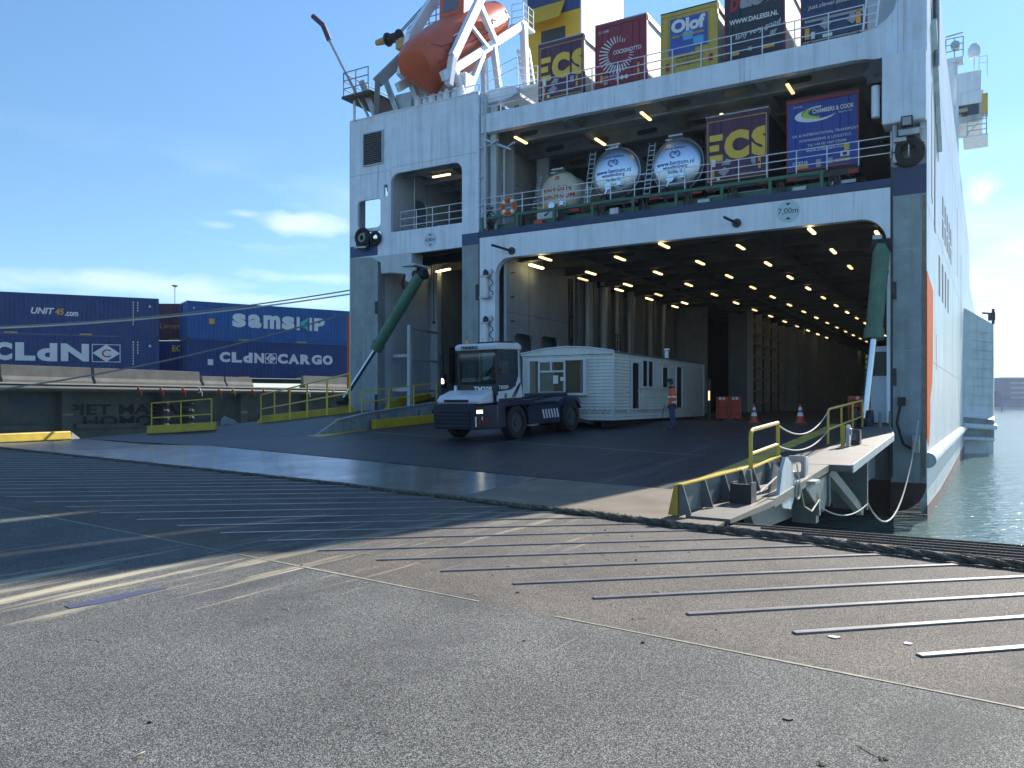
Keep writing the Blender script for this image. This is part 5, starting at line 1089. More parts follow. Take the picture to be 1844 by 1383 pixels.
# ================================================================== THINGS ON THE SHIP
# --- life boat
LBY, LBT = -.2, 5.0
lb = thing('lifeboat', 'orange free fall lifeboat nosing down its white slipway on the stern roof', 'lifeboat', (LBT, LBY + .15, 16.45), 0, SHIP, rx=36)
secs = [(-.60, .55, .35, 1.1, 1.7), (-.5, .85, .1, 1.1, 2.0), (.0, 1.12, -.08, 1.1, 2.25), (.8, 1.25, -.12, 1.1, 2.35), (2.2, 1.32, -.12, 1.1, 2.45), (4.2, 1.32, -.10, 1.1, 2.45), (5.6, 1.25, 0, 1.1, 2.35), (6.6, 1.1, .15, 1.1, 2.15), (6.75, .9, .3, 1.1, 1.95)]
vs = []; N = 16
secs = [(y * 1.16, w, zb, zm, zt_) for y, w, zb, zm, zt_ in secs]
for y, w, zb, zm, ztp in secs:
    for j in range(N):
        a = 6.28319 * j / N; cx_, sz_ = math.cos(a), math.sin(a); ex = .75
        x = w * math.copysign(abs(cx_) ** ex, cx_); z = zm + (ztp - zm) * abs(sz_) ** .85
        if sz_ < -.01: q_ = abs(sz_); x = w * math.copysign(1, cx_) * (1 - q_ ** 1.5) if abs(cx_) > .01 else 0; z = zm - (zm - zb + .30) * q_ ** 1.1
        vs.append((x, y - .35 * max(0, (zm - z)) * (1 if y < .5 else 0) * -1, z))
fs = [(i * N + j, i * N + (j + 1) % N, (i + 1) * N + (j + 1) % N, (i + 1) * N + j) for i in range(len(secs) - 1) for j in range(N)] + [tuple(range(N))[::-1], tuple((len(secs) - 1) * N + j for j in range(N))]
obj('hull', MB().add(vs, fs), M['boat'], lb, smooth=True)
cbn = obj('cabin', MB().prism([(3.7, 2.2), (6.1, 2.2), (6.0, 3.35), (5.7, 3.5), (4.8, 3.5), (4.55, 3.3)], 'x', -.72, .72), M['boat'], lb, bevel=.12)
obj('window', MB().box(.725, .735, 4.8, 5.5, 2.8, 3.2), M['glassd'], cbn); obj('window', MB().add([(-.45, 3.96, 2.6), (.45, 3.96, 2.6), (.4, 4.36, 3.1), (-.4, 4.36, 3.1)], [(0, 1, 2, 3)]), M['glassd'], cbn)
obj('rub_rail', MB().tube([(1.1, -.1, 1.05), (1.27, .8, 1.08), (1.34, 2.2, 1.1), (1.34, 4.2, 1.1), (1.27, 5.6, 1.1), (1.1, 6.6, 1.1)], .045, 6), M['inkred'], lb)
obj('grab_line', MB().tube([(1.30, .3 + k * .35, 1.5 - .2 * (k % 2)) for k in range(18)], .018, 4).tube([(1.0, -.1, 1.9), (1.22, .4, 1.6), (1.3, 1.2, 1.55)], .02, 4), M['dark'], lb)
obj('propeller', MB().lathe([(0, 6.75), (.12, 6.8), (.08, 7.0), (0, 7.05)], (0, 0, .5), 'y', 10).box(-.05, .05, 6.78, 6.9, .1, .9).box(-.4, .4, 6.78, 6.85, .45, .55), M['dark'], lb)
obj('marking', MB().box(1.31, 1.325, 1.4, 2.0, 1.75, 1.8).box(1.31, 1.325, 1.5, 2.0, 1.62, 1.67), M['ink'], lb)

# --- trailers
def trailer(t0, t1, z0, z1, d0, m, lab, side='tside', top=None, length=13.4, deck=None, border=None, cat='trailer', grp='box trailers lashed side by side'):
    w = t1 - t0; h = z1 - z0
    t = thing('box_trailer', lab, cat, (t0, d0, z0), 0, SHIP, grp)
    obj('body', MB().box(.03, w - .03, .06, length, .0, h - .03), M[side], t)
    obj('rear_door', MB().box(.06, w / 2 - .006, .0, .055, .06, h - .16), M[m], t); obj('rear_door', MB().box(w / 2 + .006, w - .06, .0, .055, .06, h - .16), M[m], t)
    obj('door_frame', MB().box(0, .055, -.02, .12, -.05, h).box(w - .055, w, -.02, .12, -.05, h).box(.055, w - .055, -.02, .12, h - .15, h), M[border or m], t)
    obj('roof_edge', MB().box(-.01, w + .01, -.03, length, h, h + .05).box(w, w + .02, .1, length, h - .2, h), M[top or 'galv'], t)
    for x in (.32, .62, w - .66, w - .36): obj('lock_rod', MB().tube([(x, -.015, .1), (x, -.015, h - .2)], .018, 6).box(x - .04, x + .04, -.05, 0, .55, .62), M[m], t)
    for x in (.2, w - .2):
        obj('tail_lamp', MB().box(x - .16, x + .16, -.05, 0, -.28, -.14), M['inkred'], t)
    b = MB().box(0, w, -.02, .1, -.3, -.05).box(.3, .4, 0, length - 1, -.35, 0).box(w - .4, w - .3, 0, length - 1, -.35, 0); obj('chassis', b, M['dark'], t)
    zd = deck - z0
    for k in range(3):
        for x in (.2, w - .2): obj('wheel', MB().wheel((x, 1.6 + k * 1.3, zd + .5), .5, .32, 'x', 18), M['tyre'], t)
    obj('bumper', MB().box(.1, w - .1, -.04, .04, -.62, -.5), M['galv'], t)
    return t, w, h
def tt(t, s, x, z, sz, m, sx=1, bold=.0, shear=0, align='CENTER', tilt=0, nm='lettering', y=-.03): return text(t, nm, s, sz, (x, y, z), M[m], sx=sx, bold=bold, shear=shear, align=align, tilt=tilt, depth=.004)
def plq(t, x0, x1, z0, z1, m, nm='reflector', y=-.03): return obj(nm, MB().box(x0, x1, y - .006, y + .012, z0, z1), M[m], t)
WD, MD = 14.45, 9.40
def ecs(t, w, h):
    b = plate([(.07, .05), (w - .07, .05), (w - .07, h - .17), (.07, h - .17)], [[(.11, .09), (w - .11, .09), (w - .11, h - .21), (.11, h - .21)]], -.026, -.01); obj('door_border', b, M['tan'], t)
    E_ = MB()
    for z0_, x1_ in ((1.68, .28 * w), (1.27, .22 * w), (.86, .28 * w)): E_.box(.065 * w, x1_, -.034, -.02, z0_, z0_ + .25)
    obj('lettering', E_, M['inkyel'], t)
    fit(t, 'C', .305 * w, .70 * w, .84, 2.0, M['inkyel'], y=-.03, bold=.07)
    s_o = fit(t, 'S', .735 * w, 1.08 * w, .84, 2.0, M['inkyel'], y=-.03, bold=.07); clip_x(s_o, w - .13)   # the S is cut by the door edge
    obj('motif', plate([(.5, .42), (.78, .60), (.98, .44), (.74, .22)], [], -.034, -.02), M['inkgrey'], t); obj('motif', plate([(.62, .68), (.85, .92), (1.05, .84), (.98, .66)], [], -.034, -.02), M['inkgrey'], t)
    plq(t, .26, .36, .15, .62, 'inkorg'); plq(t, w - .4, w - .3, .35, .82, 'inkorg'); plq(t, .24, .40, .66, .95, 'ink', 'sticker'); plq(t, w - .68, w - .5, .55, .85, 'inkgrey', 'sticker')
    tt(t, 'ECSE2001 104', w * .64, .24, .1, 'inkyel')
    obj('sticker', MB().prism(disc((.52, .15), .07, 14), 'y', -.036, -.02), M['ink'], t)
t, w, h = trailer(10.05, 12.36, 15.38, 17.97, 1.5, 'purple', 'purple trailer with big yellow cropped ECS letters on the top deck, beside the lifeboat slipway', deck=WD, grp='trailers on the top deck', top='galv'); ecs(t, w, h)
t, w, h = trailer(12.9, 15.31, 15.35, 18.14, 1.5, 'crimson', 'crimson trailer with a white ring of rays on its doors, on the top deck', deck=WD, grp='trailers on the top deck', border='crimson')
b = MB(); cx_, cz_ = w * .47, 1.36
for k in range(27):
    a = 62 + k * 11.2; L0_ = .50; L1_ = .50 + (.16 if k < 2 else min(.44, .18 + .03 * k) if k < 14 else max(.2, .44 - (k - 14) * .022)); wd = .026 if k < 4 or k > 22 else .046
    ca_, sa_ = math.cos(R(a)), math.sin(R(a)); p0 = Vector((cx_ + L0_ * ca_, -.03, cz_ + L0_ * sa_)); p1 = Vector((cx_ + L1_ * ca_, -.03, cz_ + L1_ * sa_)); b.beam(p0, p1, wd if True else 0, wd)
obj('ray_emblem', b, M['ink'], t); fit(t, 'COCIGNOTTO', .36 * w, .90 * w, 1.35, 1.53, M['ink'], y=-.034, bold=.02)
tt(t, 'C-1448', .42, 2.45, .16, 'ink'); tt(t, 'COSA SERVIZI', .72, .45, .13, 'ink'); plq(t, .26, .36, .22, .7, 'inkorg'); plq(t, w - .42, w - .33, .3, .8, 'inkorg')
for x in (1.28, 1.48): obj('sticker', MB().prism(disc((x, .3), .09, 14), 'y', -.036, -.02), M['ink'], t)
plq(t, .98, 1.16, .2, .5, 'inkgrey', 'sticker'); plq(t, .42, .6, .12, .26, 'inkgrey', 'sticker')
t, w, h = trailer(15.93, 18.35, 15.27, 17.88, 1.5, 'tyellow', 'mustard yellow trailer with a blue panel reading Olof, on the top deck', deck=WD, grp='trailers on the top deck', border='tyellow', top='dark')
plq(t, .42, w - .42, .98, h - .3, 'inkblue', 'panel', -.028); plq(t, .36, w - .95, .82, 1.0, 'inkblue', 'panel', -.026)
fit(t, 'Olof', .47, w - .5, 1.70, 2.26, M['ink'], y=-.048, bold=.05); fit(t, 'MEGA TRAILER MAKERS', .5, w - .55, 1.50, 1.60, M['inkyel'], y=-.052, bold=.02)
for x0, z0_ in ((.98, 1.34), (1.42, 1.04)): obj('square_motif', plate(rrect(x0, x0 + .42, z0_, z0_ + .36, .06), [], -.040, -.03), M['inklb'], t)
tt(t, 'www.olof-oils.com', w * .52, .68, .15, 'inkdark', bold=.01); tt(t, 'Tel. +31(0)20-22 33 20', w * .52, .50, .12, 'inkdark'); tt(t, 'fax +31(0)20-22 33 22', w * .52, .34, .12, 'inkdark'); plq(t, .22, .38, .2, .5, 'inkred'); plq(t, w - .36, w - .2, .28, .56, 'inkred')
t, w, h = trailer(18.63, 21.0, 15.33, 18.3, 1.5, 'tnavy', 'near-black trailer with a white web address and handwriting, on the top deck', deck=WD, grp='trailers on the top deck', border='crimson')
fit(t, 'D', .22, .58, 1.95, 2.5, M['inkred'], y=-.034, shear=.2, bold=.06); fit(t, 'alessi', .62, w - .25, 2.0, 2.5, M['inkgrey'], y=-.034, bold=.06); fit(t, 'WWW.DALESSI.NL', .2, w - .25, 1.42, 1.62, M['ink'], y=-.034, bold=.03)
tt(t, 'fany very good', w * .55, 1.0, .30, 'ink', shear=.3, tilt=9, sx=1.0); plq(t, .3, .6, .18, .3, 'inkorg'); plq(t, w - .9, w - .4, .22, .36, 'inkorg'); plq(t, .95, 1.1, .26, .42, 'inkgrey', 'sticker'); obj('motif', plate([(w - .6, .6), (w - .38, .72), (w - .3, .9), (w - .55, .86)], [], -.034, -.02), M['inkgrey'], t)
t, w, h = trailer(21.58, 23.98, 15.42, 18.4, 1.5, 'tnavy2', 'dark blue trailer reading just.clever.solutions, rightmost on the top deck', deck=WD, grp='trailers on the top deck', border='crimson')
tt(t, 'just.clever.solutions', w / 2, 1.28, .23, 'ink', shear=.15); plq(t, .15, w - .15, .72, .82, 'inkgrey', 'stripe'); plq(t, .16, .32, .1, .52, 'inkorg'); plq(t, w - .42, w - .26, .3, .78, 'inkorg'); plq(t, .38, .52, .08, .34, 'ink', 'sticker'); plq(t, .8, 1.15, .05, .17, 'ink', 'plate')
for x, z in ((.9, .55), (1.85, .55)): obj('motif', plate([(x - .22, z), (x, z - .22), (x + .22, z), (x, z + .22)], [], -.034, -.02), M['inkgrey'], t)
b = MB().beam((.35, -.03, 2.0), (1.2, -.03, 2.15), .05); b.torus((.55, -.03, 1.9), .25, .03, 'y', 12, 5, 140, 300); obj('motif', b, M['ink'], t)
# trailer deck
t, w, h = trailer(17.92, 20.42, 10.46, 13.13, 1.3, 'purple', 'purple trailer with big yellow cropped ECS letters on the covered deck, beside the silver tankers', 'tsided', deck=MD, grp='trailers on the covered deck'); ecs(t, w, h)
t, w, h = trailer(21.1, 23.68, 10.40, 13.2, 1.3, 'tblue', 'royal blue trailer with red edging and a green swoosh, on the covered deck', 'tsided', deck=MD, grp='trailers on the covered deck', border='crimson', top='dark')
def ell(cx, cz, a, b_, a0, a1, n=16): return [(cx + a * math.cos(R(a0 + (a1 - a0) * i / n)), cz + b_ * math.sin(R(a0 + (a1 - a0) * i / n))) for i in range(n + 1)]
obj('swoosh', plate(ell(1.05, 2.12, .75, .26, 75, 340) + ell(1.22, 2.20, .68, .24, 325, 85), [], -.034, -.02), M['ink'], t); obj('swoosh', plate(ell(1.15, 2.18, .58, .21, 80, 270) + ell(1.3, 2.22, .5, .18, 265, 85), [], -.04, -.03), M['inkgr'], t)
fit(t, 'CHAMBERS & COOK', .37 * w, .94 * w, 2.16, 2.33, M['ink'], y=-.05, bold=.03); tt(t, 'Services', .42, 2.52, .1, 'ink'); tt(t, 'Exports Ltd', w * .82, 2.07, .1, 'ink')
tt(t, 'UK & INTERNATIONAL TRANSPORT', w * .54, 1.40, .145, 'ink', sx=1.0); tt(t, 'FORWARDING & LOGISTICS', w * .54, 1.19, .145, 'ink'); tt(t, 'Tel: +44 (0) 1469 578306', w * .57, .98, .135, 'ink'); tt(t, 'www.ccdaxsem.com', w * .55, .80, .17, 'ink')
tt(t, 'CCE318', .50, .36, .16, 'ink', bold=.02); plq(t, .32, .8, .14, .26, 'inkorg'); plq(t, w - .85, w - .3, .22, .33, 'inkorg'); plq(t, w - .5, w - .32, .62, .88, 'inkyel', 'sticker'); plq(t, w - .64, w - .32, .40, .6, 'ink', 'sticker'); obj('sticker', MB().prism(disc((w - .48, .5), .08, 12), 'y', -.042, -.03), M['inkdark'], t)
plq(t, 1.08, 1.25, .12, .42, 'inkgrey', 'sticker'); plq(t, 1.5, 1.68, .2, .42, 'inkgrey', 'sticker'); plq(t, .15, w - .15, .06, .11, 'inkred', 'stripe')
# tankers
def tanker(cx_, cz_, r, d0, m, lab, lines, col, stack=True, rx_=1.0, rz2=1.0):
    t = thing('tank_trailer', lab, 'tanker', (cx_, d0, MD), 0, SHIP, 'tank trailers on the covered deck'); z = cz_ - MD
    obj('tank', MB().lathe([(0, -.14), (r * .45, -.10), (r * .78, .0), (r * .93, .10), (r, .24), (r, 10), (r * .8, 10.3), (0, 10.5)], (0, 0, z), 'y', 40, rx_, rz2), M[m], t, smooth=True)
    obj('rim', MB().torus((0, .25, z), r * 1.0, .03, 'y', 40, 6), M['galv'], t, smooth=True)
    def dish(x, zz):
        q = math.hypot(x, zz) / r; pf = [(0, -.14), (.45, -.10), (.78, 0), (.93, .10), (1, .24)]
        for (a0, y0), (a1, y1) in zip(pf, pf[1:]):
            if q <= a1: return y0 + (y1 - y0) * (q - a0) / (a1 - a0)
        return .24
    for s, dz, sz in lines:
        o = text(t, 'lettering', s, sz * 1.1, (0, 0, z + dz), M[col], bold=.012, depth=.002)
        for v in o.data.vertices: v.co.y += dish(v.co.x, v.co.z - z) - .012
    b = MB(); lx = -r * 1.12
    for x in (lx - .13, lx + .13): b.beam((x, -.1, .9), (x + .12, .3, z + r * 1.02), .035)
    n = 11
    for k in range(n): f = k / (n - 1); b.beam((lx - .13 + .12 * f, -.1 + .4 * f, 1.0 + f * (z + r - 1.1)), (lx + .13 + .12 * f, -.1 + .4 * f, 1.0 + f * (z + r - 1.1)), .03)
    obj('ladder', b, M['galv'], t)
    b = MB().lathe([(0, -.42), (.16, -.42), (.16, -.3), (.1, -.28), (.1, -.1), (0, -.1)], (-.1, 0, z - r * .62), 'y', 14).lathe([(0, -.36), (.1, -.36), (.1, -.1), (0, -.1)], (.38, 0, z - r * .55), 'y', 10)
    for k in range(6):
        a = k * 1.05; b.beam((.35, -.32, z - r * .5), (.35 + .28 * math.cos(a), -.34, z - r * .5 + .2 * math.sin(a)), .03)
    b.tube([(-.1, -.35, z - r * .6), (-.25, -.4, z - r * .9), (-.5, -.3, z - r * 1.0)], .05, 6); obj('valve', b, M['chrome'], t, smooth=True)
    b = MB().box(-1.1, 1.1, 0, .12, .72, .9).box(-.5, -.4, 0, 9, .6, z - r * .7).box(.4, .5, 0, 9, .6, z - r * .7); obj('chassis', b, M['dark'], t)
    for x in (-1, .85): obj('tail_lamp', MB().box(x - .15, x + .25, -.05, 0, .74, .88), M['inkred'], t)
    for k in range(3):
        for x in (-.95, .95): obj('wheel', MB().wheel((x, 1.4 + k * 1.3, .5), .5, .3, 'x', 18), M['tyre'], t)
    obj('walkway', MB().box(-.55, .2, .3, 9, z + r, z + r + .06).box(-.3, .3, -.05, .2, z + r + .03, z + r + .1), M['galv'], t)
    return t, z
T1, z = tanker(13.88, 11.56, 1.11, 1.3, 'tankst', 'silver polished tank trailer with blue lettering, next to the cream tanker', (('www.bentum.nl', .02, .23), ('woudenberg', -.17, .19), ('holland', -.34, .19), ('w.v.d. bentum', .66, .15)), 'inkblue')
def heart(t, z):
    b = MB().torus((-.08, -.165, z + .36), .12, .02, 'y', 14, 5, 20, 300).torus((.12, -.165, z + .38), .10, .02, 'y', 14, 5, -100, 200); obj('emblem', b, M['inkblue'], t)
heart(T1, z); obj('sign', MB().box(-.2, .2, -.02, .02, z + 1.02, z + 1.2), M['ink'], T1); text(T1, 'lettering', 'PLAST', .14, (0, -.03, z + 1.11), M['inkdark'], bold=.02, depth=.004)
T2, z = tanker(16.65, 11.50, 1.11, 1.3, 'tankst', 'silver polished tank trailer with blue lettering, next to the purple trailer', (('www.bentum.nl', .02, .23), ('woudenberg', -.17, .19), ('holland', -.34, .19), ('w.v.d. bentum', .66, .15)), 'inkblue'); heart(T2, z)
T3, z = tanker(10.98, 11.1, 1.02, 1.6, 'tankcr', 'cream oval tank trailer with red lettering at the left of the covered deck', (('VAN DEN', .18, .30), ('BOSCH.COM', -.14, .27), ('25', .68, .22)), 'inkred', rx_=1.0, rz2=.95)
obj('tail_box', MB().box(-.95, .5, -.15, .05, .95, 1.15), M['inkorg'], T3); obj('tail_box', MB().box(-1.0, .0, -.12, .05, .55, .9), M['ink'], T3)
# life ring on the left of the covered deck
lr = thing('life_ring', 'orange and white life ring hanging on the rail left of the cream tanker', 'life ring', (9.35, -.02, 10.35))
obj('ring', MB().torus((0, 0, 0), .30, .085, 'y', 28, 8), M['orange'], lr, smooth=True)
for a in (45, 135, 225, 315): obj('band', MB().torus((0, 0, 0), .30, .092, 'y', 4, 8, a - 14, a + 14), M['ink'], lr)
obj('line', MB().torus((0, -.02, 0), .41, .014, 'y', 24, 4), M['ropew'], lr)
b = MB()
for k in range(5): b.tube([(-.35 + .1 * k + .18 * math.sin(j * 1.3 + k), .2, .9 - j * .18) for j in range(6)], .02, 5)
single('cable_coil', b, M['black'], 'tangle of black cables behind the rail at the left end of the covered deck', 'cables', (8.4, 0, 9.6), smooth=True)

# ================================================================== TRACTOR UNIT (front faces the viewer)
ty, tx = -8.95, 13.9
tr = thing('terminal_tractor', 'white and dark blue port tractor numbered TM209 towing the cream mobile home', 'tractor', (tx, ty, rz_(ty)), -5, SHIP, rx=2.4)
def tp(n, mb, m, par=None, **k): return obj(n, mb, M[m], par or tr, **k)
# chassis / body
tp('chassis', MB().box(-.45, .45, -1.0, 4.5, .55, .95), 'dark')
body = tp('lower_body', MB().prism([(-1.27, .62), (-1.27, 1.05), (1.27, 1.05), (1.27, .62)], 'y', -.75, -.62).prism([(-1.62, .38), (-1.62, 1.16), (-.45, 1.16), (-.45, .62), (-.7, .5), (-.75, .38)], 'x', -.80, .80), 'tnav', bevel=.03)
b = MB(); q = [(.80, -1.62), (1.27, -1.05), (1.27, -.62), (.80, -.62)]
b.prism(q, 'z', .40, 1.12); tp('bumper_corner', b, 'tnav', bevel=.03); tp('bumper_corner', MB().prism([(-x, y) for x, y in q][::-1], 'z', .40, 1.12), 'tnav', bevel=.03)
tp('body_top', MB().box(-1.27, 1.27, -1.0, 1.0, 1.05, 1.22), 'tnav', bevel=.03)
g = tp('grille', MB().box(-.70, .66, -1.635, -1.6, .42, 1.0), 'black'); b = MB()
for k in range(5): b.box(-.68, .64, -1.67, -1.62, .46 + k * .115, .515 + k * .115)
tp('grille_bar', b, 'tnav', g, bevel=.01)
b = MB().add([(.84, -1.60, .48), (1.26, -1.09, .48), (1.26, -1.09, .78), (.84, -1.60, .78)], [(0, 1, 2, 3)])
tp('chequer_plate', b, 'dark')
for sx_ in (1, -1):
    h_ = tp('headlight', MB().box(-.13, .13, -.03, .02, -.065, .065).xf(Matrix.Translation((sx_ * .93, -1.50, .93)) @ Matrix.Rotation(R(50 * sx_), 4, 'Z')), 'black')
    tp('lens', MB().box(-.09, .09, -.04, -.03, -.05, .05).xf(Matrix.Translation((sx_ * .93, -1.50, .93)) @ Matrix.Rotation(R(50 * sx_), 4, 'Z')), 'headlamp' if sx_ > 0 else 'galv', h_)
b = MB()
for k in range(3): b.box(-.03 + k * .1 - .05, .01 + k * .1 - .05, -.02, 0, -.24 + .05 * k, -.02)
tp('red_white_marker', b.xf(Matrix.Translation((.98, -1.46, .76)) @ Matrix.Rotation(R(50), 4, 'Z')), 'inkred')
tp('side_marker', MB().box(-.02, .02, -.03, 0, -.3, .0).box(.18, .21, -.03, 0, -.1, 0).xf(Matrix.Translation((.86, -1.60, .78)) @ Matrix.Rotation(R(50), 4, 'Z')), 'ink')
# white hood
hood = tp('hood', MB().prism([(-1.66, 1.17), (-1.66, 1.30), (-1.52, 1.42), (-.98, 1.58), (-.92, 1.17)], 'x', -.84, .86), 'twhite', bevel=.05)
tp('hood_slot', MB().box(-.52, .42, -1.69, -1.655, 1.22, 1.30), 'black', hood); 
# cab
cx0, cx1, cy0, cy1 = -.77, .77, -.98, .62
flo = tp('cab_floor', MB().box(cx0, cx1, -.95, .3, 1.22, 1.30), 'dark')
cs = [(-.98, 1.22), (.62, 1.22), (.62, 1.5), (.52, 1.9), (.50, 2.82), (.38, 2.82), (.38, 2.0), (.16, 1.64), (-.1, 1.56), (-.90, 1.52), (-.98, 1.52)]
cab = tp('cab', MB().prism(cs, 'x', cx1 - .05, cx1).prism(cs, 'x', cx0, cx0 + .05).box(cx0 + .05, cx1 - .05, .45, .5, 1.3, 1.9).box(cx0, cx0 + .06, .44, .5, 1.9, 2.82).box(cx1 - .06, cx1, .44, .5, 1.9, 2.82), 'twhite')
tp('roof', MB().prism([(-1.08, 2.80), (-1.10, 2.93), (-.95, 3.0), (.4, 3.0), (.58, 2.93), (.58, 2.80)], 'x', cx0 - .03, cx1 + .04), 'twhite', cab, bevel=.03)
tp('roof_hatch', MB().box(-.3, .6, -.5, .4, 3.0, 3.06), 'black', cab)
b = MB()
for x in (cx0, cx1 - .07): b.box(x, x + .07, -.985, -.92, 1.55, 2.8)
b.box(cx0, cx1, -.985, -.95, 2.70, 2.8).box(cx0, cx1, -.99, -.93, 1.40, 1.74); tp('windscreen_frame', b, 'dark', cab)
tp('windscreen', MB().box(cx0 + .07, cx1 - .07, -.975, -.965, 1.74, 2.70), 'glass', cab)
b = MB().prism([(-.94, 1.56), (.16, 1.66), (.38, 2.0), (.38, 2.06), (-.94, 2.06)], 'x', cx1 - .02, cx1 + .006).box(cx1 - .02, cx1 + .006, -.94, -.86, 2.06, 2.8).box(cx1 - .02, cx1 + .006, .32, .38, 2.06, 2.8).box(cx1 - .02, cx1 + .006, -.86, .32, 2.72, 2.8)
dr = tp('door', b, 'tnav', cab); tp('side_window', MB().box(cx1 - .012, cx1 - .004, -.86, .32, 2.06, 2.72), 'glass', dr); tp('handle', MB().box(cx1 + .006, cx1 + .03, .1, .25, 1.85, 1.89), 'dark', dr)
tp('side_window', MB().box(cx0 + .004, cx0 + .012, -.86, .32, 1.95, 2.72), 'glass', cab); tp('rear_window', MB().box(cx0 + .07, cx1 - .07, .46, .47, 1.95, 2.72), 'glass', cab)
tp('seat', MB().box(-.25, .3, -.1, .35, 1.3, 1.75).box(-.25, .3, .3, .42, 1.75, 2.35), 'cloth', cab, bevel=.04); tp('steering_wheel', MB().torus((.02, 0, 0), .19, .02, 'y', 18, 6).xf(Matrix.Translation((0, -.48, 1.98)) @ Matrix.Rotation(R(-35), 4, 'X')), 'black', cab, smooth=True)
tp('dashboard', MB().box(cx0 + .1, cx1 - .1, -.9, -.6, 1.3, 1.82), 'black', cab)
b = MB()
for k in range(3): b.beam((cx1 + .004, .30 - k * .11 - .16, 1.32), (cx1 + .004, .56 - k * .09, 1.80 - k * .05), .035, .02, up=(1, 0, 0))
tp('stripe', b, 'tnav', cab)
txts = [fit(tr, 'TERBERG', -.56, .12, 2.83, 2.93, M['inkdark'], y=-1.115, bold=.03)]
txts.append(fit(tr, 'TM209', -.14, .56, 1.52, 1.68, M['ink'], y=-1.0, bold=.03))
txts.append(text(tr, 'lettering', 'TM209', .165, (cx1 + .014, -.62, 1.64), M['ink'], rz=90, sx=1.3, bold=.02, depth=.003))
b = MB().torus((cx1 + .006, -.50, 1.38), .07, .02, 'x', 4, 4); tp('badge', b, 'inkdark', cab)
tp('wiper', MB().beam((-.3, -.99, 1.76), (.3, -.99, 1.98), .02), 'black', cab)
mr = tp('mirror', MB().box(-1.24, -1.12, -1.25, -1.1, 1.95, 2.75).beam((-1.18, -1.15, 2.0), (-.8, -.9, 1.4), .04).beam((-1.18, -1.15, 2.7), (-.8, -.95, 2.8), .03), 'black', cab, bevel=.02)
mr.location = (-.12, 0, 0)
tp('beacon', MB().lathe([(0, 3.0), (.06, 3.0), (.06, 3.1), (.03, 3.16), (0, 3.16)], (cx0 - .05, -.3, 0), n=10), 'inkorg', cab)
tp('mirror', MB().box(cx0 - .1, cx0 - .03, -1.1, -1.0, 1.5, 1.72), 'ink', cab)
cab.location = (.48, -.2, 0); cab.scale = (1, .8, 1); hood.location = (.22, 0, 0); flo.location = (.48, 0, 0)
for t_o in txts: t_o.parent = cab
# fenders, side box, rear platform
def wheel(x, y, dual=False):
    w_ = tp('wheel', MB().wheel((x, y, .53), .53, .32, 'x', 28), 'tyre', smooth=True); s_ = 1 if x > 0 else -1
    tp('rim', MB().lathe([(.33, x + s_ * .10), (.31, x + s_ * .12), (.26, x + s_ * .04), (.16, x + s_ * .06), (.13, x + s_ * .15), (0, x + s_ * .15)], (0, y, .53), 'x', 20), 'deckdark', w_, smooth=True)
    if dual: tp('inner_tyre', MB().wheel((x - s_ * .36, y, .53), .53, .32, 'x', 20), 'tyre', w_)
for x in (-1.1, 1.1): wheel(x, 0)
for x in (-1.1, 1.1): wheel(x, 3.25, True)
def arch(y, r, x0, x1, a0=20, a1=160):
    b = MB(); n = 10
    for i in range(n):
        A0, A1 = R(a0 + (a1 - a0) * i / n), R(a0 + (a1 - a0) * (i + 1) / n)
        b.add([(x, y + rr * math.cos(A), .53 + rr * math.sin(A)) for x in (x0, x1) for A in (A0, A1) for rr in (r, r + .05)], [(0, 1, 3, 2), (4, 6, 7, 5), (0, 2, 6, 4), (1, 5, 7, 3)])
    return b
for s_ in (1, -1):
    x0, x1 = sorted((s_ * .9, s_ * 1.28)); tp('mudguard', arch(0, .60, x0, x1, 10, 120), 'tnav'); tp('mudguard', arch(3.25, .60, x0, x1, 25, 165), 'tnav')
    bx = tp('side_box', MB().prism([(.66, .38), (.66, .98), (.78, 1.04), (2.45, 1.02), (2.55, .9), (2.5, .38)], 'x', *sorted((s_ * .55, s_ * 1.24))), 'tnav', bevel=.02)
    b = MB()
    for k in range(6): y = 1.42 + k * .17; b.add([(s_ * 1.243, y, .86), (s_ * 1.243, y + .08, .86), (s_ * 1.243, y + .17, .56), (s_ * 1.243, y + .09, .56)], [(0, 1, 2, 3)])
    tp('white_stripes', b, 'ink', bx)
tp('rear_platform', MB().box(-1.2, 1.2, .7, 2.4, 1.04, 1.12).prism([(2.35, 1.05), (2.9, 1.22), (3.7, 1.2), (4.0, .95), (2.4, .9)], 'x', -1.22, 1.22), 'tnav', bevel=.02)
tp('fifth_wheel', MB().box(-.5, .5, 2.9, 4.2, 1.22, 1.34).beam((-.3, 1.0, .95), (-.3, 3.3, 1.25), .14).beam((.3, 1.0, .95), (.3, 3.3, 1.25), .14), 'dark', bevel=.03)
tp('step', MB().box(.80, 1.24, -.1 + .75, 1.2, .36, .42), 'galv')

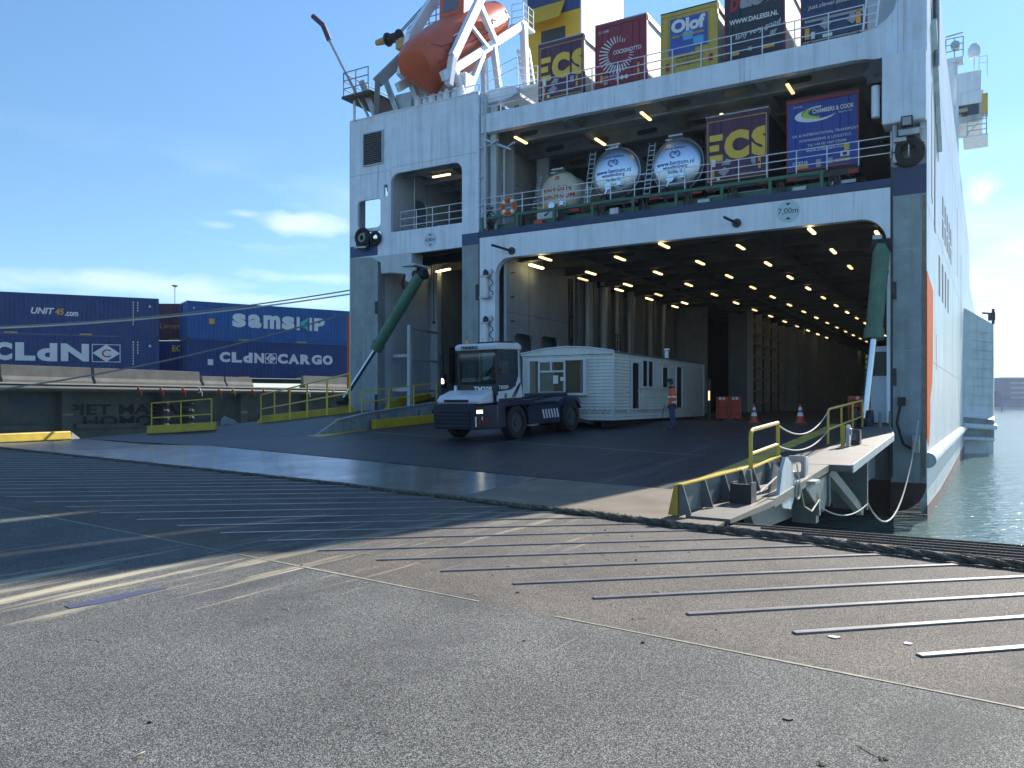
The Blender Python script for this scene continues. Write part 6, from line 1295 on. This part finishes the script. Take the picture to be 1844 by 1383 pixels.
# ================================================================== MOBILE HOME
cvy, cvt, cvz = -4.55, 16.42, .98
cv = thing('mobile_home', 'cream static caravan with a front bay window being towed out of the ship hold', 'caravan', (cvt, cvy, cvz), 0, SHIP)
W_, LL, HH = 3.7, 10.4, 2.42
def cp(n, mb, m, par=None, **k): return obj(n, mb, M[m], par or cv, **k)
cp('body', MB().box(-W_ + .05, -.05, .05, LL - .05, 0, HH), 'siding')
pr_ = []; nz = 20; ph = HH / nz
for k in range(nz): pr_ += [(.0 - .045, k * ph), (.0 + .0, k * ph + .01), (-.04, (k + 1) * ph)]
sp2 = [(-.045, 0)] + [p for k in range(nz) for p in ((.0, k * ph + .006), (-.035, (k + 1) * ph - .001))] + [(-.06, HH), (-.06, 0)]
cp('side_siding', MB().prism([(x, z) for x, z in sp2], 'y', .03, LL - .03), 'siding')
cp('front_siding', MB().prism([(.035 + x * -1 - .035, z) for x, z in sp2], 'x', -W_ + .03, -.03), 'siding')
b = MB().box(-.04, .012, -.012, .05, 0, HH).box(-W_, -W_ + .05, -.012, .05, 0, HH).box(-.04, .012, LL - .05, LL, 0, HH); cp('corner_trim', b, 'twhite')
roof = [(-W_ - .02, HH - .02), (-W_ - .02, HH + .03), (-W_ * .75, HH + .17), (-W_ / 2, HH + .23), (-W_ * .25, HH + .17), (.02, HH + .03), (.02, HH - .02)]
cp('roof', MB().prism(roof, 'y', -.02, LL + .02), 'roofg')
cp('gable', MB().prism([(-W_ - .05, HH - .05), (-W_ - .05, HH + .04), (-W_ * .75, HH + .19), (-W_ / 2, HH + .255), (-W_ * .25, HH + .19), (.05, HH + .05), (.05, HH - .05)], 'y', -.07, -.021), 'siding')
cp('gable_trim', MB().tube([(-W_ - .05, -.09, HH + .04), (-W_ * .75, -.09, HH + .19), (-W_ / 2, -.09, HH + .25), (-W_ * .25, -.09, HH + .19), (.05, -.09, HH + .045)], .03, 6), 'twhite')
# bay window
bx0, bx1, bz0, bz1 = -3.35, -1.02, .98, 2.16
bw_ = cp('bay_window', MB().box(bx0, bx1, -.24, -.0, bz0 - .09, bz0), 'twhite'); cp('window_head', MB().box(bx0, bx1, -.24, 0, bz1, bz1 + .07), 'twhite', bw_)
b = MB()
for x in (bx0, -2.62 - .3, -1.86 + .0, bx1 - .06): b.box(x, x + .06, -.23, -.16, bz0, bz1)
b.box(-2.92, -1.86, -.23, -.16, bz1 - .42, bz1 - .36).box(-2.42, -2.36, -.23, -.16, bz1 - .36, bz1).box(-2.92, -1.8, -.23, -.16, bz0, bz0 + .05).box(-2.92, -1.8, -.23, -.16, bz1 - .05, bz1).box(bx1 - .06, bx1, -.16, 0, bz0, bz1); cp('window_frame', b, 'twhite', bw_)
cp('pane', MB().box(bx0 + .06, bx1 - .06, -.19, -.18, bz0, bz1), 'glass', bw_); cp('dark_room_sheet', MB().box(bx0 + .05, bx1 - .05, -.03, -.022, bz0, bz1), 'tnavy', bw_)  # navy sheet painted as the unlit room behind the glass
def folds(x0, x1):
    n = int((x1 - x0) / .035); pts = [(x0 + (x1 - x0) * i / n, -.12 + (.018 if i % 2 else -.018)) for i in range(n + 1)]; b = MB()
    for i in range(n): b.add([(pts[i][0], pts[i][1], bz0), (pts[i + 1][0], pts[i + 1][1], bz0), (pts[i + 1][0], pts[i + 1][1], bz1), (pts[i][0], pts[i][1], bz1)], [(0, 1, 2, 3)])
    return b
for x0, x1 in ((-3.28, -3.1), (-2.86, -2.32), (-1.95, -1.86), (-1.24, -1.1)): cp('curtain', folds(x0, x1), 'curtain', bw_)
cp('notice', MB().box(-2.28, -2.08, -.245, -.235, 1.32, 1.62), 'paper', bw_); cp('notice', MB().box(-1.99, -1.8 - .02, -.245, -.235, 1.42, 1.56), 'paper', bw_)
# frieze of diagonal marks
def frieze(n, f):
    b = MB()
    for k in range(n): f(b, k)
    return b
cp('frieze', frieze(20, lambda b, k: b.torus((-.12 - k * .10, -.012, .33), .055, .013, 'y', 6, 4, 20 + (k % 2) * 180, 200 + (k % 2) * 180)), 'inkgrey'); cp('frieze', frieze(46, lambda b, k: b.torus((.012, .12 + k * .11 + (1.0 if k > 10 else 0), .33), .05, .013, 'x', 6, 4, 20 + (k % 2) * 180, 200 + (k % 2) * 180)), 'inkgrey')
# openings of the long side
def yy(px, z): return onT(px, 700, cvt)[1] - cvy
def opening(px0, px1, z0, z1, kind, split=False):
    y0, y1 = yy(px0, 0), yy(px1, 0)
    b = MB().box(.0, .05, y0, y0 + .07, z0, z1).box(0, .05, y1 - .07, y1, z0, z1).box(0, .05, y0 + .07, y1 - .07, z0, z0 + .07).box(0, .05, y0 + .07, y1 - .07, z1 - .07, z1)
    if split: b.box(0, .05, (y0 + y1) / 2 - .04, (y0 + y1) / 2 + .04, z0 + .07, z1 - .07)
    w = cp(kind, b, 'twhite'); cp('pane', MB().box(.012, .02, y0 + .07, y1 - .07, z0 + .07, z1 - .07), 'glassd', w); cp('backing', MB().box(.002, .008, y0 + .07, y1 - .07, z0 + .07, z1 - .07), 'tnavy', w)
    if kind == 'door': cp('handle', MB().box(.05, .09, y1 - .06, y1 - .03, 1.0, 1.12), 'galv', w)
    return w
opening(1136, 1151, .34, 2.18, 'door'); opening(1155, 1176, 1.18, 2.3, 'window', True); opening(1191, 1203, 1.18, 2.12, 'window'); opening(1216, 1228, .34, 2.2, 'door')
cp('chimney', MB().lathe([(.09, HH), (.09, HH + .42), (.13, HH + .44), (.13, HH + .52), (0, HH + .54)], (-.5, yy(1221, 0), 0), n=12), 'ink', smooth=True)
cp('vent', MB().lathe([(.05, HH), (.05, HH + .12), (0, HH + .13)], (-.5, 1.6, 0), n=8), 'ink'); cp('lamp', MB().box(.0, .08, yy(1197, 0), yy(1200, 0), 2.24, 2.3), 'ink')
b = MB()
for z, y in ((1.2, 1.1), (1.0, 1.2), (.85, 1.5)): b.box(.0, .006, y, y + .25, z, z + .02)
cp('marking', b, 'inkdark')
cp('chassis', MB().box(-W_ + .4, -W_ + .55, .2, LL - .2, -.25, 0).box(-.55, -.4, .2, LL - .2, -.25, 0).beam((-2.9, .2, -.12), (-1.95, -1.3, .28), .12).beam((-.9, .2, -.12), (-1.75, -1.3, .28), .12).box(-2.1, -1.6, -1.9, -1.2, .2, .34), 'dark')
for x in (-.5, -3.2):
    for y in (5.6, 6.5): cp('wheel', MB().wheel((x, y, -.02), .32, .2, 'x', 16), 'tyre')
cp('jockey_leg', MB().tube([(-.5, 3.4, -.25), (-.5, 3.4, -.05)], .04, 6).box(-.6, -.4, 3.3, 3.5, -.3, -.25), 'galv')

# ================================================================== PEOPLE
def skin_body(name, verts, edges, rad, root, m, parent, sub=1):
    me = bpy.data.meshes.new(name); me.from_pydata(verts, edges, []); o = bpy.data.objects.new(name, me); COL.objects.link(o)
    md = o.modifiers.new('skin', 'SKIN'); md.use_smooth_shade = True
    for i, r in enumerate(rad): me.skin_vertices[0].data[i].radius = (r, r) if not isinstance(r, tuple) else r
    me.skin_vertices[0].data[root].use_root = True
    s = o.modifiers.new('sub', 'SUBSURF'); s.levels = sub; s.render_levels = sub
    dg = bpy.context.evaluated_depsgraph_get(); dg.update(); me2 = bpy.data.meshes.new_from_object(o.evaluated_get(dg)); bpy.data.objects.remove(o)
    return me2
def meshobj(name, me, m, parent):
    me.materials.clear(); me.materials.append(m); me.name = name
    for p in me.polygons: p.use_smooth = True
    return link(bpy.data.objects.new(name, me), parent)
def limb_chain(V, Ed, Rd, start, pts):
    prev = start
    for p, r in pts: V.append(p); Rd.append(r); Ed.append((prev, len(V) - 1)); prev = len(V) - 1
    return prev
def head_mb(c, yaw):
    b = MB().lathe([(0, -.135), (.055, -.12), (.075, -.06), (.085, .0), (.088, .05), (.07, .1), (0, .125)], (0, 0, 0), 'z', 16, .88, 1.05)
    b.add([(-.014, -.085, -.045), (.014, -.085, -.045), (0, -.115, -.04), (0, -.088, .015)], [(0, 1, 2), (0, 2, 3), (1, 3, 2)])      # nose
    for s in (-1, 1):
        b.lathe([(0, -.012), (.02, -.006), (.022, .004), (0, .012)], (s * .077, .0, -.01), 'x', 8)
        b.lathe([(0, -.006), (.012, 0), (0, .006)], (s * .03, -.082, .008), 'y', 8)
    b.box(-.024, .024, -.088, -.078, -.082, -.074)
    return b.xf(Matrix.Translation(c) @ Matrix.Rotation(R(yaw), 4, 'Z'))
def fingers(b, c, d, side):
    c, d = Vector(c), Vector(d).normalized()
    for k, L_ in enumerate((.068, .078, .073, .058)):
        o = c + Vector((0, -.03 + k * .02, 0)) + d * .03; b.tube([o, o + d * L_ * .5, o + d * L_ * .85 + Vector((0, 0, 0)) + Vector((-side * .015, 0, 0))], .0085, 6)
    o = c + Vector((0, -.035, 0)); b.tube([o, o + d * .03 + Vector((0, -.02, 0)), o + d * .06 + Vector((0, -.025, 0))], .0095, 6)
    return b
# standing worker, seen from behind-side, facing left (towards -t), looking down
pt = onZ(1210, 770, .745)
pw = thing('person', 'worker in orange reflective jacket, jeans and dark cap standing beside the mobile home', 'person', (pt[0], pt[1], rz_(pt[1])), -68, SHIP, rx=0)
# local: -Y is forward
V = [(0, 0, .92), (0, .01, 1.08), (0, .02, 1.28), (0, .0, 1.40), (0, -.03, 1.47), (0, -.05, 1.55)]; Ed = [(0, 1), (1, 2), (2, 3), (3, 4), (4, 5)]; Rd = [(.15, .11), (.145, .105), (.165, .115), (.12, .09), .055, .06]
for s in (-1, 1):
    limb_chain(V, Ed, Rd, 0, [((s * .09, 0, .86), .10), ((s * .10, -.02 if s > 0 else .04, .48), .068), ((s * .10, .02 if s > 0 else .10, .10), .045), ((s * .11, -.0 if s > 0 else .07, .045), .04), ((s * .12, -.13 if s > 0 else -.06, .035), .035)])
    limb_chain(V, Ed, Rd, 2, [((s * .19, .01, 1.38), .062), ((s * .25, .04, 1.12), .046), ((s * .22, -.12 if s > 0 else -.02, .90), .034), ((s * .21, -.16 if s > 0 else -.03, .84), .03)])
me = skin_body('body', V, Ed, Rd, 0, M['skin'], pw, 1)
bb = MB().merge(me); fingers(bb, (.21, -.17, .82), (0, -.35, -1), 1); fingers(bb, (-.21, -.03, .82), (0, -.1, -1), -1)
hd = head_mb((0, -.07, 1.62), 12); bb.add(hd.v, hd.f)
meb = obj('body', bb, M['skin'], pw, smooth=True)
def clothes(name, V, Ed, Rd, root, m):
    return meshobj(name, skin_body(name, V, Ed, Rd, root, M[m], pw, 2), M[m], pw)
V = [(0, .01, .86), (0, .01, 1.0), (0, .02, 1.2), (0, .02, 1.36), (0, -.01, 1.45)]; Ed = [(0, 1), (1, 2), (2, 3), (3, 4)]; Rd = [(.185, .145), (.185, .145), (.195, .145), (.17, .125), (.085, .08)]
for s in (-1, 1): limb_chain(V, Ed, Rd, 3, [((s * .20, .01, 1.36), .082), ((s * .26, .04, 1.12), .066), ((s * .23, -.10 if s > 0 else -.02, .93), .054)])
jk = clothes('jacket', V, Ed, Rd, 1, 'hivis')
for z in (.95, 1.13): obj('reflective_band', MB().lathe([(1.0, z - .025), (1.0, z + .025)], (0, .01, 0), 'z', 20, .208, .162), M['ink'], jk)
for s in (-1, 1): obj('reflective_band', MB().tube([(s * .245, .035, 1.15), (s * .25, .04, 1.10)], .072, 12), M['ink'], jk)
obj('collar', MB().lathe([(.10, 1.40), (.115, 1.46), (.09, 1.5)], (0, -.01, 0), 'z', 14), M['cloth'], jk); obj('hem', MB().lathe([(1, .78), (1, .86)], (0, .01, 0), 'z', 18, .175, .135), M['cloth'], jk)
V = [(0, .01, .90)]; Ed = []; Rd = [(.155, .125)]
for s in (-1, 1): limb_chain(V, Ed, Rd, 0, [((s * .095, .0, .80), .115), ((s * .105, -.02 if s > 0 else .04, .48), .085), ((s * .105, .02 if s > 0 else .10, .14), .068), ((s * .105, .02 if s > 0 else .10, .08), .070)])
clothes('jeans', V, Ed, Rd, 0, 'jeans')
for s in (-1, 1): obj('boot', MB().lathe([(0, 0), (.052, 0), (.055, .05), (.05, .12), (.0, .14)], (s * .11, .03 if s > 0 else .10, 0), 'z', 12).lathe([(0, 0), (.045, 0), (.045, .04), (.03, .07), (0, .08)], (s * .12, -.09 if s > 0 else -.02, 0), 'z', 12, 1, 1.8), M['black'], pw, smooth=True)
obj('cap', MB().lathe([(.095, .03), (.10, .06), (.09, .11), (.05, .145), (0, .15)], (0, -.06, 1.62), 'z', 16).box(-.05, .05, -.22, -.12, 1.655, 1.67), M['cloth'], pw, smooth=True)
obj('hair', MB().lathe([(0, -.09), (.08, -.06), (.095, .0), (.094, .04), (.09, .06)], (0, -.045, 1.62), 'z', 14), M['dark'], pw, smooth=True)
single('walking_stick', MB().tube([(0, 0, 0), (.05, .02, .45), (.12, .04, .86)], .012, 6), M['dark'], 'thin dark stick held by the worker, its tip on the ramp', 'stick', (pt[0] - .36, pt[1] - .12, rz_(pt[1])))
# driver
dv = thing('person', 'driver in dark clothes and orange vest sitting in the cab of the tractor', 'person', (0, 0, 0), 0, SHIP); dv.matrix_world = tr.matrix_world @ Matrix.Translation((.50, -.08, 1.70))
V = [(0, .05, .08), (0, .06, .25), (0, .06, .45), (0, .04, .57), (0, .02, .66)]; Ed = [(0, 1), (1, 2), (2, 3), (3, 4)]; Rd = [(.15, .12), (.15, .11), (.16, .115), (.11, .08), .055]
for s in (-1, 1):
    limb_chain(V, Ed, Rd, 0, [((s * .1, -.12, .09), .085), ((s * .12, -.42, .08), .065), ((s * .12, -.50, -.28), .045), ((s * .12, -.58, -.34), .04)])
    limb_chain(V, Ed, Rd, 2, [((s * .19, .04, .52), .06), ((s * .24, -.12, .32), .045), ((s * .17, -.38, .34), .034)])
bb = MB().merge(skin_body('body', V, Ed, Rd, 0, None, dv, 1)); hd = head_mb((0, .0, .80), 10); bb.add(hd.v, hd.f)
for s in (-1, 1): fingers(bb, (s * .17, -.40, .35), (0, -1, .1), s)
obj('body', bb, M['skin'], dv, smooth=True)
V = V[:4]; Ed = [(0, 1), (1, 2), (2, 3)]; Rd = [(.18, .145), (.175, .14), (.185, .14), (.13, .1)]
for s in (-1, 1): limb_chain(V, Ed, Rd, 2, [((s * .2, .04, .52), .078), ((s * .25, -.12, .32), .06), ((s * .19, -.32, .34), .05)])
meshobj('jacket', skin_body('jacket', V, Ed, Rd, 1, None, dv, 1), M['cloth'], dv); obj('vest', MB().lathe([(1, .15), (1.05, .3), (1.05, .5)], (0, .06, 0), 'z', 16, .165, .145), M['hivis'], dv, smooth=True)
V = [(0, .05, .08)]; Ed = []; Rd = [(.16, .13)]
for s in (-1, 1): limb_chain(V, Ed, Rd, 0, [((s * .1, -.12, .09), .1), ((s * .12, -.42, .08), .08), ((s * .12, -.50, -.28), .06)])
meshobj('trousers', skin_body('trousers', V, Ed, Rd, 0, None, dv, 1), M['jeans'], dv); obj('hair', MB().lathe([(.085, .0), (.1, .05), (.08, .12), (0, .14)], (0, .01, .80), 'z', 14), M['dark'], dv, smooth=True)

# ================================================================== CONES AND RED FENCES
def cone(px, py, lab):
    z = rz_(-3); t, d, _ = onZ(px, py, z - .02); z = rz_(d)
    c = thing('traffic_cone', lab, 'cone', (t, d, z), 12, SHIP, 'traffic cones on the ramp')
    H = .70; f = lambda s: .15 - .125 * s
    obj('base', MB().prism(rrect(-.21, .21, -.21, .21, .05, 4), 'z', .0, .035), M['orange'], c)
    obj('cone_body', MB().lathe([(f(0), .035), (f(1), H), (f(1) * .6, H + .005)], n=20), M['redpl'], c, smooth=True)
    for s0, s1 in ((.32, .52), (.66, .82)): obj('reflective_band', MB().lathe([(f(s0) + .003, .035 + s0 * (H - .035)), (f(s1) + .003, .035 + s1 * (H - .035))], n=20), M['ink'], c, smooth=True)
    return c
cone(1358, 768, 'red and white traffic cone on the ramp, the one nearer the mobile home'); cone(1441, 769, 'red and white traffic cone on the ramp, the one nearer the right railing')
def fence_panel(x, y, z, w, lab, rz=0):
    t = thing('plastic_fence', lab, 'barrier', (x, y, z), rz, SHIP, 'red plastic fence panels in the hold')
    b = MB().box(0, w, -.03, .03, .85, 1.0).box(0, w, -.03, .03, .08, .18).box(0, .06, -.03, .03, 0, 1.0).box(w - .06, w, -.03, .03, 0, 1.0).box(0, w, -.03, .03, .62, .68)
    n = 6
    for k in range(n): xx = .1 + (w - .24) * k / (n - 1); b.box(xx, xx + .05, -.02, .02, .18, .85)
    obj('panel', b, M['redpl'], t, bevel=.008)
    for xx in (w * .33, w * .62): obj('reflector', MB().box(xx - .05, xx + .05, -.036, -.03, .88, .98), M['ink'], t)
    for xx in (.1, w - .2): obj('foot', MB().box(xx, xx + .1, -.25, .25, 0, .05), M['black'], t)
a = onD(1290, 755, 3.4); c = onD(1337, 755, 3.4); w = (c[0] - a[0]) / 2
fence_panel(a[0], 3.4, HZ, w - .03, 'red slotted plastic fence panel in the hold, the one next to the black doorway post'); fence_panel(a[0] + w, 3.4, HZ, w - .03, 'red slotted plastic fence panel in the hold, the one next to the grey shelving')
a = onD(1527, 748, .8); fence_panel(a[0], .8, HZ, 1.0, 'red slotted plastic fence panel behind the yellow railing at the right cylinder')
x = onD(1277, 735, 3.0)
t = thing('post_lamp', 'slim black post with a small glowing lamp beside the red fence panels', 'lamp', (x[0], 3.0, HZ), 0, SHIP)
obj('post', MB().box(-.06, .06, 0, .1, 0, 1.75), M['dark'], t); obj('lamp_glass', MB().box(-.035, .035, -.03, 0, .85, 1.25), M['lamp'], t)

# ================================================================== MOORING LINES
def line(p, q, sag, r, lab, m='ropew'):
    P0, P1 = Vector(p), Vector(q); n = 30; b = MB(); base = P0
    b.tube([(P0 + (P1 - P0) * i / n - base) + Vector((0, 0, -4 * sag * (i / n) * (1 - i / n))) for i in range(n + 1)], r, 6)
    single('mooring_line', b, M[m], lab, 'rope', tuple(base), frame=WORLD, smooth=True, group='mooring lines of the ferry')
M['ropem'] = mat('mooring_rope', (.20, .22, .22), .85, var=.3, vs=10)
line(onY(634, 522, 41), onY(-40, 589, 44), .35, .035, 'upper dark mooring line crossing the containers', 'ropem'); line(onY(634, 529, 41), onY(-40, 592, 42.5), .30, .04, 'pale mooring line just below the upper dark one')
line(onY(634, 561, 41), onY(-40, 706, 40.5), .45, .045, 'lower twisted mooring line sagging to the quay edge on the left', 'ropem')

# ================================================================== AIR: thin haze over the whole harbour
hz = bpy.data.materials.new('haze'); hz.use_nodes = True; hn = hz.node_tree.nodes; hn.clear()
pv = hn.new('ShaderNodeVolumePrincipled'); pv.inputs['Color'].default_value = (.82, .90, 1, 1); pv.inputs['Density'].default_value = .0002; pv.inputs['Anisotropy'].default_value = .35
ho = hn.new('ShaderNodeOutputMaterial'); hz.node_tree.links.new(pv.outputs[0], ho.inputs['Volume'])
hb_ = single('haze', MB().box(-1100, 1300, -400, 1200, -3.6, 36), hz, None, None, frame=WORLD, kind='stuff')
